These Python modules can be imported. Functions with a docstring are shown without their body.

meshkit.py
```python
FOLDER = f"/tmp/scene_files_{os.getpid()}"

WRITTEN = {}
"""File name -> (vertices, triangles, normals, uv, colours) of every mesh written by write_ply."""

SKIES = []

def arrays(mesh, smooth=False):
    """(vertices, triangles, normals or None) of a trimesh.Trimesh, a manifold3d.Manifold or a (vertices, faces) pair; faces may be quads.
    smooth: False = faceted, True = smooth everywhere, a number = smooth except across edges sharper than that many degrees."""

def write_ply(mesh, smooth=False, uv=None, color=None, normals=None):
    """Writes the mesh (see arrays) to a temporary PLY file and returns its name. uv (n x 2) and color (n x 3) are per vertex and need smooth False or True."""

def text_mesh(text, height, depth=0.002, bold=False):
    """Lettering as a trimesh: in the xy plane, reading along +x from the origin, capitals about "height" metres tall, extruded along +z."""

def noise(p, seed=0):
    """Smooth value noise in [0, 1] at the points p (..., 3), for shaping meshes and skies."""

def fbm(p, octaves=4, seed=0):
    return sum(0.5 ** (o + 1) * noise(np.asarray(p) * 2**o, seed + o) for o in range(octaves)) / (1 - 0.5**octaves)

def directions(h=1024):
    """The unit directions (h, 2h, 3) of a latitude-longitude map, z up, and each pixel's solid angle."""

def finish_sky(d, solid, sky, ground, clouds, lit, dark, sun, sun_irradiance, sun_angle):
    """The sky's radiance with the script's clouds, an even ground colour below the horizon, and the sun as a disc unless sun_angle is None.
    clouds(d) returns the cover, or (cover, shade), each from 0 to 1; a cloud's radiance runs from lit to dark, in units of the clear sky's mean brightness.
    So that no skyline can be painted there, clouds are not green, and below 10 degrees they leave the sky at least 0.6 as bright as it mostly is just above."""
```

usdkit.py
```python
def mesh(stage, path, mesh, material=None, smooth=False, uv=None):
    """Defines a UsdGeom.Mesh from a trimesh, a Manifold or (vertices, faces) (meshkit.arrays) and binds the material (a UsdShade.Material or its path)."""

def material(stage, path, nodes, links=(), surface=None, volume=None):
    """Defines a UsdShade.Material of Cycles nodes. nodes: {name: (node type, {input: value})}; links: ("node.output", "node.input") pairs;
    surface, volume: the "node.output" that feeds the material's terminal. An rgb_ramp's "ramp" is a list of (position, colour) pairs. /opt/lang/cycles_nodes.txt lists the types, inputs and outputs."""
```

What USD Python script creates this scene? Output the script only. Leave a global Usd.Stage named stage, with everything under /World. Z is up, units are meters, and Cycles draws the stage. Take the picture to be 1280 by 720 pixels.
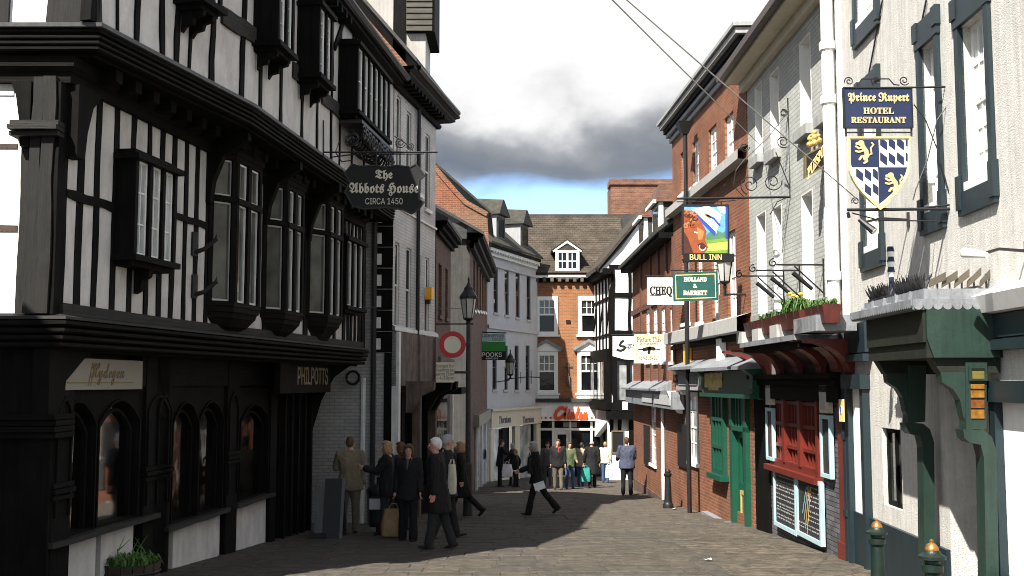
import math, random, glob
import numpy as np, trimesh, shapely, manifold3d
from shapely.geometry import Polygon, box as sbox, LineString, Point
from shapely import affinity
from pxr import Usd, UsdGeom, UsdLux, UsdShade, Gf, Sdf
import usdkit, meshkit

stage = Usd.Stage.CreateInMemory()
UsdGeom.SetStageUpAxis(stage, UsdGeom.Tokens.z)
UsdGeom.SetStageMetersPerUnit(stage, 1.0)
world = UsdGeom.Xform.Define(stage, '/World'); stage.SetDefaultPrim(world.GetPrim())
UsdGeom.Scope.Define(stage, '/World/Looks')

# ---------------------------------------------------------------- camera, sky, sun, exposure
EYE, FPX, PITCH = 1.70, 1350.0, math.atan(118 / 1350)
cam = UsdGeom.Camera.Define(stage, '/World/camera')
cam.CreateHorizontalApertureAttr(36.0); cam.CreateVerticalApertureAttr(20.25); cam.CreateFocalLengthAttr(36.0 * FPX / 1280)
cam.CreateClippingRangeAttr(Gf.Vec2f(0.1, 2000))
cam.AddTranslateOp().Set(Gf.Vec3d(0, 0, EYE)); cam.AddRotateXOp().Set(90 + math.degrees(PITCH))
cam.CreateExposureAttr(1.4)
SUN_EL, SUN_AZ = math.radians(49), math.radians(33)          # the sun stands behind the camera and to the left
to_sun = np.array([-math.sin(SUN_AZ) * math.cos(SUN_EL), -math.cos(SUN_AZ) * math.cos(SUN_EL), math.sin(SUN_EL)])
usdkit.material(stage, '/World/Looks/sky_with_clouds', {
    'tc': ('texture_coordinate', {}),
    'sky': ('sky_texture', {'sky_type': 'single_scattering', 'sun_disc': False, 'sun_elevation': SUN_EL, 'sun_rotation': math.atan2(to_sun[0], to_sun[1]), 'aerosol_density': 1.0}),
    'sep': ('separate_xyz', {}),
    'warp': ('mapping', {'scale': (3.2, 3.2, 4.5), 'location': (0.3, 0.1, 0.0)}),
    'n': ('noise_texture', {'scale': 1.5, 'detail': 6, 'roughness': 0.45, 'distortion': 0.2}),
    'nb': ('noise_texture', {'scale': 2.6, 'detail': 6, 'roughness': 0.5}),
    # edge height of the cloud bank: z of the direction plus some noise
    'off': ('map_range', {'from_min': 0.3, 'from_max': 0.7, 'to_min': -0.016, 'to_max': 0.016}),
    'zz': ('math', {'math_type': 'add'}),
    'cover': ('rgb_ramp', {'ramp': [(0.0, (0.35,) * 3), (0.125, (0.2,) * 3), (0.146, (0.10,) * 3), (0.160, (0.02,) * 3), (0.174, (0.04,) * 3), (0.188, (0.95,) * 3), (0.19, (1,) * 3), (0.45, (1,) * 3), (0.8, (0.72,) * 3), (1, (0.5,) * 3)]}),
    'tone': ('rgb_ramp', {'ramp': [(0.0, (1.9, 1.95, 2.0)), (0.13, (1.7, 1.8, 1.9)), (0.165, (0.84, 0.98, 1.20)), (0.180, (0.68, 0.81, 1.02)), (0.205, (0.84, 0.93, 1.07)), (0.230, (1.3, 1.36, 1.46)), (0.258, (3.0, 3.0, 3.0)), (0.30, (3.9, 3.9, 3.9)), (0.40, (3.5, 3.5, 3.5)), (0.7, (2.4, 2.4, 2.45)), (1, (2.0, 2.0, 2.1))]}),
    'off2': ('map_range', {'from_min': 0.3, 'from_max': 0.7, 'to_min': -0.035, 'to_max': 0.035}),
    'z2': ('math', {'math_type': 'add'}),
    'mod': ('map_range', {'from_min': 0.25, 'from_max': 0.75, 'to_min': 0.9, 'to_max': 1.1}),
    'cl': ('vector_math', {'math_type': 'scale'}),
    'cls': ('vector_math', {'math_type': 'scale', 'scale': 2.25}),
    'skb': ('vector_math', {'math_type': 'multiply', 'vector2': (1.75, 2.05, 2.5)}),
    'mix': ('mix', {'mix_type': 'mix'}),
    'bg': ('background_shader', {'strength': 0.05}),
}, [('tc.generated', 'sep.vector'), ('tc.generated', 'warp.vector'), ('warp.vector', 'n.vector'), ('warp.vector', 'nb.vector'),
    ('n.fac', 'off.value'), ('off.result', 'zz.value1'), ('sep.z', 'zz.value2'), ('zz.value', 'cover.fac'),
    ('nb.fac', 'off2.value'), ('off2.result', 'z2.value1'), ('zz.value', 'z2.value2'), ('z2.value', 'tone.fac'),
    ('nb.fac', 'mod.value'), ('tone.color', 'cl.vector1'), ('mod.result', 'cl.scale'), ('cl.vector', 'cls.vector1'),
    ('cover.color', 'mix.fac'), ('sky.color', 'skb.vector1'), ('skb.vector', 'mix.color1'), ('cls.vector', 'mix.color2'), ('mix.color', 'bg.color')], surface='bg.background')
dome = UsdLux.DomeLight.Define(stage, '/World/sky')
UsdShade.MaterialBindingAPI.Apply(dome.GetPrim()).Bind(UsdShade.Material.Get(stage, '/World/Looks/sky_with_clouds'))
dome.GetPrim().SetCustomDataByKey('kind', 'structure')
sun = UsdLux.DistantLight.Define(stage, '/World/sun')
sun.CreateNormalizeAttr(True); sun.CreateIntensityAttr(1.25); sun.CreateAngleAttr(0.53); sun.CreateColorAttr(Gf.Vec3f(1.0, 0.95, 0.87))
sun.AddRotateXOp().Set(0)
sun.ClearXformOpOrder()
_m = Gf.Matrix4d(1.0); _m.SetLookAt(Gf.Vec3d(*to_sun.tolist()), Gf.Vec3d(0, 0, 0), Gf.Vec3d(0, 0, 1))
sun.AddTransformOp().Set(_m.GetInverse())

# ---------------------------------------------------------------- helpers
R = random.Random(5)
def gz(y): return -0.055 * max(y, -25.0) if y < 75 else -0.055 * 75
_used, LOC = {}, {}
def fresh(parent, name):
    k = (parent, name); n = _used.get(k, 0); _used[k] = n + 1
    return f'{parent}/{name}' + (f'_{n:03d}' if n else '')
def tag(p, label=None, cat=None, group=None, kind=None):
    for k, v in (('label', label), ('category', cat), ('group', group), ('kind', kind)):
        if v: p.SetCustomDataByKey(k, v)
    return p
def thing(name, label, cat, loc=(0, 0, 0), group=None, kind=None, rotz=None):
    path = fresh('/World', name); x = UsdGeom.Xform.Define(stage, path); x.AddTranslateOp().Set(Gf.Vec3d(*map(float, loc)))
    if rotz is not None: x.AddRotateZOp().Set(float(rotz)); LOC[path] = np.zeros(3)      # parts given in the thing's own frame
    else: LOC[path] = np.array(loc, float)
    tag(x.GetPrim(), label, cat, group, kind); return path
def dup(src, loc, label, group=None, rotz=0, cat=None):
    name = src.split('/')[-1].rstrip('0123456789').rstrip('_'); path = fresh('/World', name)
    x = UsdGeom.Xform.Define(stage, path); x.AddTranslateOp().Set(Gf.Vec3d(*map(float, loc))); x.AddRotateZOp().Set(float(rotz))
    p = x.GetPrim(); p.GetReferences().AddInternalReference(src); p.SetInstanceable(True)
    was = stage.GetPrimAtPath(src).GetCustomData(); tag(p, label, cat or was['category'], group or was.get('group')); return path
def obj(name, m, mat, parent='/World', smooth=False, label=None, cat=None, group=None, kind=None):
    if isinstance(m, MB):
        if not m.n: return fresh(parent, name)
        m = m.mesh()
    v, f = (np.array(m.vertices, float), np.array(m.faces)) if hasattr(m, 'vertices') else (m.to_mesh().vert_properties[:, :3].astype(float), m.to_mesh().tri_verts)
    top = '/'.join(parent.split('/')[:3]); off = LOC.get(top)
    if off is not None and len(off): v = v - off
    path = fresh(parent, name)
    p = usdkit.mesh(stage, path, trimesh.Trimesh(v, f, process=False), MAT[mat], smooth=smooth).GetPrim()
    tag(p, label, cat, group, kind); return path
class MB:
    def __init__(s): s.v, s.f, s.n = [], [], 0
    def add(s, v, f): s.v.append(np.asarray(v, float)); s.f.append(np.asarray(f, int) + s.n); s.n += len(v); return s
    def tm(s, m): return s.add(m.vertices, m.faces)
    def hexa(s, p):                                   # bottom four, then top four, same order round
        q = [(0, 3, 2, 1), (4, 5, 6, 7), (0, 1, 5, 4), (1, 2, 6, 5), (2, 3, 7, 6), (3, 0, 4, 7)]
        return s.add(p, [t for a, b, c, d in q for t in ((a, b, c), (a, c, d))])
    def box(s, fr, u0, u1, n0, n1, z0, z1):
        return s.hexa([fr.W(*c) for c in ((u0, n0, z0), (u1, n0, z0), (u1, n1, z0), (u0, n1, z0), (u0, n0, z1), (u1, n0, z1), (u1, n1, z1), (u0, n1, z1))])
    def bbox(s, x0, x1, y0, y1, z0, z1): return s.box(WORLDF, x0, x1, y0, y1, z0, z1)
    def prism(s, fr, poly, n0, n1):
        poly = poly if hasattr(poly, 'geom_type') else Polygon(poly)
        for g in getattr(poly, 'geoms', [poly]):
            if g.area < 1e-7: continue
            m = trimesh.creation.extrude_polygon(shapely.geometry.polygon.orient(g), n1 - n0, engine='earcut')
            s.add([fr.W(u, n0 + h, z) for u, z, h in m.vertices], m.faces[:, ::-1])
        return s
    def tube(s, pts, r, k=6, closed=False):
        pts = np.asarray(pts, float); n = len(pts); rr = np.broadcast_to(r, n)
        t = np.gradient(pts, axis=0); t /= np.linalg.norm(t, axis=1)[:, None] + 1e-12
        ref = np.array([0, 0, 1.0]) if abs(t[:, 2]).mean() < 0.8 else np.array([1.0, 0, 0])
        v = []
        for p, d, q in zip(pts, t, rr):
            a = np.cross(d, ref); a /= np.linalg.norm(a) + 1e-12; b = np.cross(d, a)
            v += [p + q * (math.cos(x) * a + math.sin(x) * b) for x in np.arange(k) * 2 * math.pi / k]
        f = []
        for i in range(n - 1):
            for j in range(k):
                a, b = i * k + j, i * k + (j + 1) % k; f += [(a, b, b + k), (a, b + k, a + k)]
        f += [(0, j + 1, j) for j in range(1, k - 1)] + [((n - 1) * k, (n - 1) * k + j, (n - 1) * k + j + 1) for j in range(1, k - 1)]
        return s.add(v, f)
    def lathe(s, c, prof, k=14):                      # prof: (radius, z)
        v, f = [], []
        for r, z in prof: v += [(c[0] + r * math.cos(a), c[1] + r * math.sin(a), c[2] + z) for a in np.arange(k) * 2 * math.pi / k]
        for i in range(len(prof) - 1):
            for j in range(k):
                a, b = i * k + j, i * k + (j + 1) % k; f += [(a, b, b + k), (a, b + k, a + k)]
        m = len(prof) - 1
        f += [(0, j + 1, j) for j in range(1, k - 1)] + [(m * k, m * k + j, m * k + j + 1) for j in range(1, k - 1)]
        return s.add(v, f)
    def sweep(s, path, prof, closed_ends=True):       # path: plan points; prof: closed loop of (out, z), out to the right of the path
        P = np.asarray(path, float); n, k = len(P), len(prof); N = []
        for i in range(n):
            d0 = P[i] - P[i - 1] if i else P[1] - P[0]; d1 = P[i + 1] - P[i] if i < n - 1 else d0
            n0, n1 = (np.array([d[1], -d[0]]) / np.linalg.norm(d) for d in (d0, d1)); m = n0 + n1; N.append(m / (m @ n0))
        v = [(P[i][0] + N[i][0] * o, P[i][1] + N[i][1] * o, z) for i in range(n) for o, z in prof]; f = []
        for i in range(n - 1):
            for j in range(k):
                a, b = i * k + j, i * k + (j + 1) % k; f += [(a, b, b + k), (a, b + k, a + k)]
        t = trimesh.creation.triangulate_polygon(Polygon(prof), engine='earcut') if closed_ends else None
        if t is not None and len(t[0]) == k:
            idx = [int(np.argmin([(q[0] - p[0]) ** 2 + (q[1] - p[1]) ** 2 for q in prof])) for p in t[0]]
            for a, b, c in t[1]: f += [(idx[a], idx[b], idx[c]), ((n - 1) * k + idx[a], (n - 1) * k + idx[c], (n - 1) * k + idx[b])]
        return s.add(v, f)
    def stud(s, fr, u0, u1, n0, n1, z0, z1, wob=0.012, k=9, lean=0.0):   # an upright timber with uneven edges
        rows, rnd = [], R
        for i in range(k + 1):
            z = z0 + (z1 - z0) * i / k; a, b = (rnd.uniform(-wob, wob) for _ in 'ab'); l = lean * i / k + wob * 1.3 * math.sin(i * 1.1 + u0 * 7)
            rows.append([fr.W(u, n, z) for u, n in ((u0 + a + l, n0), (u1 + b + l, n0), (u1 + b + l, n1), (u0 + a + l, n1))])
        for i in range(k):
            q = rows[i] + rows[i + 1]; s.hexa(q)
        return s
    def rail(s, fr, u0, u1, n0, n1, z0, z1, wob=0.012, k=5):
        rows = []
        for i in range(k + 1):
            u = u0 + (u1 - u0) * i / k; a, b = (R.uniform(-wob, wob) for _ in 'ab')
            rows.append([fr.W(u, n, z) for n, z in ((n0, z0 + a), (n1, z0 + a), (n1, z1 + b), (n0, z1 + b))])
        for i in range(k): s.hexa(rows[i] + rows[i + 1])
        return s
    def mesh(s): return trimesh.Trimesh(np.vstack(s.v), np.vstack(s.f), process=False)
class Fr:                                             # an upright plane: u along, n out of it, z up
    def __init__(s, p0, p1, side=1):
        s.o = np.array([p0[0], p0[1], 0.0]); d = np.array([p1[0] - p0[0], p1[1] - p0[1], 0.0]); s.L = float(np.linalg.norm(d)); s.t = d / s.L
        s.n = side * np.array([s.t[1], -s.t[0], 0.0])
    def W(s, u, n, z): return s.o + s.t * u + s.n * n + np.array([0, 0, z])
    def hit(s, px, py, n=0.0):                         # where the sight line through a measured photo point meets the plane
        d = np.array([(px - 640) / FPX, 0, 0]); e = (360 - py) / FPX; c, q = math.cos(PITCH), math.sin(PITCH)
        d = d + np.array([0, c - e * q, q + e * c]); o = np.array([0, 0, EYE]); b = s.o + s.n * n
        p = o + d * (((b - o) @ s.n) / (d @ s.n)); return float((p - s.o) @ s.t), float(p[2])
    def U(s, px, py=478, n=0.0): return s.hit(px, py, n)[0]
    def Z(s, px, py, n=0.0): return s.hit(px, py, n)[1]
class _WF:
    def W(s, u, n, z): return np.array([u, n, z], float)
WORLDF = _WF()
def at(px, py, d):                                     # a point at depth d
    e = (360 - py) / FPX; c, q = math.cos(PITCH), math.sin(PITCH); k = d / (c - e * q)
    return np.array([(px - 640) / FPX * k, d, EYE + (q + e * c) * k])

UZ = np.array([0, 0, 1.0])
def scroll(c, ax, az, r0, r1, turns, start=0.0, k=26):
    """points of a flat iron spiral round c in the plane of ax and az"""
    c, ax, az = (np.asarray(q, float) for q in (c, ax, az)); out = []
    for i in range(k + 1):
        t = i / k; a = start + turns * 2 * math.pi * t; r = r0 + (r1 - r0) * t; out.append(c + ax * r * math.cos(a) + az * r * math.sin(a))
    return out
# ---------------------------------------------------------------- materials
MAT = {}
def mat(name, col, rough=0.75, var=0.2, scale=5.0, bump=0.25, dist=0.01, metal=0.0, streak=0.0, spec=0.35, grain=None, island=0.0, dirt=None):
    """Plain paint, plaster, stone, metal: two noises vary the colour, a fine one the relief; streak adds runs down the face."""
    c = np.array(col, float)
    N = {'geo': ('geometry', {}), 'n1': ('noise_texture', {'scale': scale, 'detail': 6, 'roughness': 0.65}), 'n2': ('noise_texture', {'scale': scale * 9, 'detail': 4, 'roughness': 0.6}),
         'r': ('rgb_ramp', {'ramp': [(0.25, tuple(c * (1 - var))), (0.5, tuple(c)), (0.75, tuple(np.minimum(c * (1 + var), 0.95)))]}),
         'b': ('bump', {'strength': bump, 'distance': dist}), 'p': ('principled_bsdf', {'roughness': rough, 'metallic': metal, 'specular_ior_level': spec}),
         'add': ('math', {'math_type': 'multiply_add', 'value2': 0.35})}
    L = [('geo.position', 'n1.vector'), ('geo.position', 'n2.vector'), ('n2.fac', 'add.value1'), ('n1.fac', 'add.value3')]
    N['sub'] = ('math', {'math_type': 'subtract', 'value2': 0.175}); L += [('add.value', 'sub.value1'), ('sub.value', 'r.fac')]
    last = 'r.color'
    if streak or grain:
        g = grain or (14, 14, 0.9)
        N['map'] = ('mapping', {'scale': g}); N['n3'] = ('noise_texture', {'scale': 1.0, 'detail': 6, 'roughness': 0.7}); N['sr'] = ('rgb_ramp', {'ramp': [(0.35, (1 - (streak or 0.3),) * 3), (0.6, (1, 1, 1))]})
        N['mx'] = ('mix', {'mix_type': 'multiply', 'fac': 1.0})
        L += [('geo.position', 'map.vector'), ('map.vector', 'n3.vector'), ('n3.fac', 'sr.fac'), (last, 'mx.color1'), ('sr.color', 'mx.color2')]; last = 'mx.color'
    if island:
        N['oi'] = ('object_info', {}); N['ia'] = ('math', {'math_type': 'add'}); N['fr'] = ('math', {'math_type': 'fraction'}); N['im'] = ('map_range', {'to_min': 1 - island, 'to_max': 1 + island * 0.6})
        N['sc'] = ('vector_math', {'math_type': 'scale'})
        L += [('oi.random', 'ia.value1'), ('geo.random_per_island', 'ia.value2'), ('ia.value', 'fr.value1'), ('fr.value', 'im.value'), (last, 'sc.vector1'), ('im.result', 'sc.scale')]; last = 'sc.vector'
    L += [(last, 'p.base_color')]
    if bump:
        L += [('n3.fac' if grain else 'n2.fac', 'b.height'), ('b.normal', 'p.normal')]
    MAT[name] = usdkit.material(stage, f'/World/Looks/{name}', N, L, surface='p.BSDF')
def brick(name, c1, c2, mortar, axis='y', w=0.225, h=0.075, rough=0.85, ms=0.012, bump=0.6, rot=0.0, stain=0.35, off=0.5):
    N = {'geo': ('geometry', {}), 'sp': ('separate_xyz', {}), 'cb': ('combine_xyz', {}),
         'bt': ('brick_texture', {'color1': c1, 'color2': c2, 'mortar': mortar, 'scale': 1.0, 'mortar_size': ms, 'mortar_smooth': 0.2, 'bias': 0.0, 'brick_width': w, 'row_height': h, 'offset': off}),
         'n': ('noise_texture', {'scale': 1.4, 'detail': 7, 'roughness': 0.7}), 'rr': ('rgb_ramp', {'ramp': [(0.3, (1 - stain,) * 3), (0.65, (1.1, 1.08, 1.05))]}),
         'n2': ('noise_texture', {'scale': 45.0, 'detail': 3}), 'mx': ('mix', {'mix_type': 'multiply', 'fac': 1.0}),
         'h': ('math', {'math_type': 'multiply_add', 'value2': -1.0}), 'h2': ('math', {'math_type': 'multiply', 'value2': 0.45}),
         'b': ('bump', {'strength': bump, 'distance': 0.012}), 'p': ('principled_bsdf', {'roughness': rough, 'specular_ior_level': 0.3})}
    L = [('geo.position', 'sp.vector'), (f'sp.{axis}', 'cb.x'), ('sp.z', 'cb.y'), ('cb.vector', 'bt.vector'), ('geo.position', 'n.vector'), ('geo.position', 'n2.vector'), ('n.fac', 'rr.fac'),
         ('bt.color', 'mx.color1'), ('rr.color', 'mx.color2'), ('mx.color', 'p.base_color'), ('n2.fac', 'h2.value1'), ('bt.fac', 'h.value1'), ('h2.value', 'h.value3'), ('h.value', 'b.height'), ('b.normal', 'p.normal')]
    MAT[name] = usdkit.material(stage, f'/World/Looks/{name}', N, L, surface='p.BSDF')
def glass(name, col, rough=0.04, wob=0.15, spec=0.6):
    N = {'geo': ('geometry', {}), 'n': ('noise_texture', {'scale': 2.3, 'detail': 2}), 'b': ('bump', {'strength': wob, 'distance': 0.02}),
         'nc': ('noise_texture', {'scale': 1.7, 'detail': 3}), 'r': ('rgb_ramp', {'ramp': [(0.35, tuple(np.array(col) * 0.5)), (0.65, tuple(np.array(col) * 1.3))]}),
         'p': ('principled_bsdf', {'roughness': rough, 'specular_ior_level': spec})}
    L = [('geo.position', 'n.vector'), ('n.fac', 'b.height'), ('b.normal', 'p.normal'), ('geo.position', 'nc.vector'), ('nc.fac', 'r.fac'), ('r.color', 'p.base_color')]
    MAT[name] = usdkit.material(stage, f'/World/Looks/{name}', N, L, surface='p.BSDF')
def clear_glass(name, tint=(0.9, 0.93, 0.92), base=0.06):
    N = {'t': ('transparent_bsdf', {'color': tint}), 'g': ('glossy_bsdf', {'roughness': 0.04, 'color': (0.45, 0.45, 0.45)}), 'f': ('fresnel', {'IOR': 1.22}), 'm': ('mix_closure', {})}
    MAT[name] = usdkit.material(stage, f'/World/Looks/{name}', N, [('f.fac', 'm.fac'), ('t.BSDF', 'm.closure1'), ('g.BSDF', 'm.closure2')], surface='m.closure')

WOODG = (30, 30, 1.6)
mat('black_oak', (0.006, 0.0055, 0.005), 0.7, 0.45, 3, 0.7, 0.012, grain=WOODG, streak=0.5, spec=.07)
mat('black_oak_across', (0.007, 0.0064, 0.0057), 0.7, 0.45, 3, 0.7, 0.012, grain=(2.0, 2.0, 40), streak=0.5, spec=.07)
mat('weathered_oak', (0.009, 0.008, 0.0065), 0.75, 0.5, 5, 0.9, 0.014, grain=(26, 26, 1.5), streak=0.65)
mat('weathered_oak_across', (0.017, 0.0155, 0.013), 0.75, 0.5, 5, 0.9, 0.014, grain=(1.3, 1.3, 30), streak=0.6)
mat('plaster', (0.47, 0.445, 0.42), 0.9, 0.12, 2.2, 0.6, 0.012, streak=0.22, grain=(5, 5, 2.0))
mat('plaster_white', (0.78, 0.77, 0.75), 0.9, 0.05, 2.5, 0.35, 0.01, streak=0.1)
mat('lead', (0.20, 0.21, 0.225), 0.55, 0.3, 4, 0.4, 0.01, streak=0.3)
mat('black_iron', (0.012, 0.012, 0.013), 0.45, 0.3, 20, 0.2)
mat('white_paint', (0.80, 0.79, 0.76), 0.5, 0.05, 6, 0.12, 0.005, streak=0.08)
mat('old_white_paint', (0.66, 0.65, 0.62), 0.6, 0.14, 5, 0.3, 0.006, streak=0.25)
mat('grey_frame', (0.40, 0.40, 0.39), 0.5, 0.15, 6, 0.15)
mat('soot_glass_frame', (0.05, 0.05, 0.048), 0.5, 0.2, 6, 0.15)
glass('dark_pane', (0.006, 0.007, 0.008), spec=.28)
glass('bay_pane', (0.075, 0.078, 0.068), .08, .3, spec=.35)
glass('shop_dark_pane', (0.003, 0.003, 0.003), .05, .2, spec=.12)
glass('grey_pane', (0.05, 0.055, 0.05), 0.06, 0.3)
glass('lit_pane', (0.55, 0.56, 0.55), 0.08, 0.1)
glass('curtained_pane', (0.30, 0.31, 0.31), 0.08, 0.2)
clear_glass('shop_pane')
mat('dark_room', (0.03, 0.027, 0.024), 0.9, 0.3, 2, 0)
# ---------------------------------------------------------------- ground and paving
mat('york_stone', (0.077, 0.066, 0.051), 0.82, 0.4, 3.6, 0.9, 0.007, island=0.09, streak=0.4, grain=(7, 7, 7), spec=0.25)
mat('york_stone_grey', (0.069, 0.061, 0.050), 0.8, 0.4, 4.4, 0.9, 0.007, island=0.09, streak=0.4, grain=(9, 9, 9), spec=0.25)
mat('york_stone_tan', (0.089, 0.074, 0.055), 0.84, 0.4, 3.0, 0.9, 0.007, island=0.09, streak=0.45, grain=(6, 6, 6), spec=0.25)
mat('street_bed', (0.058, 0.049, 0.037), 0.9, 0.4, 4, 0.5)
mat('far_ground', (0.06, 0.055, 0.045), 0.9, 0.3, 0.5, 0.3)
g = MB(); ys = [-60, -25, 0, 75, 400]
for a, b in zip(ys, ys[1:]):
    g.add([(-250, a, gz(a) - 0.03), (250, a, gz(a) - 0.03), (250, b, gz(b) - 0.03), (-250, b, gz(b) - 0.03)], [(0, 1, 2), (0, 2, 3)])
obj('ground', g, 'far_ground', kind='structure')
STREET = thing('street', None, None, kind='structure')
s = MB().add([(-9, -6, gz(-6) - 0.004), (9, -6, gz(-6) - 0.004), (9, 62, gz(62) - 0.004), (-9, 62, gz(62) - 0.004)], [(0, 1, 2), (0, 2, 3)])
obj('street_bed', s, 'street_bed', STREET)
def slab(m, x0, x1, y0, y1, rnd):
    """One flagstone: slightly out of level, with worn edges."""
    j, e = 0.003, 0.016; dz = [rnd.uniform(-0.004, 0.005) for _ in range(4)]; t = rnd.uniform(0.004, 0.01)
    c = [(x0 + j + rnd.uniform(0, .012), y0 + j + rnd.uniform(0, .012)), (x1 - j - rnd.uniform(0, .012), y0 + j + rnd.uniform(0, .012)), (x1 - j - rnd.uniform(0, .012), y1 - j - rnd.uniform(0, .012)), (x0 + j + rnd.uniform(0, .012), y1 - j - rnd.uniform(0, .012))]
    sg = [(1, 1), (-1, 1), (-1, -1), (1, -1)]
    v = [(x, y, gz(y) - 0.012) for x, y in c] + [(x, y, gz(y) + d + t - 0.008) for (x, y), d in zip(c, dz)] + [(x + a * e, y + b * e, gz(y) + d + t) for (x, y), (a, b), d in zip(c, sg, dz)]
    f = [(8, 9, 10), (8, 10, 11)]
    for i in range(4):
        k = (i + 1) % 4; f += [(i, k, k + 4), (i, k + 4, i + 4), (i + 4, k + 4, k + 8), (i + 4, k + 8, i + 8)]
    m.add(v, f)
rnd = random.Random(11); slabs = []
def xl(y): return -5.4 if y < 22.5 else (-2.9 if y < 28 else -2.4)
CHAN = 2.72
y = 4.0
while y < 58:
    d = rnd.uniform(0.30, 0.62)
    for a, b in ((xl(y), CHAN - 0.13), (CHAN + 0.17, 5.3)):
        x = a - rnd.uniform(0, 0.6)
        while x < b:
            w = rnd.uniform(0.35, 1.05); x2 = min(x + w, b)
            if b - x2 < 0.3: x2 = b
            slabs.append((x, x2, y, y + d)); x = x2
    y += d
y = 4.0
while y < 50:                                                     # a line of long channel stones runs down the street
    d = rnd.uniform(0.7, 1.3); slabs.append((CHAN - 0.13, CHAN + 0.17, y, y + d)); y += d
def inview(q):
    xc, yc = (q[0] + q[1]) / 2, (q[2] + q[3]) / 2; px = 640 + FPX * xc / max(yc, .1)
    return yc > 12.4 and -10 < px < 1290
slabs.sort(key=lambda q: (0 if inview(q) else 1, (q[2] + q[3])))
for q in slabs[:296]:
    m = MB(); slab(m, *q, rnd); obj('paving_slab', m, ('york_stone_grey' if abs(q[1] - q[0] - .3) < .01 else rnd.choice(['york_stone_tan', 'york_stone_tan', 'york_stone']) if q[0] > CHAN else rnd.choice(['york_stone', 'york_stone', 'york_stone_grey'])), STREET)
m = MB()
for q in slabs[296:]: slab(m, *q, rnd)
p = obj('paving', m, 'york_stone', STREET, kind='stuff')
mat('litter_white', (0.5, 0.52, 0.42), .8, .3, 20, .2); rl = random.Random(21)
for px_, py_, lb in ((882, 697, 'small pale scrap of litter on the channel stones'), (842, 634, 'pale scrap of paper by the foot of the black bollard')):
    k = (py_ - 478) / FPX; d_ = EYE / (k - 0.055); x_ = (px_ - 640) / FPX * d_; m = MB()
    for i in range(3): a = rl.uniform(0, 3); c_, s_ = math.cos(a) * .05, math.sin(a) * .05; o = (x_ + rl.uniform(-.05, .05), d_ + rl.uniform(-.05, .05)); z_ = gz(d_) + .016 + .006 * i; m.add([(o[0] - c_, o[1] - s_, z_), (o[0] + s_, o[1] - c_, z_ + .02), (o[0] + c_, o[1] + s_, z_), (o[0] - s_, o[1] + c_, z_ + .012)], [(0, 1, 2), (0, 2, 3)])
    obj('litter', m, 'litter_white', label=lb, cat='litter')
# ---------------------------------------------------------------- the timber-framed house on the left
AG = Fr((-4.92, 11.6), (-4.0, 21.3)); A1 = Fr((-4.79, 11.4), (-3.12, 22.4)); A2a = Fr((-4.4, 11.2), (-3.58, 14.5)); A2b = Fr((-3.58, 14.5), (-2.59, 23.3))
FG = Fr((-13, 11.6), (-4.92, 11.6)); F1 = Fr((-13, 11.4), (-4.79, 11.4)); F2 = Fr((-13, 11.2), (-4.4, 11.2))
mat('lead_dark', (0.07, 0.073, 0.078), .6, .3, 5, .3, streak=.3); mat('fascia_cream', (0.19, 0.175, 0.14), 0.55, 0.08, 4, 0.1)
mat('sign_brown', (0.13, 0.09, 0.04), 0.5, 0.1, 4, 0)
mat('gold_leaf', (0.62, 0.43, 0.14), 0.35, 0.2, 8, 0.1, metal=0.35)
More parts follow.
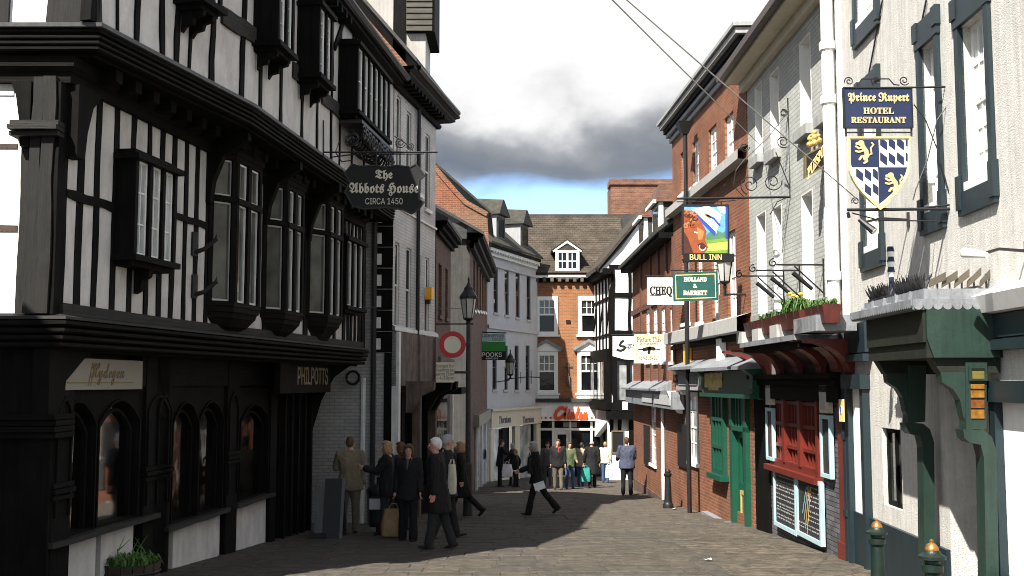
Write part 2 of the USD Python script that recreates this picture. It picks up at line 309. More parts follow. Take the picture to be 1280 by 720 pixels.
mat('amber_shop_light', (0.35, 0.17, 0.05), 0.6, 0.4, 3, 0.1)
AH = thing('timber_framed_house', 'long black and white timber framed house with jettied upper floors on the left', 'house', (-4.92, 11.6, gz(11.6)))
Z1a, Z1b, ZT, Z2a, Z2b, ZE = 2.06, 2.36, 4.9, 5.2, 5.5, 8.35
# carcass behind the fronts: one closed body per storey so that no light leaks through
core = MB()
def extrude_plan(m, pts, z0, z1):
    t = trimesh.creation.extrude_polygon(Polygon(pts), z1 - z0, engine='earcut'); t.apply_translation((0, 0, z0)); return m.tm(t)
extrude_plan(core, [(-13, 11.78), (-5.08, 11.78), (-4.15, 21.3), (-13, 21.3)], -2.2, Z1b - .05)
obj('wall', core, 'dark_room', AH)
core = MB(); extrude_plan(core, [(-13, 11.415), (-4.805, 11.415), (-3.135, 22.38), (-13, 22.38)], Z1b - .05, Z2b - .03); obj('wall', core, 'plaster', AH)
core = MB(); extrude_plan(core, [(-13, 11.215), (-4.415, 11.215), (-3.597, 14.5), (-2.606, 23.25), (-13, 23.25)], Z2b - .03, ZE + .1); obj('wall', core, 'plaster', AH)
# roof: gable to the open corner, eaves along the street
roof = MB()
for p in ([(-4.2, 11.05), (-3.35, 14.5), (-2.32, 23.32)],):
    v = [(x, y, ZE - 0.05) for x, y in p] + [(-8.4, y, ZE + 3.6) for x, y in p]
    v += [(x - .05, y, ZE + .1) for x, y in p] + [(-8.4, y, ZE + 3.75) for x, y in p]
    f = []
    for i in (0, 1):
        for o in (0, 6): f += [(o + i, o + i + 1, o + i + 4), (o + i, o + i + 4, o + i + 3)]
        f += [(i, i + 1, i + 7), (i, i + 7, i + 6)]
    f += [(0, 3, 9), (0, 9, 6), (2, 5, 11), (2, 11, 8)]
    roof.add(v, f)
roof.hexa([(-13, 11.05, ZE), (-8.4, 11.05, ZE + 3.6), (-8.4, 23.3, ZE + 3.6), (-13, 23.3, ZE), (-13, 11.05, ZE + .15), (-8.4, 11.05, ZE + 3.75), (-8.4, 23.3, ZE + 3.75), (-13, 23.3, ZE + .15)])
mat('roof_tile_brown', (0.085, 0.07, 0.058), 0.9, 0.4, 3, 0.7, 0.02, grain=(3, 3, 14), streak=0.4)
obj('roof', roof, 'roof_tile_brown', AH)
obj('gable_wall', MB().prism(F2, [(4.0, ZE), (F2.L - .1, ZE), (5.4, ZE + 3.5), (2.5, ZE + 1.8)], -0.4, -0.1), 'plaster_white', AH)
# soffits and moulded jetty beams, each run of moulding a part
P1 = [(-13, 11.4), (-4.79, 11.4), (-3.12, 22.4)]; P2 = [(-13, 11.2), (-4.4, 11.2), (-3.58, 14.5), (-2.59, 23.3)]
def moulded(name, path, z0, z1, out, steps, m, mn='black_oak_across', back=-0.25):
    """a beam of stepped rolls, the lowest set furthest back"""
    h = (z1 - z0) / steps
    for i in range(steps):
        a = z0 + h * i; o = out * (0.35 + 0.65 * (i + 1) / steps)
        prof = [(back, a + .004), (o - .03, a + .004), (o, a + h * .3), (o, a + h * .75), (o - .03, a + h - .006), (back, a + h - .006)]
        obj(name, MB().sweep(path, prof), mn, m)
moulded('jetty_moulding', P1, Z1a, Z1b, 0.17, 4, AH)
moulded('jetty_moulding', P2, Z2a, Z2b - .06, 0.05, 4, AH)
obj('jetty_capping', MB().sweep(P2, [(-.3, Z2b - .06), (0.085, Z2b - .055), (0.09, Z2b - .012), (-.02, Z2b + .015), (-.3, Z2b + .015)]), 'lead_dark', AH)
obj('jetty_capping', MB().sweep(P1, [(-.3, Z1b), (0.17, Z1b), (0.16, Z1b + .03), (0.0, Z1b + .07), (-.3, Z1b + .07)]), 'weathered_oak_across', AH)
sof = MB(); extrude_plan(sof, [(-13, 11.3), (-4.48, 11.3), (-3.66, 14.5), (-2.7, 23.25), (-3.6, 23.25), (-5.2, 12.0), (-13, 12.0)], Z2a - .03, Z2a + .1); obj('soffit', sof, 'black_oak', AH)
sof = MB(); extrude_plan(sof, [(-13, 11.5), (-4.87, 11.5), (-3.2, 22.38), (-4.6, 22.38), (-5.3, 11.9), (-13, 11.9)], Z1a - .03, Z1a + .1); obj('soffit', sof, 'black_oak', AH)
# deep plate under the upper jetty, with joist ends between
obj('jetty_plate', MB().sweep(P1, [(-.2, ZT), (.07, ZT), (.07, ZT + .1), (.14, ZT + .16), (.14, Z2a - .03), (-.2, Z2a - .03)]), 'black_oak_across', AH)
for i in range(24): u = 0.4 + i * 0.44; obj('joist', MB().box(A1, u, u + .14, .1, .34, Z2a - .17, Z2a - .03), 'black_oak', AH)

# --- second floor (upper) timbers, positions measured in the photograph
def A2(px): return A2a if px < 322 else A2b
def upright(fr, px, w, z0, z1, py, mn='black_oak', lean=0.0, n1=0.008, wob=.014):
    w *= .55
    u = fr.U(px, py); obj('timber', MB().stud(fr, u - w / 2, u + w / 2, -0.12, n1, z0, z1, wob, lean=lean), mn, AH)
    return u
ups = [(75, 30, .42, 0), (147, 20, .09, 0), (173, 25, .17, -.05), (203, 40, .14, 0), (222, 50, .15, .04), (237, 60, .1, .08), (266, 70, .19, 0), (303, 90, .19, .03), (326, 110, .16, .04), (351, 140, .17, .05), (378, 150, .17, .04), (397, 160, .13, 0), (415, 120, .17, 0), (425, 150, .13, 0), (440, 190, .15, 0), (455, 200, .14, 0), (470, 210, .14, 0), (486, 200, .2, 0)]
for px, py, w, lean in ups:
    fr = A2(px); upright(fr, px if px > 80 else 118, w if px > 80 else .26, Z2b, ZE, py, lean=lean)
def brace(fr, x0, y0, x1, y1, w, mn='black_oak', n1=0.02, parent=None):
    (ua, za), (ub, zb) = fr.hit(x0, y0), fr.hit(x1, y1); l = LineString([(ua, za), ((ua + ub) / 2 + .03, (za + zb) / 2), (ub, zb)]).buffer(w / 2, cap_style=2, join_style=1)
    obj('brace', MB().prism(fr, l, -0.1, n1), mn, parent or AH)
for fr, ps in ((A2a, [(277, 18), (322, 47)]), (A2b, [(322, 47), (345, 62)]), (A2b, [(366, 88), (382, 100)]), (A2b, [(402, 120), (425, 140)])):
    (ua, za), (ub, zb) = fr.hit(*ps[0]), fr.hit(*ps[1]); z = (za + zb) / 2
    obj('rail', MB().rail(fr, ua, ub, -.1, .025, z - .12, z + .12), 'weathered_oak_across', AH)
brace(A2b, 418, 60, 431, 18, .12)
brace(A2b, 440, 100, 446, 60, .1)
# studs of the sunny front above the corner
for px in (0, 78):
    u = F2.U(px, 10); obj('timber', MB().stud(F2, u - .16, u + (.16 if px else .1), -.12, .04, Z2b, ZE), 'weathered_oak', AH)
obj('corner_post', MB().stud(F2, F2.L - .3, F2.L - .0, -.2, .05, Z2b, ZE), 'weathered_oak', AH)
for px in (-60, -140, -220):
    u = F2.U(px, 10); obj('timber', MB().stud(F2, u - .12, u + .12, -.12, .04, Z2b, ZE), 'weathered_oak', AH)

# --- oriel windows of the upper floor
def oriel(fr, u0, u1, z0, z1, proj, lights, name='oriel_window', rows=5, frame='white_paint', pane='grey_pane', corbel=True, head=True, wood='black_oak', tz=None):
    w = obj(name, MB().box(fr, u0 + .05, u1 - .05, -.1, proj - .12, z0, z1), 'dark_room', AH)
    for a, b in ((u0, u0 + .07), (u1 - .07, u1)): obj('cheek', MB().box(fr, a, b, -.1, proj, z0, z1), wood, w)
    obj('sill', MB().box(fr, u0 - .05, u1 + .05, -.1, proj + .06, z0 - .07, z0).box(fr, u0 + .03, u1 - .03, -.1, proj - .03, z0 - .13, z0 - .07), wood, w)
    if head: obj('head', MB().box(fr, u0 - .06, u1 + .06, -.1, proj + .07, z1, z1 + .07).box(fr, u0 + .02, u1 - .02, -.1, proj - .02, z1 + .07, z1 + .13), wood, w)
    step = (u1 - u0 - .06) / lights
    for i in range(lights + 1):
        u = u0 + .03 + i * step; obj('mullion', MB().box(fr, u - .035, u + .035, proj - .1, proj + (.02 if 0 < i < lights else .012), z0, z1), wood, w)
    for i in range(lights):
        a, b = u0 + .03 + i * step + .035, u0 + .03 + (i + 1) * step - .035; f = .035
        obj('casement', MB().prism(fr, sbox(a, z0, b, z1).difference(sbox(a + f, z0 + f, b - f, z1 - f)), proj - .06, proj - .02), frame, w)
        gl = MB()
        for k in range(1, rows):
            z = z0 + (z1 - z0) * k / rows; gl.box(fr, a + f, b - f, proj - .052, proj - .03, z - .009, z + .009)
        if rows > 2: gl.box(fr, (a + b) / 2 - .008, (a + b) / 2 + .008, proj - .052, proj - .031, z0 + f, z1 - f)
        if gl.n: obj('glazing_grid', gl, frame if rows < 4 else 'grey_frame', w)
        obj('pane', MB().box(fr, a + f, b - f, proj - .047, proj - .042, z0 + f, z1 - f), pane, w)
    if corbel:
        for i in range(max(2, lights)):
            u = u0 + .12 + i * (u1 - u0 - .24) / max(1, max(2, lights) - 1)
            pts = [(0.02, z0 - .13), (proj - .02, z0 - .13), (proj - .04, z0 - .19), (proj * .55, z0 - .22), (proj * .5, z0 - .29), (proj * .2, z0 - .31), (0.02, z0 - .38)]
            q = Fr(fr.W(u, 0, 0)[:2], fr.W(u, 1, 0)[:2]); obj('bracket', MB().prism(q, pts, -.035, .035), wood, w)
    return w
def onfr(fr, pxa, pxb, py, n): return fr.U(pxa, py, n), fr.U(pxb, py, n)
pj = .34
u0, u1 = onfr(A2b, 347, 367, 60, pj); oriel(A2b, u0, u1, A2b.Z(357, 60, pj), ZE - .35, pj, 2)
u0, u1 = onfr(A2b, 398, 415, 90, pj); oriel(A2b, u0, u1, A2b.Z(405, 98, pj), A2b.Z(398, 5, pj), pj, 2)
u0, u1 = onfr(A2b, 446, 486, 150, pj); oriel(A2b, u0, u1, A2b.Z(447, 138, pj), A2b.Z(447, 56, pj), pj, 6, rows=2, corbel=False)
zb = A2b.Z(447, 138, pj) - .16; bn = obj('balconet', MB().box(A2b, u0 - .1, u1 + .1, .05, pj + .12, zb - .1, zb - .04), 'black_iron', AH)
for k in range(11):
    u = u0 + (u1 - u0) * (k + .5) / 11; m = MB(); m.tube(scroll(A2b.W(u, pj + .1, zb - .24), A2b.t, UZ, .02, .14, 1.4, k), .028, 5); m.tube(scroll(A2b.W(u, pj * .6, zb - .34), A2b.n, UZ, .03, .17, 1.3, k * .7), .026, 5); obj('scroll', m, 'black_iron', bn)
u0, u1 = A2a.U(252, 10, pj), A2a.U(277, 10, pj); oriel(A2a, u0, u1, A2a.Z(265, 4, pj) , ZE - .3, pj, 2)
# eaves: bressummer, gutter and rafter feet
obj('eaves_board', MB().sweep(P2[1:], [(.02, ZE - .16), (.2, ZE - .12), (.22, ZE + .06), (.02, ZE + .06)]), 'black_oak_across', AH)
obj('gutter', MB().sweep([(x + .3, y) for x, y in P2[1:]], [(-.06, ZE + .01), (0, ZE - .05), (.06, ZE + .01), (.05, ZE + .06), (-.05, ZE + .06)]), 'black_iron', AH)
for i in range(26):
    u = .2 + i * .3
    fr, uu = (A2a, u) if u < A2a.L else (A2b, u - A2a.L)
    if uu < fr.L: obj('rafter_foot', MB().box(fr, uu, uu + .1, 0, .23, ZE - .26, ZE - .15), 'black_oak', AH)
for pxx, py in ((440, 25), (452, 40), (462, 55), (468, 66)):
    a = A2b.hit(pxx, py); obj('hook', MB().tube([A2b.W(a[0], 0.02, a[1]), A2b.W(a[0] - .05, .22, a[1] - .06), A2b.W(a[0] - .05, .25, a[1] + .05)], .008, 4), 'black_iron', AH)

# --- first floor: close studding and oriels
for a, b in [(68, 82), (93, 103), (115, 123), (138, 146), (159, 167), (181, 187), (197, 204), (212, 219), (228, 234), (241, 248), (256, 262)]:
    py = 300; u0, u1 = A1.U(a + .7, py), A1.U(b - .7, py)
    obj('timber', MB().stud(A1, u0, u1, -.1, .006, Z1b + .05, ZT, .006), 'black_oak', AH)
for a, b in [(328, 333), (379, 384), (428, 431), (433.5, 436), (438, 440), (442.5, 444.5), (447, 450), (452, 456), (392, 394), (341, 344), (352, 355), (405, 407), (416, 419)]:
    u0, u1 = A1.U(a, 410), A1.U(b, 410); obj('timber', MB().stud(A1, u0, u1, -.1, .012, Z1b + .05, ZT, .01), 'black_oak', AH)
for a, b, py in ((82, 140, 250), (219, 258, 276)):
    u0, u1 = A1.U(a, py), A1.U(b, py); z = A1.Z((a + b) / 2, py); obj('rail', MB().rail(A1, u0, u1, -.1, .022, z - .05, z + .05), 'black_oak_across', AH)
obj('wall_plate', MB().rail(A1, 0, A1.L, -.1, .045, Z1b + .05, Z1b + .17), 'weathered_oak_across', AH)
# infill panels between the studs, each its own slab of lime plaster
marks = [(82, 93), (103, 115), (123, 138), (146, 159), (167, 181), (187, 197), (204, 212), (219, 228), (234, 241), (248, 256)]
for a, b in marks:
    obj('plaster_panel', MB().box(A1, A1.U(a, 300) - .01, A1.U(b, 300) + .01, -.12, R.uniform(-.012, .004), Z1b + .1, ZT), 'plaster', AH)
# window box oriel with three lights
pj = .25
u0, u1 = A1.U(168, 260, pj), A1.U(220, 260, pj); w = oriel(A1, u0, u1, A1.Z(169, 318, pj), A1.Z(169, 198, pj), pj, 3, rows=3, frame='old_white_paint', pane='curtained_pane', corbel=False)
q = (u0 + u1) / 2; z0 = A1.Z(169, 318, pj); obj('bracket', MB().prism(Fr(A1.W(q, 0, 0)[:2], A1.W(q, 1, 0)[:2]), [(.02, z0 - .13), (.22, z0 - .13), (.2, z0 - .22), (.12, z0 - .26), (.1, z0 - .38), (.02, z0 - .42)], -.05, .05), 'black_oak', w)
# canted bays
def bay(pa, pb, pc, pyt, pyb, ptr, pj=.25):
    """pa: photo x of the wall end of the near facet, pb: its outer corner, pc: outer far corner"""
    ub, uc = A1.U(pb, 300, pj), A1.U(pc, 300, pj); ua = A1.U(pa, 300, 0.05); ua = min(ua, ub - .2); ud = uc + (ub - ua) * .8
    z0, z1, zt = A1.Z(pb, pyb, pj), A1.Z(pb, pyt, pj), A1.Z(pb, ptr, pj)
    W = obj('bay_window', MB().box(A1, ua, ud, -.12, .0, z0, z1), 'dark_room', AH)
    pts = [A1.W(ua, 0, 0)[:2], A1.W(ub, pj, 0)[:2], A1.W(uc, pj, 0)[:2], A1.W(ud, 0, 0)[:2]]
    def taper(za, zb, ka, kb, name, mn='black_oak_across'):
        mid = (ub + uc) / 2; v = []
        for z, k in ((za, ka), (zb, kb)):
            for u, n in ((ua, -.1), (ua, 0), (ub, pj), (uc, pj), (ud, 0), (ud, -.1)): v.append(A1.W(mid + (u - mid) * (0.4 + .6 * k) if k < 1 else mid + (u - mid) * k, n * k if n > 0 else n, z))
        f = [(0, 1, 2), (0, 2, 3), (0, 3, 4), (0, 4, 5), (6, 8, 7), (6, 9, 8), (6, 10, 9), (6, 11, 10)] + [t for i in range(6) for t in ((i, (i + 1) % 6, (i + 1) % 6 + 6), (i, (i + 1) % 6 + 6, i + 6))]
        obj(name, MB().add(v, f), mn, W)
    taper(z0 - .06, z0, 1.08, 1.08, 'sill'); taper(z0 - .14, z0 - .065, 1.0, 1.05, 'moulding'); taper(z0 - .22, z0 - .145, .86, .93, 'moulding'); taper(z0 - .34, z0 - .225, .5, .82, 'corbel'); taper(max(z0 - .6, Z1b + .08), z0 - .345, .14, .46, 'corbel')
    n = 4; top = max(ZT + .08, z1 + .3)
    for i in range(n):
        a, b = z1 + (top - z1) * i / n, z1 + (top - z1) * (i + 1) / n; taper(a, b - .008, 1.02 + .07 * i, 1.07 + .07 * i, 'head_moulding')
    for (p, q, L) in ((pts[0], pts[1], 1), (pts[1], pts[2], 2), (pts[2], pts[3], 1)):
        fr = Fr(p, q); st = fr.L / L
        for i in range(L + 1):
            c = i * st; hw = .055 if 0 < i < L else .075; lo, hi = max(c - hw, 0), min(c + hw, fr.L)
            obj('mullion', MB().box(fr, lo, hi, -.1, .02, z0, z1), 'black_oak', W)
        obj('transom', MB().box(fr, .02, fr.L - .02, -.1, .035, zt - .04, zt + .04), 'black_oak', W)
        for i in range(L):
            a, b = i * st + .06, (i + 1) * st - .06
            for zz0, zz1 in ((z0 + .01, zt - .045), (zt + .045, z1 - .01)):
                fw = .026; obj('casement', MB().prism(fr, sbox(a, zz0, b, zz1).difference(sbox(a + fw, zz0 + fw, b - fw, zz1 - fw)), -.06, -.02), 'grey_frame' if L == 1 else 'old_white_paint', W)
                obj('pane', MB().box(fr, a + fw, b - fw, -.05, -.044, zz0 + fw, zz1 - fw), 'bay_pane', W)
bay(264, 294, 325, 200, 378, 250)
bay(332, 358, 379, 235, 388, 280)
bay(387, 411, 428, 255, 393, 292)
u0, u1 = A1.U(433, 330, .2), A1.U(455, 330, .2); oriel(A1, u0, u1, A1.Z(434, 382, .2), A1.Z(434, 300, .2), .2, 3, rows=1, corbel=False, frame='old_white_paint')
# corner: carved dragon post, capital and braces, and the sunny front beside it
for px0, px1, n1, mn in ((24, 38, .03, 'weathered_oak'), (39, 53, .12, 'weathered_oak'), (54, 70, .15, 'weathered_oak')):
    u0, u1 = F1.U(px0, 300), F1.U(px1, 300); obj('corner_post', MB().stud(F1, u0, u1, -.2, n1, Z1b + .06, ZT + .05, .008), mn, AH)
ua, ub = F1.U(22, 170), F1.U(82, 170); zc = F1.Z(50, 165)
for k, (dz, o) in enumerate(((0, .2), (.06, .25), (.115, .2))): obj('capital', MB().box(F1, ua, ub, -.25, o, zc - .08 + dz, zc - .08 + dz + .048), 'weathered_oak_across', AH)
def curved(fr, pts, n0, n1, mn, name='brace', parent=None): obj(name, MB().prism(fr, pts, n0, n1), mn, parent or AH)
uc = F1.U(30, 200)
curved(F1, [(uc, 4.2), (uc + .1, 4.2), (uc + .1, ZT), (uc - .12, ZT), (uc - .06, 4.75), (uc - .02, 4.5)], -.05, .12, 'black_oak')
curved(A1, [(.0, 4.1), (.16, 4.1), (.2, 4.4), (.3, 4.7), (.5, ZT), (0, ZT)], -.05, .14, 'black_oak')
mat('brown_rail', (0.05, 0.033, 0.022), .8, .4, 5, .4)
for py in (183, 285):
    z = F1.Z(0, py); obj('rail', MB().rail(F1, F1.U(-200, py), F1.U(22, py), -.1, .015, z - .028, z + .028), 'brown_rail', AH)
z = F1.Z(0, 107); obj('rail', MB().rail(F1, F1.U(-200, 107), F1.U(18, 107), -.1, .012, z - .1, z + .08), 'old_white_paint', AH)
for px in (-60, -150, -240): u = F1.U(px, 300); obj('timber', MB().stud(F1, u - .1, u + .1, -.1, .03, Z1b + .05, Z2a - .02), 'weathered_oak', AH)
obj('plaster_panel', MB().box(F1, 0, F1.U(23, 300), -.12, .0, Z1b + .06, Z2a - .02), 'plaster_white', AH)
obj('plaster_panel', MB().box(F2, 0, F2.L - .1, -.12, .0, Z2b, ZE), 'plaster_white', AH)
# curved jetty brackets rising to the upper jetty between the bays
for px in (258, 330, 384):
    u = A1.U(px, 300); q = Fr(A1.W(u, 0, 0)[:2], A1.W(u, 1, 0)[:2]); e = .6
    curved(q, [(0, 4.2), (.06, 4.2), (.1, 4.5), (.24, 4.85), (e, Z2a - .14), (e, Z2a), (0, Z2a)], -.06, .06, 'black_oak', 'bracket')

# --- ground floor: traceried shop lights over white panels, each bay stepping down the hill
def arch(w0, w1, z0, z1, rise):
    c = (w0 + w1) / 2; pts = [(w0, z0), (w1, z0)]
    for i in range(9):
        t = i / 8; pts.append((w1 + (c - w1) * t, z1 - rise + rise * math.sin(t * math.pi / 2) ** .85))
    for i in range(1, 9):
        t = 1 - i / 8; pts.append((w0 + (c - w0) * t, z1 - rise + rise * math.sin(t * math.pi / 2) ** .85))
    return Polygon(pts).buffer(0)
def shopbay(lights, pxs0, pxs1, sill_px, panels, top_py, light_off=True):
    u0, u1 = AG.U(pxs0, 600), AG.U(pxs1, 600); zs = AG.Z(*sill_px); zt = AG.Z(pxs0, top_py)
    body = sbox(u0, zs, u1, zt); holes = [(AG.U(a, 580), AG.U(b, 580)) for a, b in lights]
    fin = body
    for a, b in holes: fin = fin.difference(arch(a, b, zs + .06, zt - .3, .26))
    w = obj('shop_window', MB().prism(AG, fin, -.12, .02), 'black_oak', AH)
    for a, b in holes:
        ring = arch(a - .035, b + .035, zs + .05, zt - .265, .285).difference(arch(a - .008, b + .008, zs + .05, zt - .29, .265)); obj('tracery', MB().prism(AG, ring, .02, .055), 'black_oak', w)
        ring = arch(a + .05, b - .05, zs + .06, zt - .38, .26).difference(arch(a + .085, b - .085, zs + .0, zt - .415, .25)); obj('tracery', MB().prism(AG, ring, -.09, -.02), 'black_oak', w)
        obj('pane', MB().prism(AG, arch(a + .005, b - .005, zs + .06, zt - .3, .26), -.085, -.08), 'shop_dark_pane' if a > 1.6 else 'shop_pane', w)
        obj('glazing_bar', MB().box(AG, a + .1, a + .125, -.075, -.05, zs + .06, zt - .4), 'soot_glass_frame', w)
    obj('sill', MB().rail(AG, u0 - .12, u1 + .1, -.1, .13, zs - .035, zs + .03, .008), 'weathered_oak_across', w)
    for a, b in panels:
        ua, ub = AG.U(a, 660), AG.U(b, 660); obj('plaster_panel', MB().box(AG, ua, ub, -.1, R.uniform(0, .01), -2.4, zs - .035), 'plaster', w)
    return w
w1 = shopbay([(66, 113), (119, 168)], 62, 186, (50, 683), [(70, 120), (126, 166)], 470)
w2 = shopbay([(212, 243), (245, 274)], 206, 276, (215, 657), [(216, 274)], 478)
w3 = shopbay([(297, 331)], 292, 334, (293, 631), [(293, 332)], 485)
for px0, px1, zt in ((0, 24, .0), (173, 203, .0), (277, 291, .0), (332, 340, .0), (186, 206, .0)):
    u0, u1 = AG.U(px0, 620) if px0 > 100 else -.05, AG.U(px1, 620) if px0 > 100 else .35
    zb = gz(AG.W(u0, 0, 0)[1]) - .1
    obj('post', MB().stud(AG, u0, u1, -.12, .07, zb, Z1a, .006), 'black_oak', AH)
    if px1 - px0 > 13:
        for dz in (0.0, .07, .13): obj('capital', MB().box(AG, u0 - .02, u1 + .02, -.1, .1 + .02 * (dz == .07), .45 + dz, .5 + dz), 'black_oak_across', AH)
        ring = arch(u0 + .04, u1 - .04, zb + 1.0, 1.55, .2).difference(arch(u0 + .07, u1 - .07, zb + 1.0, 1.5, .19)); obj('carved_panel', MB().prism(AG, ring, .07, .095), 'black_oak', AH)
# the great corner post at ground level
if True:
    obj('corner_post', MB().box(FG, FG.L - .62, FG.L + .06, -.3, .12, -1.2, Z1a), 'black_oak', AH)
    zc = FG.Z(30, 535)
    for k in range(4): obj('capital', MB().box(FG, FG.L - .7, FG.L + .14, -.3, .2 + .03 * (k % 2), zc - .1 + k * .065, zc - .045 + k * .065), 'black_oak_across', AH)
for px in (-40, -130): u = FG.U(px, 600); obj('post', MB().stud(FG, u - .12, u + .12, -.1, .05, -1.2, Z1a), 'black_oak', AH)
obj('ground_floor_beam', MB().box(FG, 0, FG.L, -.15, .02, 1.5, Z1a), 'black_oak_across', AH)
obj('plaster_panel', MB().box(FG, 0, FG.L - .6, -.15, .0, -1.0, 1.5), 'plaster_white', AH)
# fascia and dark panelled shopfront at the far end
obj('fascia', MB().box(AG, AG.U(172, 480), AG.L, -.1, .06, AG.Z(300, 482), Z1a), 'black_oak_across', AH)
zf = Z1a
u0, u1, um = AG.U(70, 470), AG.U(171, 470), AG.U(95, 470); za, zb = AG.Z(72, 488), AG.Z(100, 449)
obj('brace', MB().prism(AG, [(u0 - .3, za - .3), (u0, za - .3), (u0 + .05, za + .1), (um, zb), (um + .3, zb + .12), (u0 - .3, zb + .12)], -.1, .09), 'black_oak', AH)
DOORU = AG.U(342, 560)
for k in range(5):
    ua = DOORU + k * (AG.L - DOORU) / 5; ub = DOORU + (k + 1) * (AG.L - DOORU) / 5
    obj('door' if k in (1, 3) else 'shop_panel', MB().prism(AG, sbox(ua + .03, -2.3, ub - .03, AG.Z(360, 485)).difference(sbox(ua + .12, -1.2, ub - .12, AG.Z(360, 500))), -.1, .0 + .03 * (k % 2)), 'black_oak', AH)
    obj('pane', MB().box(AG, ua + .11, ub - .11, -.06, -.05, -1.2, AG.Z(360, 500)), 'shop_dark_pane', AH)
    obj('pilaster', MB().box(AG, ub - .05, ub + .05, -.1, .09, -2.4, AG.Z(360, 485)), 'black_oak', AH)
# the jetty bracket at the far end, curving down to the ground floor
q = Fr((-4.0, 21.32), (-3.0, 21.6))
curved(q, [(-.05, .2), (.06, .2), (.1, .8), (.26, 1.35), (.5, 1.8), (.85, Z1a), (-.05, Z1a)], -.16, .0, 'black_oak', 'bracket')
# electric lanterns' brackets and cable clutter on the first floor wall
for px, py in ((240, 305), (240, 358)):
    u, z = A1.hit(px, py); obj('iron_bracket', MB().tube([A1.W(u, .03, z - .12), A1.W(u - .05, .2, z - .08), A1.W(u - .02, .36, z + .06), A1.W(u - .02, .36, z + .14)], [.035, .03, .03, .02], 6).tube([A1.W(u, .03, z + .16), A1.W(u, .03, z - .16)], .05, 6), 'black_iron', AH)
# warm things seen through the two nearest shop lights: strips with lamp glimmer painted into their colour and one small lit bulb
mat('warm_glimmer', (0.16, 0.07, 0.025), .9, .5, 6, .3, streak=.5, grain=(30, 30, 2))
usdkit.material(stage, '/World/Looks/lit_bulb', {'e': ('emission', {'color': (1.0, 0.62, 0.25), 'strength': 3.0})}, [], surface='e.emission'); MAT['lit_bulb'] = UsdShade.Material.Get(stage, '/World/Looks/lit_bulb')
for xa, xb, ya, yb in ((66, 71, 525, 640), (123, 126, 530, 645)): obj('curtain', MB().box(AG, AG.U(xa, 580, -.12), AG.U(xb, 580, -.12), -.14, -.12, AG.Z(xa, yb, -.12), AG.Z(xa, ya, -.12)), 'warm_glimmer', w1)
_b = trimesh.creation.icosphere(2, .028); _b.apply_translation(AG.W(AG.U(127.5, 632, -.115), -.115, AG.Z(127.5, 632, -.115))); obj('bulb', _b, 'lit_bulb', w1)
# ---------------------------------------------------------------- house added out of view to cast shade on the foot of the timber house
NB = thing('lane_house', 'added brown brick house beyond the left edge, casting shade on the timber house', 'house', (-10.5, 8.0, 0))
brick('shade_house_brick', (0.22, 0.10, 0.06), (0.16, 0.075, 0.05), (0.2, 0.16, 0.13), 'x', stain=.35)
NF = Fr((-7.3, 8.0), (-14.5, 8.0)); lw = [(1.0, .3, 2.0, 2.0), (3.2, .3, 4.2, 2.0), (5.2, .3, 6.2, 2.0), (1.0, 3.6, 2.0, 5.2), (3.2, 3.6, 4.2, 5.2), (5.2, 3.6, 6.2, 5.2)]
_p = sbox(0, -.6, NF.L, 6.8)
for q in lw: _p = _p.difference(sbox(*q))
obj('wall', MB().prism(NF, _p, -.3, 0), 'shade_house_brick', NB); obj('wall', MB().bbox(-14.5, -7.3, 2.5, 7.7, -.6, 6.7), 'shade_house_brick', NB)
for a, b, c, d in lw:
    w = obj('window', MB().prism(NF, sbox(a, b, c, d).difference(sbox(a + .06, b + .06, c - .06, d - .06)), -.15, -.1), 'white_paint', NB); obj('pane', MB().box(NF, a, c, -.14, -.135, b, d), 'dark_pane', w)
obj('roof', MB().add([(-7.1, 8.2, 6.75), (-14.7, 8.2, 6.75), (-14.7, 5.2, 8.9), (-7.1, 5.2, 8.9), (-14.7, 2.3, 6.75), (-7.1, 2.3, 6.75)], [(0, 1, 2), (0, 2, 3), (3, 2, 4), (3, 4, 5), (0, 3, 5), (1, 4, 2), (0, 5, 4), (0, 4, 1)]), 'roof_tile_brown', NB)
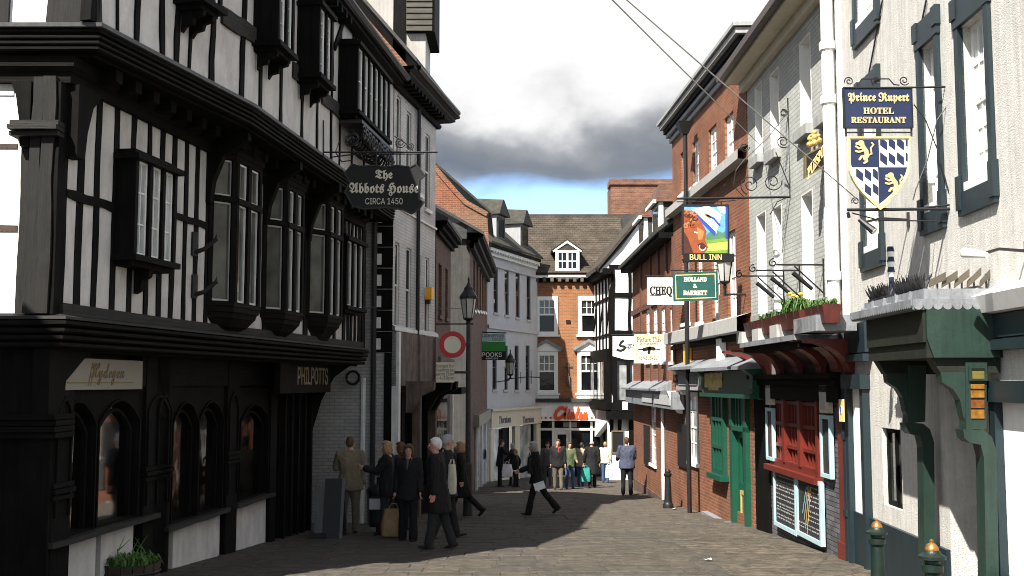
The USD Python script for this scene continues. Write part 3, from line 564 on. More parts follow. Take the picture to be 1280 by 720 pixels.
# ---------------------------------------------------------------- generic walls and sash windows
def wall(fr, poly, holes, th, m, parent, name='wall', n0=0.0):
    poly = poly if hasattr(poly, 'geom_type') else Polygon(poly)
    for h in holes: poly = poly.difference(sbox(*h))
    return obj(name, MB().prism(fr, poly, n0 - th, n0), m, parent)
def sash(parent, fr, u0, u1, z0, z1, rec=.1, fw=.055, cols=2, rows=(2, 2), frame='white_paint', pane='dark_pane', sill='white_paint', sillp=.06, n0=0.0, bar=.022, name='window'):
    """double-hung sash: outer frame, meeting rail, glazing bars, one pane per light; rows = (lower, upper)"""
    n = n0 - rec; zm = (z0 + z1) / 2 if len(rows) > 1 else z1
    w = obj(name, MB().prism(fr, sbox(u0, z0, u1, z1).difference(sbox(u0 + fw, z0 + fw, u1 - fw, z1 - fw)), n - .05, n), frame, parent)
    parts = [(z0 + fw, zm - .02, rows[0], 0)] + ([(zm + .02, z1 - fw, rows[1], .02)] if len(rows) > 1 else [])
    if len(rows) > 1: obj('meeting_rail', MB().box(fr, u0 + fw, u1 - fw, n - .05, n - .004, zm - .02, zm + .02), frame, w)
    for a, b, r, dn in parts:
        g = MB(); aa, bb = u0 + fw, u1 - fw
        for k in range(1, cols): u = aa + (bb - aa) * k / cols; g.box(fr, u - bar / 2, u + bar / 2, n - .045 + dn, n - .015 + dn, a, b)
        for k in range(1, r): z = a + (b - a) * k / r; g.box(fr, aa, bb, n - .044 + dn, n - .016 + dn, z - bar / 2, z + bar / 2)
        if g.n: obj('glazing_bar', g, frame, w)
        obj('pane', MB().box(fr, aa, bb, n - .036 + dn, n - .03 + dn, a, b), pane, w)
    if sill: obj('sill', MB().box(fr, u0 - .06, u1 + .06, n - .03, n0 + sillp, z0 - .09, z0 - .002), sill, w)
    return w
def pxwin(fr, xa, xb, ya, yb, xr=None):
    """window rectangle from photo pixels: left and right x, top and bottom y read at column xr"""
    ym = (ya + yb) / 2; u0, u1 = sorted((fr.U(xa, ym), fr.U(xb, ym))); xr = xr or (xa + xb) / 2
    return u0, u1, fr.Z(xr, yb), fr.Z(xr, ya)
def r4(w): return (w[0], w[2], w[1], w[3])
# ---------------------------------------------------------------- white painted house beyond the timber one
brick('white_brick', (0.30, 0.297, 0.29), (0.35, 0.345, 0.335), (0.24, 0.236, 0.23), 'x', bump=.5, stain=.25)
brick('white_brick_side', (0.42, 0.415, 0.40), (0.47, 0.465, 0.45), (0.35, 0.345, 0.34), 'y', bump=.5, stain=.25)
brick('orange_brick', (0.24, 0.085, 0.04), (0.16, 0.052, 0.028), (0.22, 0.16, 0.11), 'x', stain=.4)
brick('brown_brick', (0.12, 0.062, 0.042), (0.085, 0.044, 0.032), (0.11, 0.09, 0.075), 'y', stain=.35)
mat('stained_render', (0.13, 0.10, 0.08), 0.85, 0.45, 3, 0.4, streak=.5, grain=(7, 7, .8))
mat('slate', (0.045, 0.045, 0.043), 0.7, 0.35, 4, 0.5, 0.015, grain=(4, 4, 12), streak=.35)
mat('slate_lichen', (0.042, 0.040, 0.030), 0.8, 0.5, 5, 0.6, 0.015, grain=(3, 3, 14), streak=.4)
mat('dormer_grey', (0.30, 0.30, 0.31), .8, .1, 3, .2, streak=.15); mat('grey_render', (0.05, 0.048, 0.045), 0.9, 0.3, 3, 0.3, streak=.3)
WX, WY, WX2, WY2 = -2.6, 23.4, -1.95, 27.2                      # near and far end of its street front
WS = Fr((WX, WY), (WX2, WY2)); WF = Fr((-6.0, WY), (WX, WY))
WH = thing('white_house', 'tall narrow white painted house with black quoins, dark cornice and attic dormer', 'house', (WX, WY, gz(WY)))
CZ = 8.5
wins = [pxwin(WS, 495.5, 501, 120, 224), pxwin(WS, 508, 514, 140, 233), pxwin(WS, 521, 526.5, 157, 242), pxwin(WS, 531.5, 537.5, 168, 262)]
wl = [pxwin(WS, 493.5, 499, 303, 410), pxwin(WS, 507.5, 514, 310, 415), pxwin(WS, 522, 525.5, 318, 416), pxwin(WS, 531, 536.5, 322, 417)]
zf = WS.Z(515, 418)
wall(WS, [(0, zf), (WS.L, zf), (WS.L, CZ), (0, CZ)], [r4(q) for q in wins + wl], .3, 'white_brick_side', WH)
for q in wins + wl: sash(WH, WS, *q, rec=.035, fw=.045, cols=1, rows=(1, 1), frame='old_white_paint', pane='dark_pane', sill='old_white_paint')
wall(WF, [(0, gz(WY) - .2), (WF.L, gz(WY) - .2), (WF.L, CZ), (0, CZ)], [], .3, 'white_brick', WH)
wall(WF, [(0, CZ), (WF.L + .45, CZ), (WF.L - 2.4, CZ + 3.4), (0, CZ + 3.4)], [], .3, 'orange_brick', WH)
obj('wall', MB().bbox(-6, WX - .2, WY + .3, WY2 - .1, -2, CZ), 'dark_room', WH)
# black and white quoins on the corner
for i in range(7):
    z = 2.35 + i * .46; obj('quoin', MB().box(WF, WF.L - .42, WF.L + .004, -.02, .02, z, z + .44), 'black_oak', WH)
    obj('quoin', MB().box(WF, WF.L - .40, WF.L - .24, .02, .032, z + .06, z + .3), 'old_white_paint', WH)
obj('pilaster', MB().box(WF, WF.L - .16, WF.L + .003, 0, .03, gz(WY) - .2, 2.34), 'black_oak', WH)
for z, o, h in ((WS.Z(515, 271), .05, .07), (WS.Z(515, 417), .10, .12)): obj('string_course', MB().sweep([(WX - .03, WY - .02), (WX2, WY2)], [(-.05, z), (o, z), (o, z + h * .6), (o * .4, z + h), (-.05, z + h)]), 'old_white_paint', WH)
# cornice with modillions; returns at the far end
PC = [(WX - .04, WY - .25), (WX2, WY2 + .05), (-3.2, WY2 + .28)]
for k, (o, z, h) in enumerate(((.12, CZ - .32, .1), (.42, CZ - .12, .1), (.52, CZ - .02, .12))): obj('cornice', MB().sweep(PC, [(-.1, z), (o * .75, z), (o, z + h * .6), (o, z + h), (-.1, z + h)]), 'black_oak_across' if k == 0 else 'weathered_oak_across', WH)
for i in range(11): u = .1 + i * .32; obj('modillion', MB().box(WS, u, u + .13, 0, .36, CZ - .22, CZ - .12), 'black_oak', WH)
obj('gutter', MB().sweep([(WX + .54, WY - .1), (WX2 + .57, WY2 + .2)], [(-.06, CZ + .1), (0, CZ + .04), (.06, CZ + .1), (.05, CZ + .16), (-.05, CZ + .16)]), 'black_iron', WH)
rf = MB().hexa([(x, y, CZ + z) for dz in (.1, .2) for x, y, z in ((WX + .5, WY - .2, dz + .12), (WX2 + .55, WY2 + .2, dz), (WX2 - 2.6, WY2 + .2, dz + 3.5), (WX - 2.5, WY - .2, dz + 3.6))])
obj('roof', rf, 'slate', WH)
mat('dormer_wall', (0.34, 0.325, 0.30), .9, .15, 3, .3, streak=.2); mat('hood_board', (0.06, 0.055, 0.046), .8, .3, 5, .4, grain=(2, 2, 30), streak=.4)
D = obj('dormer', MB().bbox(-3.9, -2.0, 24.4, 25.8, CZ + .2, CZ + 2.9), 'dormer_wall', WH)
obj('dormer_hood', MB().bbox(-2.44, -1.78, 24.3, 25.9, CZ + 1.25, CZ + 2.7), 'black_oak', D)
for i in range(9): z = CZ + 1.27 + i * .14; obj('board', MB().hexa([(-2.44, 24.25, z), (-1.84, 24.25, z), (-1.84, 24.3, z), (-2.44, 24.3, z), (-2.44, 24.28, z + .15), (-1.84, 24.28, z + .15), (-1.84, 24.3, z + .15), (-2.44, 24.3, z + .15)]), 'hood_board', D)
obj('dormer_side_window', MB().bbox(-2.75, -2.46, 24.36, 24.41, CZ + .3, CZ + 2.7), 'black_oak', D)
obj('pane', MB().bbox(-2.2, -2.18, 24.6, 25.6, CZ + .5, CZ + 1.35), 'dark_pane', D)
obj('drainpipe', MB().tube([WS.W(1.9, .07, CZ - .3), WS.W(1.9, .07, 1.0), WS.W(1.9, .07, gz(23))], .05, 6), 'black_iron', WH)
obj('drainpipe', MB().tube([WF.W(WF.U(468, 400), .07, 5.6), WF.W(WF.U(468, 400), .07, gz(WY))], .06, 6), 'black_iron', WH)
obj('pipe', MB().tube([WF.W(WF.U(454, 560), .06, 1.8), WF.W(WF.U(454, 560), .06, gz(WY))], .055, 6), 'old_white_paint', WH)
obj('ring_bracket', MB().tube([(-3.42 + .14 * math.cos(a), WY - .12, 1.8 + .14 * math.sin(a)) for a in np.linspace(0, 6.28, 13)], .03, 5), 'weathered_oak', WH)
# weathered fascia band and dark shopfront
obj('fascia', MB().box(WS, 0, WS.L, -.2, .1, WS.Z(515, 482), zf - .0), 'stained_render', WH)
for a in (.0, 1.85, 3.35): obj('pilaster', MB().box(WS, a, a + .16, -.2, .16, gz(22) - .4, zf - .02), 'stained_render' if a else 'old_white_paint', WH)
for a, b in ((.18, 1.0), (1.0, 1.82), (2.05, 3.3)):
    obj('shop_pane', MB().box(WS, a, b, -.12, -.1, gz(24) + .6, WS.Z(515, 484)), 'dark_pane', WH)
    obj('shop_frame', MB().prism(WS, sbox(a, gz(24) - .1, b, WS.Z(515, 483)).difference(sbox(a + .06, gz(24) + .55, b - .06, WS.Z(515, 490))), -.14, -.02), 'black_oak', WH)
for u in (.9, 2.6, 3.2):
    q = Fr(WS.W(u, 0, 0)[:2], WS.W(u, 1, 0)[:2]); z = WS.Z(515, 482)
    obj('bracket', MB().prism(q, [(.1, z + .1), (.75, z + .1), (.72, z - .1), (.4, z - .25), (.2, z - .6), (.1, z - .6)], -.09, .09), 'black_oak' if u > 2 else 'stained_render', WH)
# ---------------------------------------------------------------- low brown house, then the dark flank and brown brick house
LB = Fr((-1.97, 27.9), (-1.8, 31.6)); LH = thing('low_brick_house', 'low brown brick house with deep dark eaves, just beyond the white house', 'house', (-1.97, 27.9, gz(28)))
ez = LB.Z(556, 296)
wq = [pxwin(LB, 548, 552, 330, 395), pxwin(LB, 556.5, 559.5, 336, 398)]
wall(LB, [(0, -2.3), (LB.L, -2.3), (LB.L, ez), (0, ez)], [r4(q) for q in wq], .3, 'brown_brick', LH)
for q in wq: sash(LH, LB, *q, cols=1, rows=(2, 2), frame='old_white_paint', sill='stained_render')
obj('wall', MB().bbox(-5, -2.15, 27.8, 31.58, -2.5, ez - .1), 'brown_brick', LH)
for k, (o, z) in enumerate(((.1, ez - .2), (.2, ez - .08), (.3, ez + .03))): obj('cornice', MB().sweep([(-1.98, 27.7), (-1.8, 31.65), (-2.6, 31.69)], [(-.1, z), (o, z), (o, z + .1), (-.1, z + .1)]), 'black_oak_across', LH)
obj('roof', MB().hexa([(-1.65, 27.7, ez + .1), (-1.48, 31.7, ez + .1), (-4, 31.7, ez + 1.4), (-4, 27.7, ez + 1.4), (-1.65, 27.7, ez + .2), (-1.48, 31.7, ez + .2), (-4, 31.7, ez + 1.5), (-4, 27.7, ez + 1.5)]), 'slate', LH)
obj('shop_fascia', MB().box(LB, .1, LB.L, 0, .12, LB.Z(556, 478) - .0, LB.Z(556, 448)), 'stained_render', LH)
obj('pilaster', MB().box(LB, LB.L - .25, LB.L, 0, .1, -2.2, LB.Z(556, 480)), 'old_white_paint', LH)
obj('shop_pane', MB().box(LB, .2, LB.L - .3, 0, .02, gz(27) + .5, LB.Z(556, 480)), 'dark_pane', LH)
obj('hood', MB().box(LB, .8, 2.6, .1, .6, LB.Z(556, 492), LB.Z(556, 484)), 'black_oak', LH)
# brown house with the dark flank
DF = Fr((-4.0, 36.0), (-1.42, 36.0)); DS = Fr((-1.42, 36.0), (-1.12, 48.0))
DH = thing('brown_brick_house', 'brown brick house with dark rendered flank, white upper windows and red brick gable behind', 'house', (-1.42, 36.0, gz(36)))
ez = DF.Z(586, 300)
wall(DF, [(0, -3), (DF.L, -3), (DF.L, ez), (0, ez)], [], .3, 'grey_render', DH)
wq = [pxwin(DS, a, b, 325 + (a - 592) * .6, 388 + (a - 592) * .15) for a, b in ((591.5, 594), (595.5, 598), (599.3, 601.3), (602.5, 604.5), (605.6, 607.2))]
wall(DS, [(0, -3.2), (DS.L, -3.2), (DS.L, ez), (0, ez)], [r4(q) for q in wq], .3, 'brown_brick', DH)
for q in wq: sash(DH, DS, *q, cols=1, rows=(1, 1), pane='lit_pane')
for k, (o, z) in enumerate(((.15, ez - .3), (.3, ez - .12), (.45, ez + .06))): obj('cornice', MB().sweep([(-4, 36.0), (-1.42, 36.0), (-1.12, 48)] if k == 5 else [(-1.42, 35.8), (-1.12, 48)], [(-.1, z), (o, z), (o, z + .17), (-.1, z + .17)]), 'weathered_oak_across', DH)
obj('roof', MB().hexa([(-.95, 35.7, ez + .15), (-.65, 48, ez + .15), (-4, 48, ez + 1.9), (-4, 35.7, ez + 1.9), (-.95, 35.7, ez + .25), (-.65, 48, ez + .25), (-4, 48, ez + 2), (-4, 35.7, ez + 2)]), 'slate', DH)
obj('lead_flashing', MB().bbox(-2.6, -1.5, 35.85, 36.1, DF.Z(570, 299), DF.Z(570, 279)), 'slate', DH)
# red brick parapet gable rising behind it
GF = Fr((-6.0, 41.0), (-.85, 41.0)); gpx = [(540, 300), (612, 320), (609, 268), (598, 262), (582, 253), (568, 238), (556, 224), (545, 211), (520, 190), (480, 190), (480, 300)]
obj('gable_wall', MB().prism(GF, [GF.hit(*p) for p in gpx], -.35, 0), 'orange_brick', DH)
cp = LineString([GF.hit(*p) for p in gpx[2:9]]).buffer(.09, cap_style=2); obj('coping', MB().prism(GF, cp, -.4, .06), 'orange_brick', DH)
obj('roof', MB().hexa([(-.8, 41.3, 8.2), (-.8, 47, 8.0), (-4.2, 47, 11.2), (-4.2, 41.3, 11.2), (-.8, 41.3, 8.3), (-.8, 47, 8.1), (-4.2, 47, 11.3), (-4.2, 41.3, 11.3)]), 'slate_lichen', DH)
obj('shop_front', MB().box(DS, 3, DS.L - .1, 0, .05, gz(47) - .2, DS.Z(600, 528)), 'curtained_pane', DH)
obj('shop_fascia', MB().box(DS, 2.5, DS.L, 0, .2, DS.Z(600, 529), DS.Z(600, 515)), 'fascia_cream', DH)
for u in (3, 6, 9, 11.7): obj('pilaster', MB().box(DS, u, u + .2, 0, .12, gz(47) - .3, DS.Z(600, 528)), 'old_white_paint', DH)
# ---------------------------------------------------------------- white rendered house with dormers and a cream shopfront
RS = Fr((-1.1, 48.0), (1.28, 54.4)); RF = Fr((-4, 48.0), (-1.1, 48.0))
RH = thing('white_dormer_house', 'white rendered house with two slate dormers above narrow windows and a cream shopfront', 'house', (-1.1, 48, gz(48)))
ez = RS.Z(640, 320); zg = gz(50) - .6
mat('render_white', (0.42, 0.42, 0.425), 0.9, 0.07, 2, 0.3, streak=.12)
up = [pxwin(RS, 617 + d * 13.8, 622.5 + d * 13.6, 335 + d * 3.2, 391 + d * 3.0) for d in range(4)]
lo = [pxwin(RS, 615.5 + d * 13.9, 621 + d * 13.7, 432 + d * .0, 487 + d * .3) for d in range(4)]
zf = RS.Z(640, 513)
wall(RS, [(0, zf), (RS.L, zf), (RS.L, ez), (0, ez)], [r4(q) for q in up + lo], .3, 'render_white', RH)
for q in up + lo: sash(RH, RS, *q, rec=.05, fw=.045, cols=1, rows=(1, 1), frame='soot_glass_frame', pane='dark_pane', sill='render_white')
wall(RF, [(0, zg), (RF.L, zg), (RF.L, ez), (0, ez)], [], .3, 'render_white', RH)
obj('wall', MB().bbox(-4, -1.15, 48.3, 54, zg, ez - .2), 'dark_room', RH)
for z, o, h in ((RS.Z(640, 414), .08, .16), (ez - .75, .08, .1)): obj('string_course', MB().sweep([(-1.1, 48), (1.28, 54.4)], [(-.1, z), (o, z), (o, z + h), (-.1, z + h)]), 'render_white', RH)
for k, (o, z) in enumerate(((.12, ez - .3), (.24, ez - .1), (.3, ez + .05))): obj('cornice', MB().sweep([(-2.5, 48.0), (-1.1, 48), (1.18, 54.1)], [(-.1, z), (o, z), (o, z + .14), (-.1, z + .14)]), 'old_white_paint' if k < 2 else 'black_oak_across', RH)
for i in range(20): u = .2 + i * .33; obj('modillion', MB().box(RS, u, u + .13, 0, .22, ez - .16, ez - .02), 'old_white_paint', RH)
def roofpt(k, u, n, dz): return RS.W(u, n, dz)
obj('roof', MB().hexa([RS.W(-.3, .32, ez + .2), RS.W(RS.L + .02, .32, ez + .2), RS.W(RS.L + .02, -3.2, ez + 3.4), RS.W(-.3, -3.2, ez + 3.4), RS.W(-.3, .32, ez + .3), RS.W(RS.L + .02, .32, ez + .3), RS.W(RS.L + .02, -3.2, ez + 3.5), RS.W(-.3, -3.2, ez + 3.5)]), 'slate_lichen', RH)
for k, (pa, pb, ya, yb) in enumerate(((602, 636, 270, 300), (638, 658, 283, 308))):
    u = (1.35, 4.6)[k]; z0, z1 = ez + .45, ez + 1.75
    d = obj('dormer', MB().box(RS, u, u + 1.15, -2.0, -.1, z0, z1), 'dormer_grey', RH)
    obj('dormer_roof', MB().hexa([RS.W(u - .15, -2.4, z1), RS.W(u + 1.3, -2.4, z1), RS.W(u + 1.3, .12, z1), RS.W(u - .15, .12, z1), RS.W(u - .05, -2.4, z1 + .9), RS.W(u + 1.2, -2.4, z1 + .9), RS.W(u + .65, .05, z1 + .75), RS.W(u + .5, .05, z1 + .75)]), 'slate_lichen', d)
    obj('window_frame', MB().prism(RS, sbox(u + .12, z0 + .2, u + 1.03, z1 - .1).difference(sbox(u + .2, z0 + .28, u + .95, z1 - .18)), -.1, -.06), 'soot_glass_frame', d); obj('pane', MB().box(RS, u + .2, u + .95, -.095, -.085, z0 + .28, z1 - .18), 'dark_pane', d)
mat('cream_paint', (0.52, 0.47, 0.36), 0.6, 0.1, 4, 0.1, streak=.1)
mat('red_poster', (0.5, 0.03, 0.03), 0.5, .1, 5, 0)
fa = obj('shop_fascia', MB().box(RS, 0, RS.L, 0, .22, RS.Z(640, 532) - .0, zf + .02), 'cream_paint', RH)
obj('fascia_moulding', MB().box(RS, -.05, RS.L + .05, 0, .3, zf + .03, zf + .13), 'cream_paint', RH)
for pa, pb in ((609, 613), (640, 646), (667, 672)): obj('pilaster', MB().box(RS, RS.U(pa, 560), RS.U(pb, 560), 0, .16, gz(51) - .8, RS.Z(640, 533)), 'cream_paint', RH)
for pa, pb, m in ((613, 627, 'lit_pane'), (627, 640, 'dark_pane'), (646, 652, 'red_poster'), (652, 667, 'curtained_pane')): obj('shop_pane', MB().box(RS, RS.U(pa, 560), RS.U(pb, 560), -.2, -.15, gz(51) - .4, RS.Z(640, 534)), m, RH)
obj('stall_riser', MB().box(RS, RS.U(613, 560), RS.U(640, 560), -.2, .02, gz(51) - .8, gz(51) + .15), 'cream_paint', RH)
# ---------------------------------------------------------------- the orange brick shop that closes the street
brick('bright_orange_brick', (0.30, 0.112, 0.04), (0.22, 0.078, 0.03), (0.25, 0.165, 0.10), 'x', stain=.25, bump=.4)
mat('mossy_roof_tile', (0.05, 0.04, 0.029), 0.9, 0.5, 5, 0.9, 0.03, grain=(2.2, 5, 5), streak=.4)
CF = Fr((0.6, 54.5), (6.6, 54.5)); zg = gz(55) - .2
CH = thing('orange_brick_shop', 'orange brick shop with stone tile roof, one white dormer and white fascia closing the street', 'shop', (2.5, 55, gz(55)))
ez = CF.Z(710, 350)
def W4(xa, xb, ya, yb): return pxwin(CF, xa, xb, ya, yb)
ww = [W4(672, 695, 373, 417), W4(725, 748, 373, 417), W4(672, 695, 442, 490), W4(724, 748, 442, 490)]
zsh = CF.Z(710, 499)
wall(CF, [(0, zsh), (CF.L, zsh), (CF.L, ez), (0, ez)], [r4(q) for q in ww], .3, 'bright_orange_brick', CH)
for i, q in enumerate(ww):
    u0, u1, z0, z1 = q
    w = obj('window', MB().prism(CF, sbox(u0 - .1, z0 - .06, u1 + .1, z1 + .1).difference(sbox(u0 + .1, z0 + .1, u1 - .1, z1 - .1)), -.1, .05), 'white_paint', CH)
    zm = z0 + (z1 - z0) * .54
    obj('meeting_rail', MB().box(CF, u0 + .1, u1 - .1, -.09, .0, zm - .04, zm + .04), 'white_paint', w)
    g = MB()
    for k in (1, 2): u = u0 + .1 + (u1 - u0 - .2) * k / 3; g.box(CF, u - .022, u + .022, -.08, -.03, zm, z1 - .1)
    z = (zm + z1 - .1) / 2; g.box(CF, u0 + .1, u1 - .1, -.08, -.031, z - .022, z + .022); obj('glazing_bar', g, 'white_paint', w)
    obj('pane', MB().box(CF, u0 + .1, u1 - .1, -.07, -.06, z0 + .1, zm - .04), 'dark_pane', w); obj('pane', MB().box(CF, u0 + .1, u1 - .1, -.07, -.06, zm + .04, z1 - .1), 'grey_pane', w)
    obj('sill', MB().box(CF, u0 - .2, u1 + .2, -.05, .14, z0 - .16, z0 - .062), 'white_paint', w)
    if i > 1:
        c = (u0 + u1) / 2; obj('pediment', MB().prism(CF, [(u0 - .25, z1 + .12), (u1 + .25, z1 + .12), (u1 + .25, z1 + .2), (c, z1 + .62), (u0 - .25, z1 + .2)], -.02, .08), 'white_paint', w)
        obj('pediment_moulding', MB().prism(CF, LineString([(u0 - .3, z1 + .2), (c, z1 + .66), (u1 + .3, z1 + .2)]).buffer(.07, cap_style=2, join_style=2), .0, .2), 'lead', w)
        obj('architrave', MB().box(CF, u0 - .14, u1 + .14, .0, .1, z0 - .6, z0 - .17), 'white_paint', w)
obj('gutter', MB().box(CF, -.3, CF.L + .3, 0, .3, ez + .12, ez + .22), 'white_paint', CH); obj('eaves_board', MB().box(CF, 0, CF.L, 0, .12, ez - .12, ez + .1), 'black_oak', CH)
for i in range(16): obj('modillion', MB().box(CF, .2 + i * .38, .36 + i * .38, .12, .28, ez - .1, ez + .1), 'stained_render', CH)
zr = Fr((0, 59.5), (1, 59.5)).Z(720, 273)
obj('roof', MB().hexa([(-2.5, 54.2, ez + .2), (7.2, 54.2, ez + .2), (7.2, 59.5, zr), (-2.5, 59.5, zr), (-2.5, 54.2, ez + .32), (7.2, 54.2, ez + .32), (7.2, 59.5, zr + .12), (-2.5, 59.5, zr + .12)]), 'mossy_roof_tile', CH)
# rows of tiles, each course a lipped strip, as deep as the eye can tell courses apart
mt = MB(); sl = (zr - ez - .1) / 4.8; nrow = 26
for i in range(nrow):
    a, b = i / nrow, (i + 1) / nrow; ya, yb = 54.16 + 5.3 * a, 54.16 + 5.3 * b; za, zb = ez + .33 + (zr - ez - .2) * a, ez + .33 + (zr - ez - .2) * b
    x = -2.5 + (i % 2) * .12
    while x < 7.1:
        w = .24; j = R.uniform(0, .025); mt.hexa([(x, ya, za), (x + w - .012, ya, za), (x + w - .012, yb + .03, zb), (x, yb + .03, zb), (x, ya, za + .04 + j), (x + w - .012, ya, za + .04 + j), (x + w - .012, yb + .03, zb + .015), (x, yb + .03, zb + .015)]); x += w
mat('stone_tile', (0.055, 0.044, 0.032), 0.9, 0.5, 1.6, 0.6, 0.02, island=.6, streak=.35, grain=(1.2, 1.2, 1.2))
obj('roof_tiles', mt, 'stone_tile', CH, kind='stuff')
obj('ridge', MB().tube([(-2.5, 59.5, zr + .12), (7.2, 59.5, zr + .12)], .13, 6), 'stone_tile', CH)
# dormer
_yd = min(np.linspace(54.3, 58, 150), key=lambda y: abs((478 - (ez + .35 + (zr - ez - .2) * (y - 54.2) / 5.3 - EYE) / y * FPX) - 340))   # where the roof plane meets the foot of the dormer
DFm = Fr((0, _yd), (1, _yd)); a = DFm.hit(694, 339); b = DFm.hit(724, 314); xa, xb = a[0], b[0]
d = obj('dormer', MB().bbox(xa + .06, xb - .06, _yd + .02, _yd + 2.8, a[1] - .4, b[1]), 'old_white_paint', CH)
w = obj('dormer_window', MB().prism(DFm, sbox(xa, a[1], xb, b[1] + .05).difference(sbox(xa + .16, a[1] + .14, (xa + xb) / 2 - .05, b[1] - .1)).difference(sbox((xa + xb) / 2 + .05, a[1] + .14, xb - .16, b[1] - .1)), .0, .08), 'white_paint', CH)
obj('pane', MB().box(DFm, xa + .2, xb - .14, .0, .03, a[1] + .13, b[1] - .09), 'dark_pane', w)
g = MB()
for x0 in (xa + .16, (xa + xb) / 2 + .05):
    x1 = x0 + (xb - xa) / 2 - .21; g.box(DFm, (x0 + x1) / 2 - .02, (x0 + x1) / 2 + .02, .03, .06, a[1] + .14, b[1] - .1); z = (a[1] + b[1]) / 2; g.box(DFm, x0, x1, .03, .058, z - .02, z + .02)
obj('glazing_bar', g, 'white_paint', w)
c = (xa + xb) / 2; zt = DFm.Z(709, 301)
obj('dormer_gable', MB().prism(DFm, [(xa, b[1] + .05), (xb, b[1] + .05), (c, zt - .12)], -.05, .06), 'mossy_roof_tile', CH)
obj('bargeboard', MB().prism(DFm, LineString([(xa - .12, b[1] + .0), (c, zt - .05), (xb + .12, b[1] + .0)]).buffer(.06, cap_style=2, join_style=2), -.2, .1), 'white_paint', CH)
for s_ in (-1, 1): obj('dormer_roof', MB().hexa([(c, _yd - .1, zt), (c + s_ * ((xb - xa) / 2 + .15), _yd - .1, b[1]), (c + s_ * ((xb - xa) / 2 + .15), _yd + 2.8, b[1]), (c, _yd + 2.8, zt), (c, _yd - .1, zt + .09), (c + s_ * ((xb - xa) / 2 + .2), _yd - .1, b[1] + .06), (c + s_ * ((xb - xa) / 2 + .2), _yd + 2.8, b[1] + .06), (c, _yd + 2.8, zt + .09)]), 'mossy_roof_tile', CH)
obj('vent', MB().bbox(CF.W(CF.U(710, 402), 0, 0)[0] - .1, CF.W(CF.U(710, 402), 0, 0)[0] + .12, 54.45, 54.5, CF.Z(710, 404), CF.Z(710, 400)), 'black_iron', CH)
uq = CF.U(710.5, 470); obj('wall_lamp', MB().box(CF, uq - .08, uq + .08, .02, .12, CF.Z(710, 483), CF.Z(710, 470)).tube([CF.W(uq, .06, CF.Z(710, 470)), CF.W(uq, .06, CF.Z(710, 453))], .03, 5).tube([CF.W(uq - .2, .06, CF.Z(710, 458)), CF.W(uq + .2, .06, CF.Z(710, 458))], .025, 5), 'stained_render', CH)
# shopfront
mat('red_sign', (0.60, 0.075, 0.015), 0.4, .1, 5, 0)
obj('shop_fascia', MB().box(CF, .2, CF.L - .2, 0, .25, CF.Z(710, 526), CF.Z(710, 503)), 'white_paint', CH)
obj('fascia_moulding', MB().box(CF, .1, CF.L - .1, -.05, .42, CF.Z(710, 502.5), CF.Z(710, 498)), 'slate', CH)
obj('wall', MB().bbox(.6, 6.6, 57.5, 59, zg, zsh), 'dark_room', CH); obj('ceiling', MB().bbox(.6, 6.6, 54.5, 57.5, CF.Z(710, 526) + .1, CF.Z(710, 520)), 'dark_room', CH)
zt = CF.Z(710, 527)
for pa, pb in ((670, 673), (690, 693), (712, 714), (738, 741), (757, 760)): obj('shop_frame', MB().box(CF, CF.U(pa, 560), CF.U(pb, 560), -.1, .05, zg, zt), 'old_white_paint', CH)
obj('transom', MB().box(CF, CF.U(671, 540), CF.U(759, 540), -.1, .04, CF.Z(710, 538), CF.Z(710, 535)), 'old_white_paint', CH)
for pa, pb in ((673, 690), (714, 738), (741, 757)): obj('shop_pane', MB().box(CF, CF.U(pa, 560), CF.U(pb, 560), -.06, -.05, zg, zt), 'dark_pane', CH)
dd = obj('door', MB().prism(CF, sbox(CF.U(693, 560), zg, CF.U(712, 560), CF.Z(710, 538)).difference(sbox(CF.U(697, 560), zg + .3, CF.U(708, 560), CF.Z(710, 543))), -.08, -.02), 'old_white_paint', CH); obj('pane', MB().box(CF, CF.U(697, 560), CF.U(708, 560), -.06, -.05, zg + .3, CF.Z(710, 543)), 'dark_pane', dd)
obj('notice', MB().box(CF, CF.U(704, 532), CF.U(721, 532), -.02, .02, CF.Z(710, 534), CF.Z(710, 528)), 'fascia_cream', CH)
# big chimney stack and lead-covered party wall at the right end of that roof
brick('chimney_brick', (0.22, 0.085, 0.045), (0.14, 0.055, 0.033), (0.18, 0.13, 0.10), 'x', stain=.45)
CK = thing('chimney_stack', 'broad orange brick chimney stack standing above the stone tile roof', 'chimney', (5.5, 59.6, 6))
kf = Fr((0, 59.6), (1, 59.6)); xa, xb = kf.U(764, 250), kf.U(850, 250)
obj('stack', MB().bbox(xa, xb, 59.6, 62, 5, kf.Z(800, 231)), 'chimney_brick', CK); obj('cap', MB().bbox(xa - .08, xb, 59.5, 61.1, kf.Z(800, 231), kf.Z(800, 224)), 'chimney_brick', CK)
kf = Fr((0, 57.6), (1, 57.6)); obj('flashing', MB().prism(kf, [kf.hit(*p) for p in ((779, 304), (808, 300), (808, 266), (783, 267), (778, 272))], -1.8, 0), 'slate', CK)
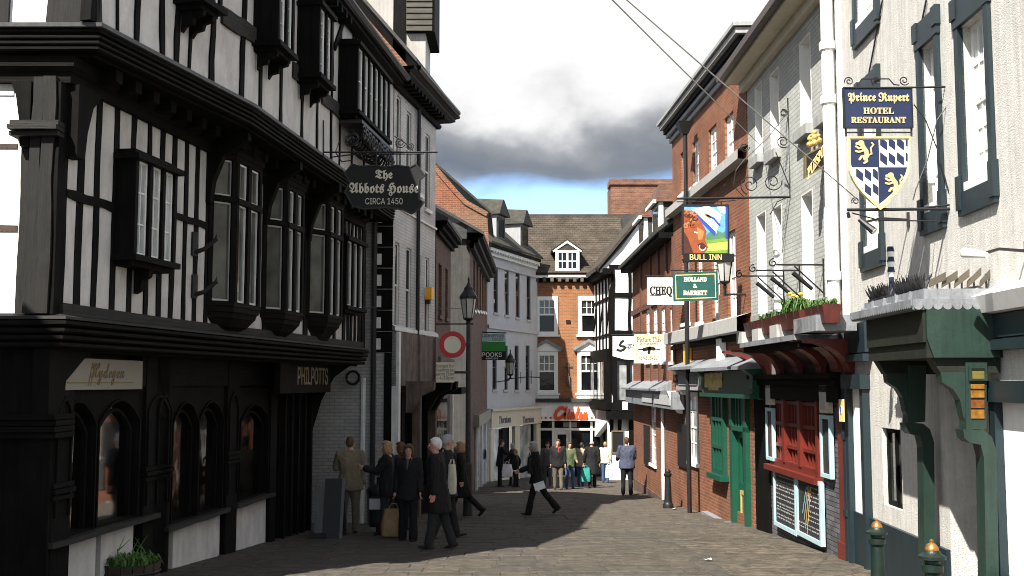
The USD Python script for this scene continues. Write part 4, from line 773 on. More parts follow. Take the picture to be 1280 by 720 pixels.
# ---------------------------------------------------------------- black and white timber corner house on the right
TF = Fr((4.56, 50.0), (6.6, 50.0)); TS = Fr((4.05, 55.6), (4.56, 50.0))
TH = thing('timber_corner_house', 'small leaning black and white timber house on the corner past the brown brick row', 'house', (4.56, 50, gz(50)))
z = lambda y: TF.Z(780, y)
TL, TR = TF.U(763, 400), TF.U(812, 400)
gab = [TF.hit(*p) for p in ((764, 490), (812, 490), (812, 258), (775, 308), (752, 334), (750, 340), (764, 340))]
obj('wall', MB().prism(TF, gab, -.3, 0), 'plaster_white', TH)
wall(TS, [(0, z(560)), (TS.L, z(520)), (TS.L, z(338)), (0, z(345))], [], .25, 'plaster_white', TH)
obj('wall', MB().bbox(4.7, 6.6, 50.3, 55.6, gz(50) - .3, z(345)), 'plaster_white', TH)
for pa, pb in ((762, 768), (785, 789), (799, 803)): obj('timber', MB().stud(TF, TF.U(pa, 380), TF.U(pb, 380), -.1, .06, z(492), z(331), .02), 'black_oak', TH)
for ya, yb in ((331, 336), (366, 372), (413, 423), (470, 476)): obj('rail', MB().rail(TF, TF.U(763, 380), TF.U(806, 380), -.1, .05, z(yb), z(ya), .015), 'black_oak', TH)
brace(TF, 800, 342, 803, 366, .1, parent=TH)
for u in (.1, 1.0, 1.9, 2.9, 3.8, 4.7, 5.5): obj('timber', MB().stud(TS, u - .07, u + .07, -.1, .06, z(500), z(340), .02), 'black_oak', TH)
for zz in (z(345), z(372), z(418), z(455)): obj('rail', MB().rail(TS, 0, TS.L, -.1, .05, zz - .06, zz + .06), 'black_oak', TH)
obj('panel', MB().box(TS, 0, TS.L + .1, .02, .22, z(514), z(436)), 'black_oak', TH)
for k in range(5): obj('pane', MB().box(TS, .4 + k, 1.1 + k, .22, .235, z(500), z(452)), 'curtained_pane' if k % 2 else 'dark_pane', TH)
for a, b in ((1.0, 1.9), (2.9, 3.8), (4.7, 5.5)): obj('brace', MB().prism(TS, LineString([(a, z(415)), (b, z(375))]).buffer(.09, cap_style=2), -.1, .05), 'black_oak', TH)
# eaves, jetty with carved brackets and the dark oriel over the ground floor
obj('eaves_board', MB().box(TS, -.2, TS.L + .3, 0, .35, z(343), z(336)), 'black_oak', TH); obj('roof', MB().hexa([(4.0, 49.8, z(337)), (3.6, 56, z(337)), (7, 56, z(230)), (6.9, 49.8, z(245)), (4.0, 49.8, z(332)), (3.6, 56, z(332)), (7, 56, z(226)), (6.9, 49.8, z(240))]), 'mossy_roof_tile', TH)
obj('bargeboard', MB().prism(TF, LineString([TF.hit(*p) for p in ((746, 338), (775, 307), (812, 256))]).buffer(.1, cap_style=2), -.2, .12), 'weathered_oak', TH)
obj('jetty_beam', MB().box(TF, TF.U(758, 500), TR, -.3, .4, z(524), z(514)), 'black_oak', TH); obj('jetty_beam', MB().box(TS, 0, TS.L + .3, -.3, .3, z(512), z(503)), 'black_oak', TH)
w = obj('oriel_window', MB().prism(TF, sbox(TF.U(766, 500), z(513), TF.U(802, 500), z(424)).difference(sbox(TF.U(771, 500), z(500), TF.U(783, 500), z(450))).difference(sbox(TF.U(787, 500), z(500), TF.U(797, 500), z(450))), .0, .3), 'black_oak', TH)
obj('pane', MB().box(TF, TF.U(770, 500), TF.U(798, 500), .1, .12, z(512), z(440)), 'curtained_pane', w)
obj('panel', MB().box(TF, TF.U(777, 505), TF.U(784, 505), .3, .33, z(512), z(502)), 'plaster_white', w)
for px in (764, 774, 788, 800): 
    u = TF.U(px, 500); q = Fr(TF.W(u, 0, 0)[:2], TF.W(u, 1, 0)[:2]); obj('bracket', MB().prism(q, [(0, z(540)), (.12, z(535)), (.4, z(524)), (0, z(524))], -.08, .08), 'black_oak', TH)
obj('ground_floor_wall', MB().box(TF, TF.U(760, 560), TF.U(800, 560), -.3, .0, gz(50) - .4, z(520)), 'plaster_white', TH)
bd = obj('menu_board', MB().prism(TF, sbox(TF.U(764, 550), z(567), TF.U(780, 550), z(538)).difference(sbox(TF.U(765.5, 550), z(565), TF.U(779, 550), z(540))), .0, .06), 'sign_brown', TH); obj('board_face', MB().box(TF, TF.U(765, 550), TF.U(779.5, 550), .0, .03, z(566), z(539)), 'black_iron', bd)
obj('doorway', MB().box(TF, TF.U(786, 560), TF.U(803, 560), -.02, .06, gz(50) - .4, z(526)), 'black_oak', TH)
# ---------------------------------------------------------------- low brick row on the right
brick('red_brick', (0.23, 0.075, 0.032), (0.165, 0.052, 0.026), (0.19, 0.125, 0.085), 'y', stain=.35)
brick('orange_brick_side', (0.42, 0.17, 0.075), (0.26, 0.10, 0.05), (0.34, 0.27, 0.2), 'y', stain=.4, bump=.8)
brick('grey_painted_brick', (0.35, 0.362, 0.34), (0.41, 0.425, 0.40), (0.30, 0.31, 0.295), 'y', stain=.15, bump=1.0)
mat('stone_white', (0.38, 0.375, 0.355), 0.8, .12, 4, .3, streak=.2)
mat('grey_white_paint', (0.32, 0.32, 0.31), 0.6, .15, 4, .2, streak=.25)
mat('brown_paint', (0.10, 0.045, 0.03), 0.6, .3, 5, .2)
LR = Fr((4.5, 29.9), (4.42, 39.5), side=-1)
BR = thing('brick_row', 'low brown brick shop with slate roof, two tile-hung dormers and narrow white windows', 'shop', (4.5, 29.9, gz(30)))
def rect(fr, xa, xb, ya, yb, n=0, xr=None): u0, u1, z0, z1 = pxwin(fr, xa, xb, ya, yb, xr) if not n else (lambda us: (us[0], us[1], fr.Z(xr or (xa + xb) / 2, yb, n), fr.Z(xr or (xa + xb) / 2, ya, n)))(sorted((fr.U(xa, (ya + yb) / 2, n), fr.U(xb, (ya + yb) / 2, n)))); return u0, u1, z0, z1
ez = LR.Z(822, 309)
holes = [rect(LR, a, b, 383 + (845 - a) * .1, 452) for a, b in ((807.5, 812), (817, 822), (827, 832), (837.5, 843.5))] + [rect(LR, 813, 820, 507, 580)]
wall(LR, [(0, gz(30) - .8), (LR.L, gz(30) - .8), (LR.L, ez), (0, ez)], [r4(q) for q in holes], .3, 'red_brick', BR)
obj('wall', MB().bbox(4.8, 9.5, 30, 39.4, -3, ez), 'brown_brick', BR)
for q in holes[:4]: sash(BR, LR, *q, rec=.03, cols=2, rows=(2, 2), pane='lit_pane', fw=.08)
sash(BR, LR, *holes[4], rec=.05, cols=1, rows=(2, 2), pane='lit_pane', fw=.1)
for px in (803, 815, 825, 835, 845.3): u = LR.U(px, 420); obj('timber', MB().box(LR, max(u - .12, .02), u + .12, -.1, .06, LR.Z(px, 478), ez - .1), 'brown_paint', BR)
obj('rail', MB().box(LR, 0, LR.L, -.1, .05, LR.Z(822, 380), LR.Z(822, 372)), 'brown_paint', BR)
obj('eaves_board', MB().box(LR, 0, LR.L + .2, 0, .4, ez - .12, ez + .04), 'black_oak', BR)
obj('roof', MB().hexa([LR.W(0.02, .5, ez), LR.W(LR.L + .2, .5, ez), LR.W(LR.L + .2, -3.5, ez + 3), LR.W(0.02, -3.5, ez + 3), LR.W(0.02, .5, ez + .12), LR.W(LR.L + .2, .5, ez + .12), LR.W(LR.L + .2, -3.5, ez + 3.12), LR.W(0.02, -3.5, ez + 3.12)]), 'slate_lichen', BR)
mat('hung_tile', (0.14, 0.075, 0.05), .85, .35, 4, .7, .02, grain=(3, 3, 22), streak=.5)
for k, (xc, xe, ya, yb, yc) in enumerate(((808, 827, 247, 272, 308), (827, 846, 229, 252, 295))):
    u = LR.U(xc, 270, -.25); zb = LR.Z(xc, yc, -.25); zt = LR.Z(xc, yb, -.25); zr = LR.Z(xc, ya, -.25)
    q = Fr(LR.W(u, 0, 0)[:2], LR.W(u, -1, 0)[:2])
    d = obj('dormer', MB().box(LR, u, u + 1.5, -2.6, -.28, zb, zt), 'grey_render', BR)
    obj('dormer_front', MB().box(LR, u - .03, u + 1.53, -.3, -.16, zb, zt), 'white_paint', d); obj('pane', MB().box(LR, u + .2, u + 1.3, -.16, -.15, zb + .25, zt - .15), 'dark_pane', d)
    obj('dormer_roof', MB().hexa([LR.W(u - .12, -.05, zt), LR.W(u + 1.62, -.05, zt), LR.W(u + 1.62, -2.9, zt), LR.W(u - .12, -2.9, zt), LR.W(u - .05, -.2, zr), LR.W(u + 1.55, -.2, zr), LR.W(u + 1.55, -2.9, zr), LR.W(u - .05, -2.9, zr)]), 'hung_tile', d)
    obj('dormer_gutter', MB().box(LR, u - .16, u + 1.66, -.06, .04, zt - .06, zt + .05), 'white_paint', d)
f0 = rect(LR, 801, 841, 483, 508); zt_, zb_ = LR.Z(822, 488), LR.Z(822, 507)
fb = obj('shop_fascia', MB().box(LR, LR.U(841, 495, .3), LR.L - .3, 0, .32, zb_, zt_), 'lead', BR)
for a, b in ((803, 816), (818, 838)): obj('fascia_panel', MB().prism(LR, sbox(LR.U(b, 495, .32), zb_ + .1, LR.U(a, 495, .32), zt_ - .1), .32, .34), 'grey_frame', fb)
obj('fascia_cap', MB().hexa([LR.W(.6, .45, zt_), LR.W(LR.L, .45, zt_), LR.W(LR.L, 0, zt_ + .02), LR.W(.6, 0, zt_ + .02), LR.W(.6, .45, zt_ + .06), LR.W(LR.L, .45, zt_ + .06), LR.W(LR.L, 0, zt_ + .3), LR.W(.6, 0, zt_ + .3)]), 'lead', BR)
uq = LR.U(843, 500, .2); obj('console', MB().prism(Fr(LR.W(uq, 0, 0)[:2], LR.W(uq, 1, 0)[:2], 1), [(0, zb_ - .12), (.12, zb_ - .1), (.3, zb_ + .2), (.42, zt_ + .02), (0, zt_ + .02)], -.12, .12), 'white_paint', BR)
obj('white_pipe', MB().tube([LR.W(LR.U(831.5, 560), .07, zb_), LR.W(LR.U(831.5, 560), .07, gz(31))], .05, 6), 'white_paint', BR)
obj('black_shutter', MB().box(LR, LR.U(813, 560) + .02, LR.U(806, 560), 0, .04, LR.Z(810, 582), LR.Z(810, 532)), 'black_iron', BR)
obj('stall_riser', MB().box(LR, .1, LR.L, 0, .03, gz(30) - .7, gz(38) + .35), 'brown_brick', BR)
# ---------------------------------------------------------------- tall red brick building
BK = Fr((4.86, 21.9), (4.5, 29.9), side=-1)
TB = thing('tall_brick_building', 'tall red brick building with moulded parapet cornice above two small shops', 'house', (4.86, 21.9, gz(22)))
cz = BK.Z(890, 95)
h2 = [rect(BK, 851, 859.5, 188, 242), rect(BK, 866, 873.5, 175, 232), rect(BK, 886, 896, 158, 221), rect(BK, 906, 917, 143, 209)]
h1 = [rect(BK, 853, 862, 322, 404), rect(BK, 871, 878, 312, 403), rect(BK, 890, 899.5, 302, 403), rect(BK, 909.5, 920, 288, 402)]
g0 = [rect(BK, 861, 873, 490, 578), rect(BK, 894, 909, 490, 592), rect(BK, 917.5, 938, 488, 642)]
wall(BK, [(0, gz(22) - .9), (BK.L, gz(22) - .9), (BK.L, cz), (0, cz)], [r4(q) for q in h2 + h1 + g0], .32, 'red_brick', TB)
obj('wall', MB().bbox(5.25, 10, 22, 29.85, -2.5, cz - .3), 'red_brick', TB); obj('wall', MB().bbox(4.85, 10, 21.95, 22.2, -2.5, cz), 'red_brick', TB); obj('wall', MB().bbox(4.53, 10, 29.6, 29.88, 3, cz), 'red_brick', TB)
for q in h2 + h1: sash(TB, BK, *q, rec=.06, cols=2, rows=(2, 2), pane='lit_pane', fw=.09, sillp=.1)
for q in h2 + h1: obj('lintel', MB().box(BK, q[0] - .08, q[1] + .08, -.04, .004, q[3] + .002, q[3] + .22), 'red_brick', TB)
for k, (o, z, h, m) in enumerate(((.06, -.5, .12, 'lead'), (.14, -.34, .1, 'lead'), (.2, -.22, .12, 'black_oak'), (.3, -.08, .12, 'grey_white_paint'), (.36, .06, .08, 'grey_white_paint'))): obj('cornice', MB().sweep([(10, 30.0), (4.5, 29.95), (4.86, 21.85), (10, 21.7)], [(-.1, cz + z), (o, cz + z), (o, cz + z + h), (-.1, cz + z + h)]), m, TB)
obj('roof', MB().bbox(4.7, 10, 22, 29.8, cz + .1, cz + .25), 'slate', TB); obj('chimney', MB().bbox(6.2, 7.2, 24, 25.2, cz, cz + 1.2), 'red_brick', TB)
def band(ya, yb, xr, o, m='stone_white'):
    z0, z1 = BK.Z(xr, yb), BK.Z(xr, ya); obj('string_course', MB().sweep([(4.5, 29.9), (4.86, 21.9)], [(-.05, z0), (o, z0 + .03), (o, z1 - .06), (-.05, z1 + .05)]), m, TB)
band(228, 243, 880, .22); band(404, 424, 890, .3); 
obj('band_shadow_gap', MB().box(BK, 0, BK.L, 0, .12, BK.Z(890, 431), BK.Z(890, 425)), 'black_oak', TB)  # black strip painted in for the shade under the string course
px = 877
obj('drainpipe', MB().tube([BK.W(BK.U(px, 480), .32, BK.Z(px, 150)), BK.W(BK.U(px, 480), .34, BK.Z(px, 400)), BK.W(BK.U(px, 480), .34, gz(27))], .06, 6), 'black_iron', TB)
obj('hopper_head', MB().hexa([BK.W(BK.U(px, 480) + a, .33 + b, BK.Z(px, 163)) for a, b in ((-.08, -.08), (.08, -.08), (.08, .08), (-.08, .08))] + [BK.W(BK.U(px, 480) + a, .33 + b, BK.Z(px, 148)) for a, b in ((-.2, -.2), (.2, -.2), (.2, .2), (-.2, .2))]), 'black_iron', TB)
# left shop: white fascia between consoles, tall white window
mat('shop_green', (0.008, 0.064, 0.037), 0.35, .15, 4, .15, spec=.5)
mat('shop_green_dark', (0.009, 0.055, 0.034), 0.35, .15, 4, .15, spec=.5)
q = rect(BK, 844, 876, 462, 488); fu0, fu1 = BK.U(874, 470, .3), BK.U(845, 470, .3); fz0, fz1 = BK.Z(858, 487), BK.Z(858, 463)
fa = obj('shop_fascia', MB().box(BK, fu0, fu1, 0, .3, fz0, fz1), 'grey_white_paint', TB); obj('fascia_panel', MB().box(BK, fu0 + .25, fu1 - .35, .3, .32, fz0 + .12, fz1 - .1), 'lead', fa)
obj('fascia_cap', MB().hexa([BK.W(fu0 - .1, .5, fz1), BK.W(fu1 + .1, .5, fz1), BK.W(fu1 + .1, 0, fz1 + .02), BK.W(fu0 - .1, 0, fz1 + .02), BK.W(fu0 - .1, .5, fz1 + .07), BK.W(fu1 + .1, .5, fz1 + .07), BK.W(fu1 + .1, 0, fz1 + .25), BK.W(fu0 - .1, 0, fz1 + .25)]), 'lead', TB)
for u in (fu0, fu1): obj('console', MB().prism(Fr(BK.W(u, 0, 0)[:2], BK.W(u, 1, 0)[:2]), [(0, fz0 - .15), (.16, fz0 - .12), (.3, fz0 + .15), (.28, fz0 + .4), (.45, fz1 + .02), (0, fz1 + .02)], -.1, .1), 'white_paint', TB)
sash(TB, BK, *g0[0], rec=-.02, cols=2, rows=(2, 2), pane='lit_pane', fw=.12)
obj('black_shutter', MB().box(BK, BK.U(860, 560), BK.U(849, 560), 0, .05, BK.Z(855, 584), BK.Z(855, 530)), 'black_iron', TB)
# green shop
gu0, gu1 = BK.U(941, 480, .25), BK.U(880, 480, .25); gz0, gz1 = BK.Z(910, 491), BK.Z(910, 464)
fa = obj('shop_fascia', MB().box(BK, gu0, gu1, 0, .26, gz0, gz1), 'shop_green_dark', TB)
obj('fascia_moulding', MB().box(BK, gu0 - .1, gu1 + .1, 0, .34, gz0 - .09, gz0 - .005), 'shop_green_dark', TB)
obj('fascia_cap', MB().hexa([BK.W(gu0 - .15, .55, gz1), BK.W(gu1 + .1, .55, gz1), BK.W(gu1 + .1, 0, gz1 + .02), BK.W(gu0 - .15, 0, gz1 + .02), BK.W(gu0 - .15, .55, gz1 + .07), BK.W(gu1 + .1, .55, gz1 + .07), BK.W(gu1 + .1, 0, gz1 + .32), BK.W(gu0 - .15, 0, gz1 + .32)]), 'lead', TB)
for u in (gu0, gu1): obj('console', MB().prism(Fr(BK.W(u, 0, 0)[:2], BK.W(u, 1, 0)[:2]), [(0, gz0 - .12), (.14, gz0 - .1), (.3, gz0 + .12), (.28, gz0 + .35), (.48, gz1 + .02), (0, gz1 + .02)], -.13, .13), 'shop_green', TB)
u0, u1, z0, z1 = g0[1]
w = obj('shop_window', MB().prism(BK, sbox(u0, z0, u1, z1).difference(sbox(u0 + .16, z0 + .12, u1 - .16, z1 - .1)), -.1, .1), 'shop_green', TB)
for k in (1, 2): u = u0 + .16 + (u1 - u0 - .32) * k / 3; obj('mullion', MB().box(BK, u - .05, u + .05, -.06, .09, z0 + .12, z1 - .1), 'shop_green', w)
for k in (1, 2): z = z0 + (z1 - z0) * k / 3; obj('transom', MB().box(BK, u0 + .1, u1 - .1, -.05, .11, z - .04, z + .04), 'shop_green', w)
obj('pane', MB().box(BK, u0 + .1, u1 - .1, -.05, -.04, z0 + .1, z1 - .1), 'dark_pane', w); obj('sill', MB().box(BK, u0 - .1, u1 + .1, 0, .2, z0 - .12, z0 - .003), 'shop_green', w)
obj('stone_plinth', MB().box(BK, BK.U(916, 600), BK.U(884, 600), 0, .16, gz(25) - .9, gz(25) + .02), 'lead', TB)
u0, u1, z0, z1 = g0[2]
for u in (u0 + .1, u1 - .1): obj('door_jamb', MB().box(BK, u - .1, u + .1, -.1, .1, gz(23) - .3, z1), 'shop_green', TB)
for k in range(5): u = u0 + .2 + (u1 - u0 - .4) * k / 4; obj('mullion', MB().box(BK, u - .04, u + .04, -.06, .06, z1 - .75, z1), 'shop_green', TB)
obj('transom', MB().box(BK, u0, u1, -.08, .1, z1 - .85, z1 - .75), 'shop_green', TB)
d = obj('door', MB().prism(BK, sbox(u0 + .2, gz(23) - .1, u1 - .2, z1 - .86).difference(sbox(u0 + .4, gz(23) + .85, u1 - .4, z1 - 1.0)), -.12, -.03), 'shop_green', TB)
obj('pane', MB().box(BK, u0 + .3, u1 - .3, -.09, -.08, gz(23) + .8, z1 - .9), 'dark_pane', d); obj('door_panel', MB().prism(BK, sbox(u0 + .42, gz(23) + .12, u1 - .42, gz(23) + .7).difference(sbox(u0 + .5, gz(23) + .2, u1 - .5, gz(23) + .62)), -.03, -.005), 'gold_leaf', d)
obj('pane', MB().box(BK, u0 + .2, u1 - .2, -.05, -.045, z1 - .75, z1), 'curtained_pane', TB)
obj('doorstep', MB().box(BK, u0 - .1, u1 + .1, -.1, .22, gz(23) - .5, gz(23) - .02), 'lead', TB)
# ---------------------------------------------------------------- grey painted pub building with the red front
PB = Fr((4.9, 15.86), (4.86, 21.9), side=-1)
PH = thing('red_fronted_pub', 'grey painted brick building with white window reveals above a red and black pub front', 'pub', (4.9, 16, gz(16)))
ez = PB.Z(960, 62)
p2 = [rect(PB, 944, 953, 105, 197, xr=948), rect(PB, 963, 974, 88, 191, xr=968), rect(PB, 1000, 1014, 47, 162, xr=1006), rect(PB, 1027, 1043, 17, 142, xr=1034)]
p1 = [rect(PB, 947, 958, 266, 394, xr=952), rect(PB, 967, 978, 257, 388, xr=972), rect(PB, 1003, 1017, 240, 378, xr=1009), rect(PB, 1031, 1046, 226, 372, xr=1038)]
zl = PB.Z(1000, 420)
wall(PB, [(0, zl), (PB.L, zl), (PB.L, ez), (0, ez)], [r4(q) for q in p2 + p1], .3, 'grey_painted_brick', PH)
obj('wall', MB().bbox(5.22, 10, 15.9, 21.9, -1.5, ez), 'dark_room', PH); obj('wall', MB().bbox(4.9, 10, 21.6, 21.88, -1.5, ez), 'grey_painted_brick', PH)
for q in p2 + p1:
    u0, u1, z0, z1 = q; fr = PB
    w = obj('window', MB().prism(fr, sbox(u0, z0, u1, z1).difference(sbox(u0 + .06, z0 + .06, u1 - .06, z1 - .06)), -.26, -.2), 'cream_paint', PH)
    obj('reveal', MB().box(fr, u1 - .012, u1, -.2, .004, z0, z1).box(fr, u0, u0 + .012, -.2, .004, z0, z1).box(fr, u0 + .012, u1 - .012, -.2, .003, z1 - .012, z1), 'white_paint', w)
    obj('pane', MB().box(fr, u0 + .05, u1 - .05, -.24, -.23, z0, z1), 'grey_pane', w); obj('meeting_rail', MB().box(fr, u0, u1, -.25, -.19, (z0 + z1) / 2 - .025, (z0 + z1) / 2 + .025), 'cream_paint', w)
    obj('sill', MB().box(fr, u0 - .06, u1 + .1, -.2, .13, z0 - .17, z0 - .001), 'grey_white_paint', w)
mat('gutter_brown', (0.05, 0.035, 0.03), .5, .3, 5, .2)
obj('eaves_soffit', MB().box(PB, -.1, PB.L + .3, 0, .42, ez - .1, ez - .02), 'cream_paint', PH)
obj('eaves_moulding', MB().box(PB, -.1, PB.L + .2, 0, .12, ez - .3, ez - .1), 'cream_paint', PH)
obj('gutter', MB().box(PB, -.1, PB.L + .35, .42, .56, ez - .04, ez + .1), 'gutter_brown', PH)
obj('roof', MB().hexa([PB.W(-.1, .5, ez), PB.W(PB.L + .3, .5, ez), PB.W(PB.L + .3, -3.5, ez + 2.2), PB.W(-.1, -3.5, ez + 2.2), PB.W(-.1, .5, ez + .12), PB.W(PB.L + .3, .5, ez + .12), PB.W(PB.L + .3, -3.5, ez + 2.3), PB.W(-.1, -3.5, ez + 2.3)]), 'slate', PH)
# ground storey: individual grey bricks laid in courses round the red window
mat('pub_red', (0.12, 0.017, 0.010), 0.4, .2, 4, .15, spec=.5)
mat('grey_brick', (0.085, 0.083, 0.088), 0.85, .25, 9, .5, .005, island=.35)
mat('pub_mortar', (0.17, 0.165, 0.16), 0.95, .2, 8, .3)
mat('pale_blue_paint', (0.36, 0.50, 0.53), 0.5, .1, 5, .1)
wz0, wz1 = PB.Z(996, 588), PB.Z(996, 476); wu0, wu1 = PB.U(1026, 540), PB.U(966, 540)
du0, du1 = PB.U(963, 540), PB.U(945, 540)
zg0 = gz(22) - .4
body = sbox(0, zg0, PB.L, zl).difference(sbox(wu0, wz0, wu1, wz1)); pm = obj('wall', MB().prism(PB, body, -.3, -.012), 'pub_mortar', PH)
nb, extra = 0, MB(); z = zg0; row = 0
while z < wz1 + .1:
    u = 0.12 - .115 * (row % 2)
    while u < PB.L - .05:
        a, b = max(u + .006, .12), min(u + .219, PB.L - .02)
        c = sbox(a, z + .006, b, z + .069).difference(sbox(wu0, wz0, wu1, wz1))
        if b - a > .05 and c.area > .004 and z + .07 > gz(PB.W((a + b) / 2, 0, 0)[1]):
            x0, y0, x1, y1 = c.bounds; o = R.uniform(0, .005); m = MB().box(PB, x0, x1, -.013, o, y0, y1)
            if nb < 290 and b < 2.6: obj('brick', m, 'grey_brick', pm); nb += 1
            else: extra.add(m.v[0], m.f[0])
        u += .225
    z += .075; row += 1
obj('bricks', extra, 'grey_brick', pm, kind='stuff')
w = obj('window', MB().prism(PB, sbox(wu0, wz0, wu1, wz1).difference(sbox(wu0 + .12, wz0 + .12, wu1 - .12, wz1 - .1)), -.14, .06), 'pub_red', PH)
for k in (1, 2): u = wu0 + (wu1 - wu0) * k / 3; obj('mullion', MB().box(PB, u - .08, u + .08, -.12, .08, wz0 + .1, wz1 - .08), 'pub_red', w)
for k in (1, 2, 3): z = wz0 + (wz1 - wz0) * k / 4; obj('transom', MB().box(PB, wu0 + .1, wu1 - .1, -.1, .03, z - .03, z + .03), 'pub_red', w)
for i in range(3):
    a = wu0 + (wu1 - wu0) * i / 3 + .1; b = wu0 + (wu1 - wu0) * (i + 1) / 3 - .1
    for k in (1, 2, 3): u = a + (b - a) * k / 4; obj('glazing_bar', MB().box(PB, u - .018, u + .018, -.09, .0, wz0 + .1, wz1 - .1), 'pub_red', w)
    for k in range(4): z = wz0 + (wz1 - wz0) * k / 4; obj('pane', MB().box(PB, a, b, -.08, -.07, z + .03, z + (wz1 - wz0) / 4 - .03), 'grey_pane', w)
obj('sill', MB().box(PB, wu0 - .1, wu1 + .1, -.1, .16, wz0 - .1, wz0 - .002), 'pub_red', w)
[obj('blind_slat', MB().box(PB, wu0 + .2 + k * (wu1 - wu0 - .4) / 11, wu0 + .235 + k * (wu1 - wu0 - .4) / 11, -.066, -.06, wz0 + .12, wz1 - .12), 'cream_paint', w) for k in range(12)]
# pilaster, door recess, posts
obj('door_recess', MB().box(PB, du0, du1, 0, .03, gz(21) - .2, wz1), 'black_oak', PH)
obj('pilaster', MB().box(PB, PB.U(1057, 600, .06), PB.U(1048.5, 600, .06), 0, .06, gz(16) - .1, PB.Z(1052, 430, .06)), 'pub_red', PH)
obj('pilaster_foot', MB().box(PB, PB.U(1057.5, 690, .08), PB.U(1048, 690, .08), 0, .09, gz(16) - .1, gz(16) + .25), 'pub_red', PH)
zt, zb = PB.Z(1000, 419, .6), PB.Z(1000, 474, .2)
for n1, z0, z1, m in ((.16, zb - .1, zb, 'black_oak'), (.24, zb + .004, zb + .09, 'black_oak_across'), (.12, zb - .35, zb - .104, 'black_oak')): obj('bressummer', MB().box(PB, .05, PB.L, -.02, n1, z0, z1), m, PH)
cove = [(.0, zb + .09)] + [(.06 + .6 * (1 - math.cos(t * math.pi / 2)), zb + .1 + (zt - zb - .2) * math.sin(t * math.pi / 2)) for t in np.linspace(0, 1, 7)] + [(.66, zt - .08), (0, zt - .08)]
px_br = (929, 942, 958, 980, 1007, 1040)
mat('cove_shadow_brown', (0.035, 0.02, 0.014), .5, .3, 5, .2)  # shadow between the red ribs is put into this dark brown
obj('cove', MB().sweep([PB.W(PB.U(926, 432, .74) - .1, 0, 0)[:2], PB.W(0, 0, 0)[:2]], [(max(n - .06, -.05), z) for n, z in cove]), 'cove_shadow_brown', PH)
for px in px_br:
    u = PB.U(px, 450, .3); q = Fr(PB.W(u, 0, 0)[:2], PB.W(u, 1, 0)[:2])
    obj('cove_rib', MB().prism(q, [(n + .03, z - .03) for n, z in cove[:-2]] + [(.7, zt - .085), (0, zt - .085)], -.15, .15), 'pub_red', PH)
SE = PB.U(926, 432, .74)
obj('lead_shelf', MB().box(PB, .0, SE, 0, .76, zt - .08, zt), 'lead', PH)
obj('shelf_beam', MB().box(PB, 0.02, SE - .05, .1, .7, zt - .18, zt - .084), 'black_oak', PH)
for px in (928, 948, 971, 1003): u = PB.U(px, 418, .7); obj('lead_block', MB().box(PB, u - .22, u + .22, .4, .76, zt + .002, zt + .2), 'stone_white', PH)
u = PB.U(1046, 415, .6); obj('lead_block', MB().box(PB, 0.02, u + .4, .2, .76, zt + .002, zt + .22), 'lead', PH)
obj('pub_end_bracket', MB().prism(Fr(PB.W(.2, 0, 0)[:2], PB.W(.2, 1, 0)[:2]), [(n + .05, z) for n, z in cove[:-2]] + [(.74, zt - .09), (0, zt - .09)], -.2, .2), 'pub_red', PH)
obj('white_pipe', MB().tube([PB.W(.12, .12, 8), PB.W(.12, .12, zt + .3)], .095, 10), 'white_paint', PH)
for yy in (50, 120, 345): obj('pipe_collar', MB().tube([PB.W(.12, .12, PB.Z(1052, yy) - .06), PB.W(.12, .12, PB.Z(1052, yy) + .06)], .125, 10), 'white_paint', PH)
# ---------------------------------------------------------------- hotel
mat('roughcast', (0.57, 0.555, 0.515), 0.95, .12, 7.0, 0.9, .018, streak=.22)
mat('teal_paint', (0.009, 0.020, 0.025), 0.45, .2, 3, .2, spec=.5, streak=.15)
mat('canopy_green', (0.014, 0.033, 0.024), 0.45, .25, 3, .25, spec=.5, streak=.3)
mat('canopy_shaded', (0.012, 0.015, 0.009), 0.6, .5, 5, .3, streak=.4)  # dark green with the shade below the lead overhang put into it
HW = Fr((4.60, 7.0), (4.9, 15.86), side=-1)
HH = thing('hotel', 'white roughcast hotel with blue-green window surrounds and a lead canopy at the right edge', 'hotel', (4.75, 11.5, gz(11.5)))
wA, wB = rect(HW, 1155, 1174, 50, 254, xr=1165), rect(HW, 1204, 1237, 17, 222, xr=1221); wC = rect(HW, 1079.5, 1100, 120, 306, xr=1089)
wD = rect(HW, 1070, 1095, -80, 17, xr=1083); wE = rect(HW, 1155, 1178, -330, -140, xr=1165)
dk = rect(HW, 1103.5, 1127, 536, 634, xr=1115)
en = (HW.U(1233, 600), HW.U(1186, 600)); ent = (en[0], -2.2, en[1], HW.Z(1210, 470))
wall(HW, [(-3, -1.6), (HW.L, -1.6), (HW.L, 9.0), (-3, 9.0)], [r4(q) for q in (wA, wB, wC, wD, dk)] + [ent], .35, 'roughcast', HH)
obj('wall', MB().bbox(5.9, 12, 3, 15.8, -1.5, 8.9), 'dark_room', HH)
obj('roof', MB().bbox(4.3, 12, 3.5, 15.84, 9.0, 9.2), 'slate', HH)
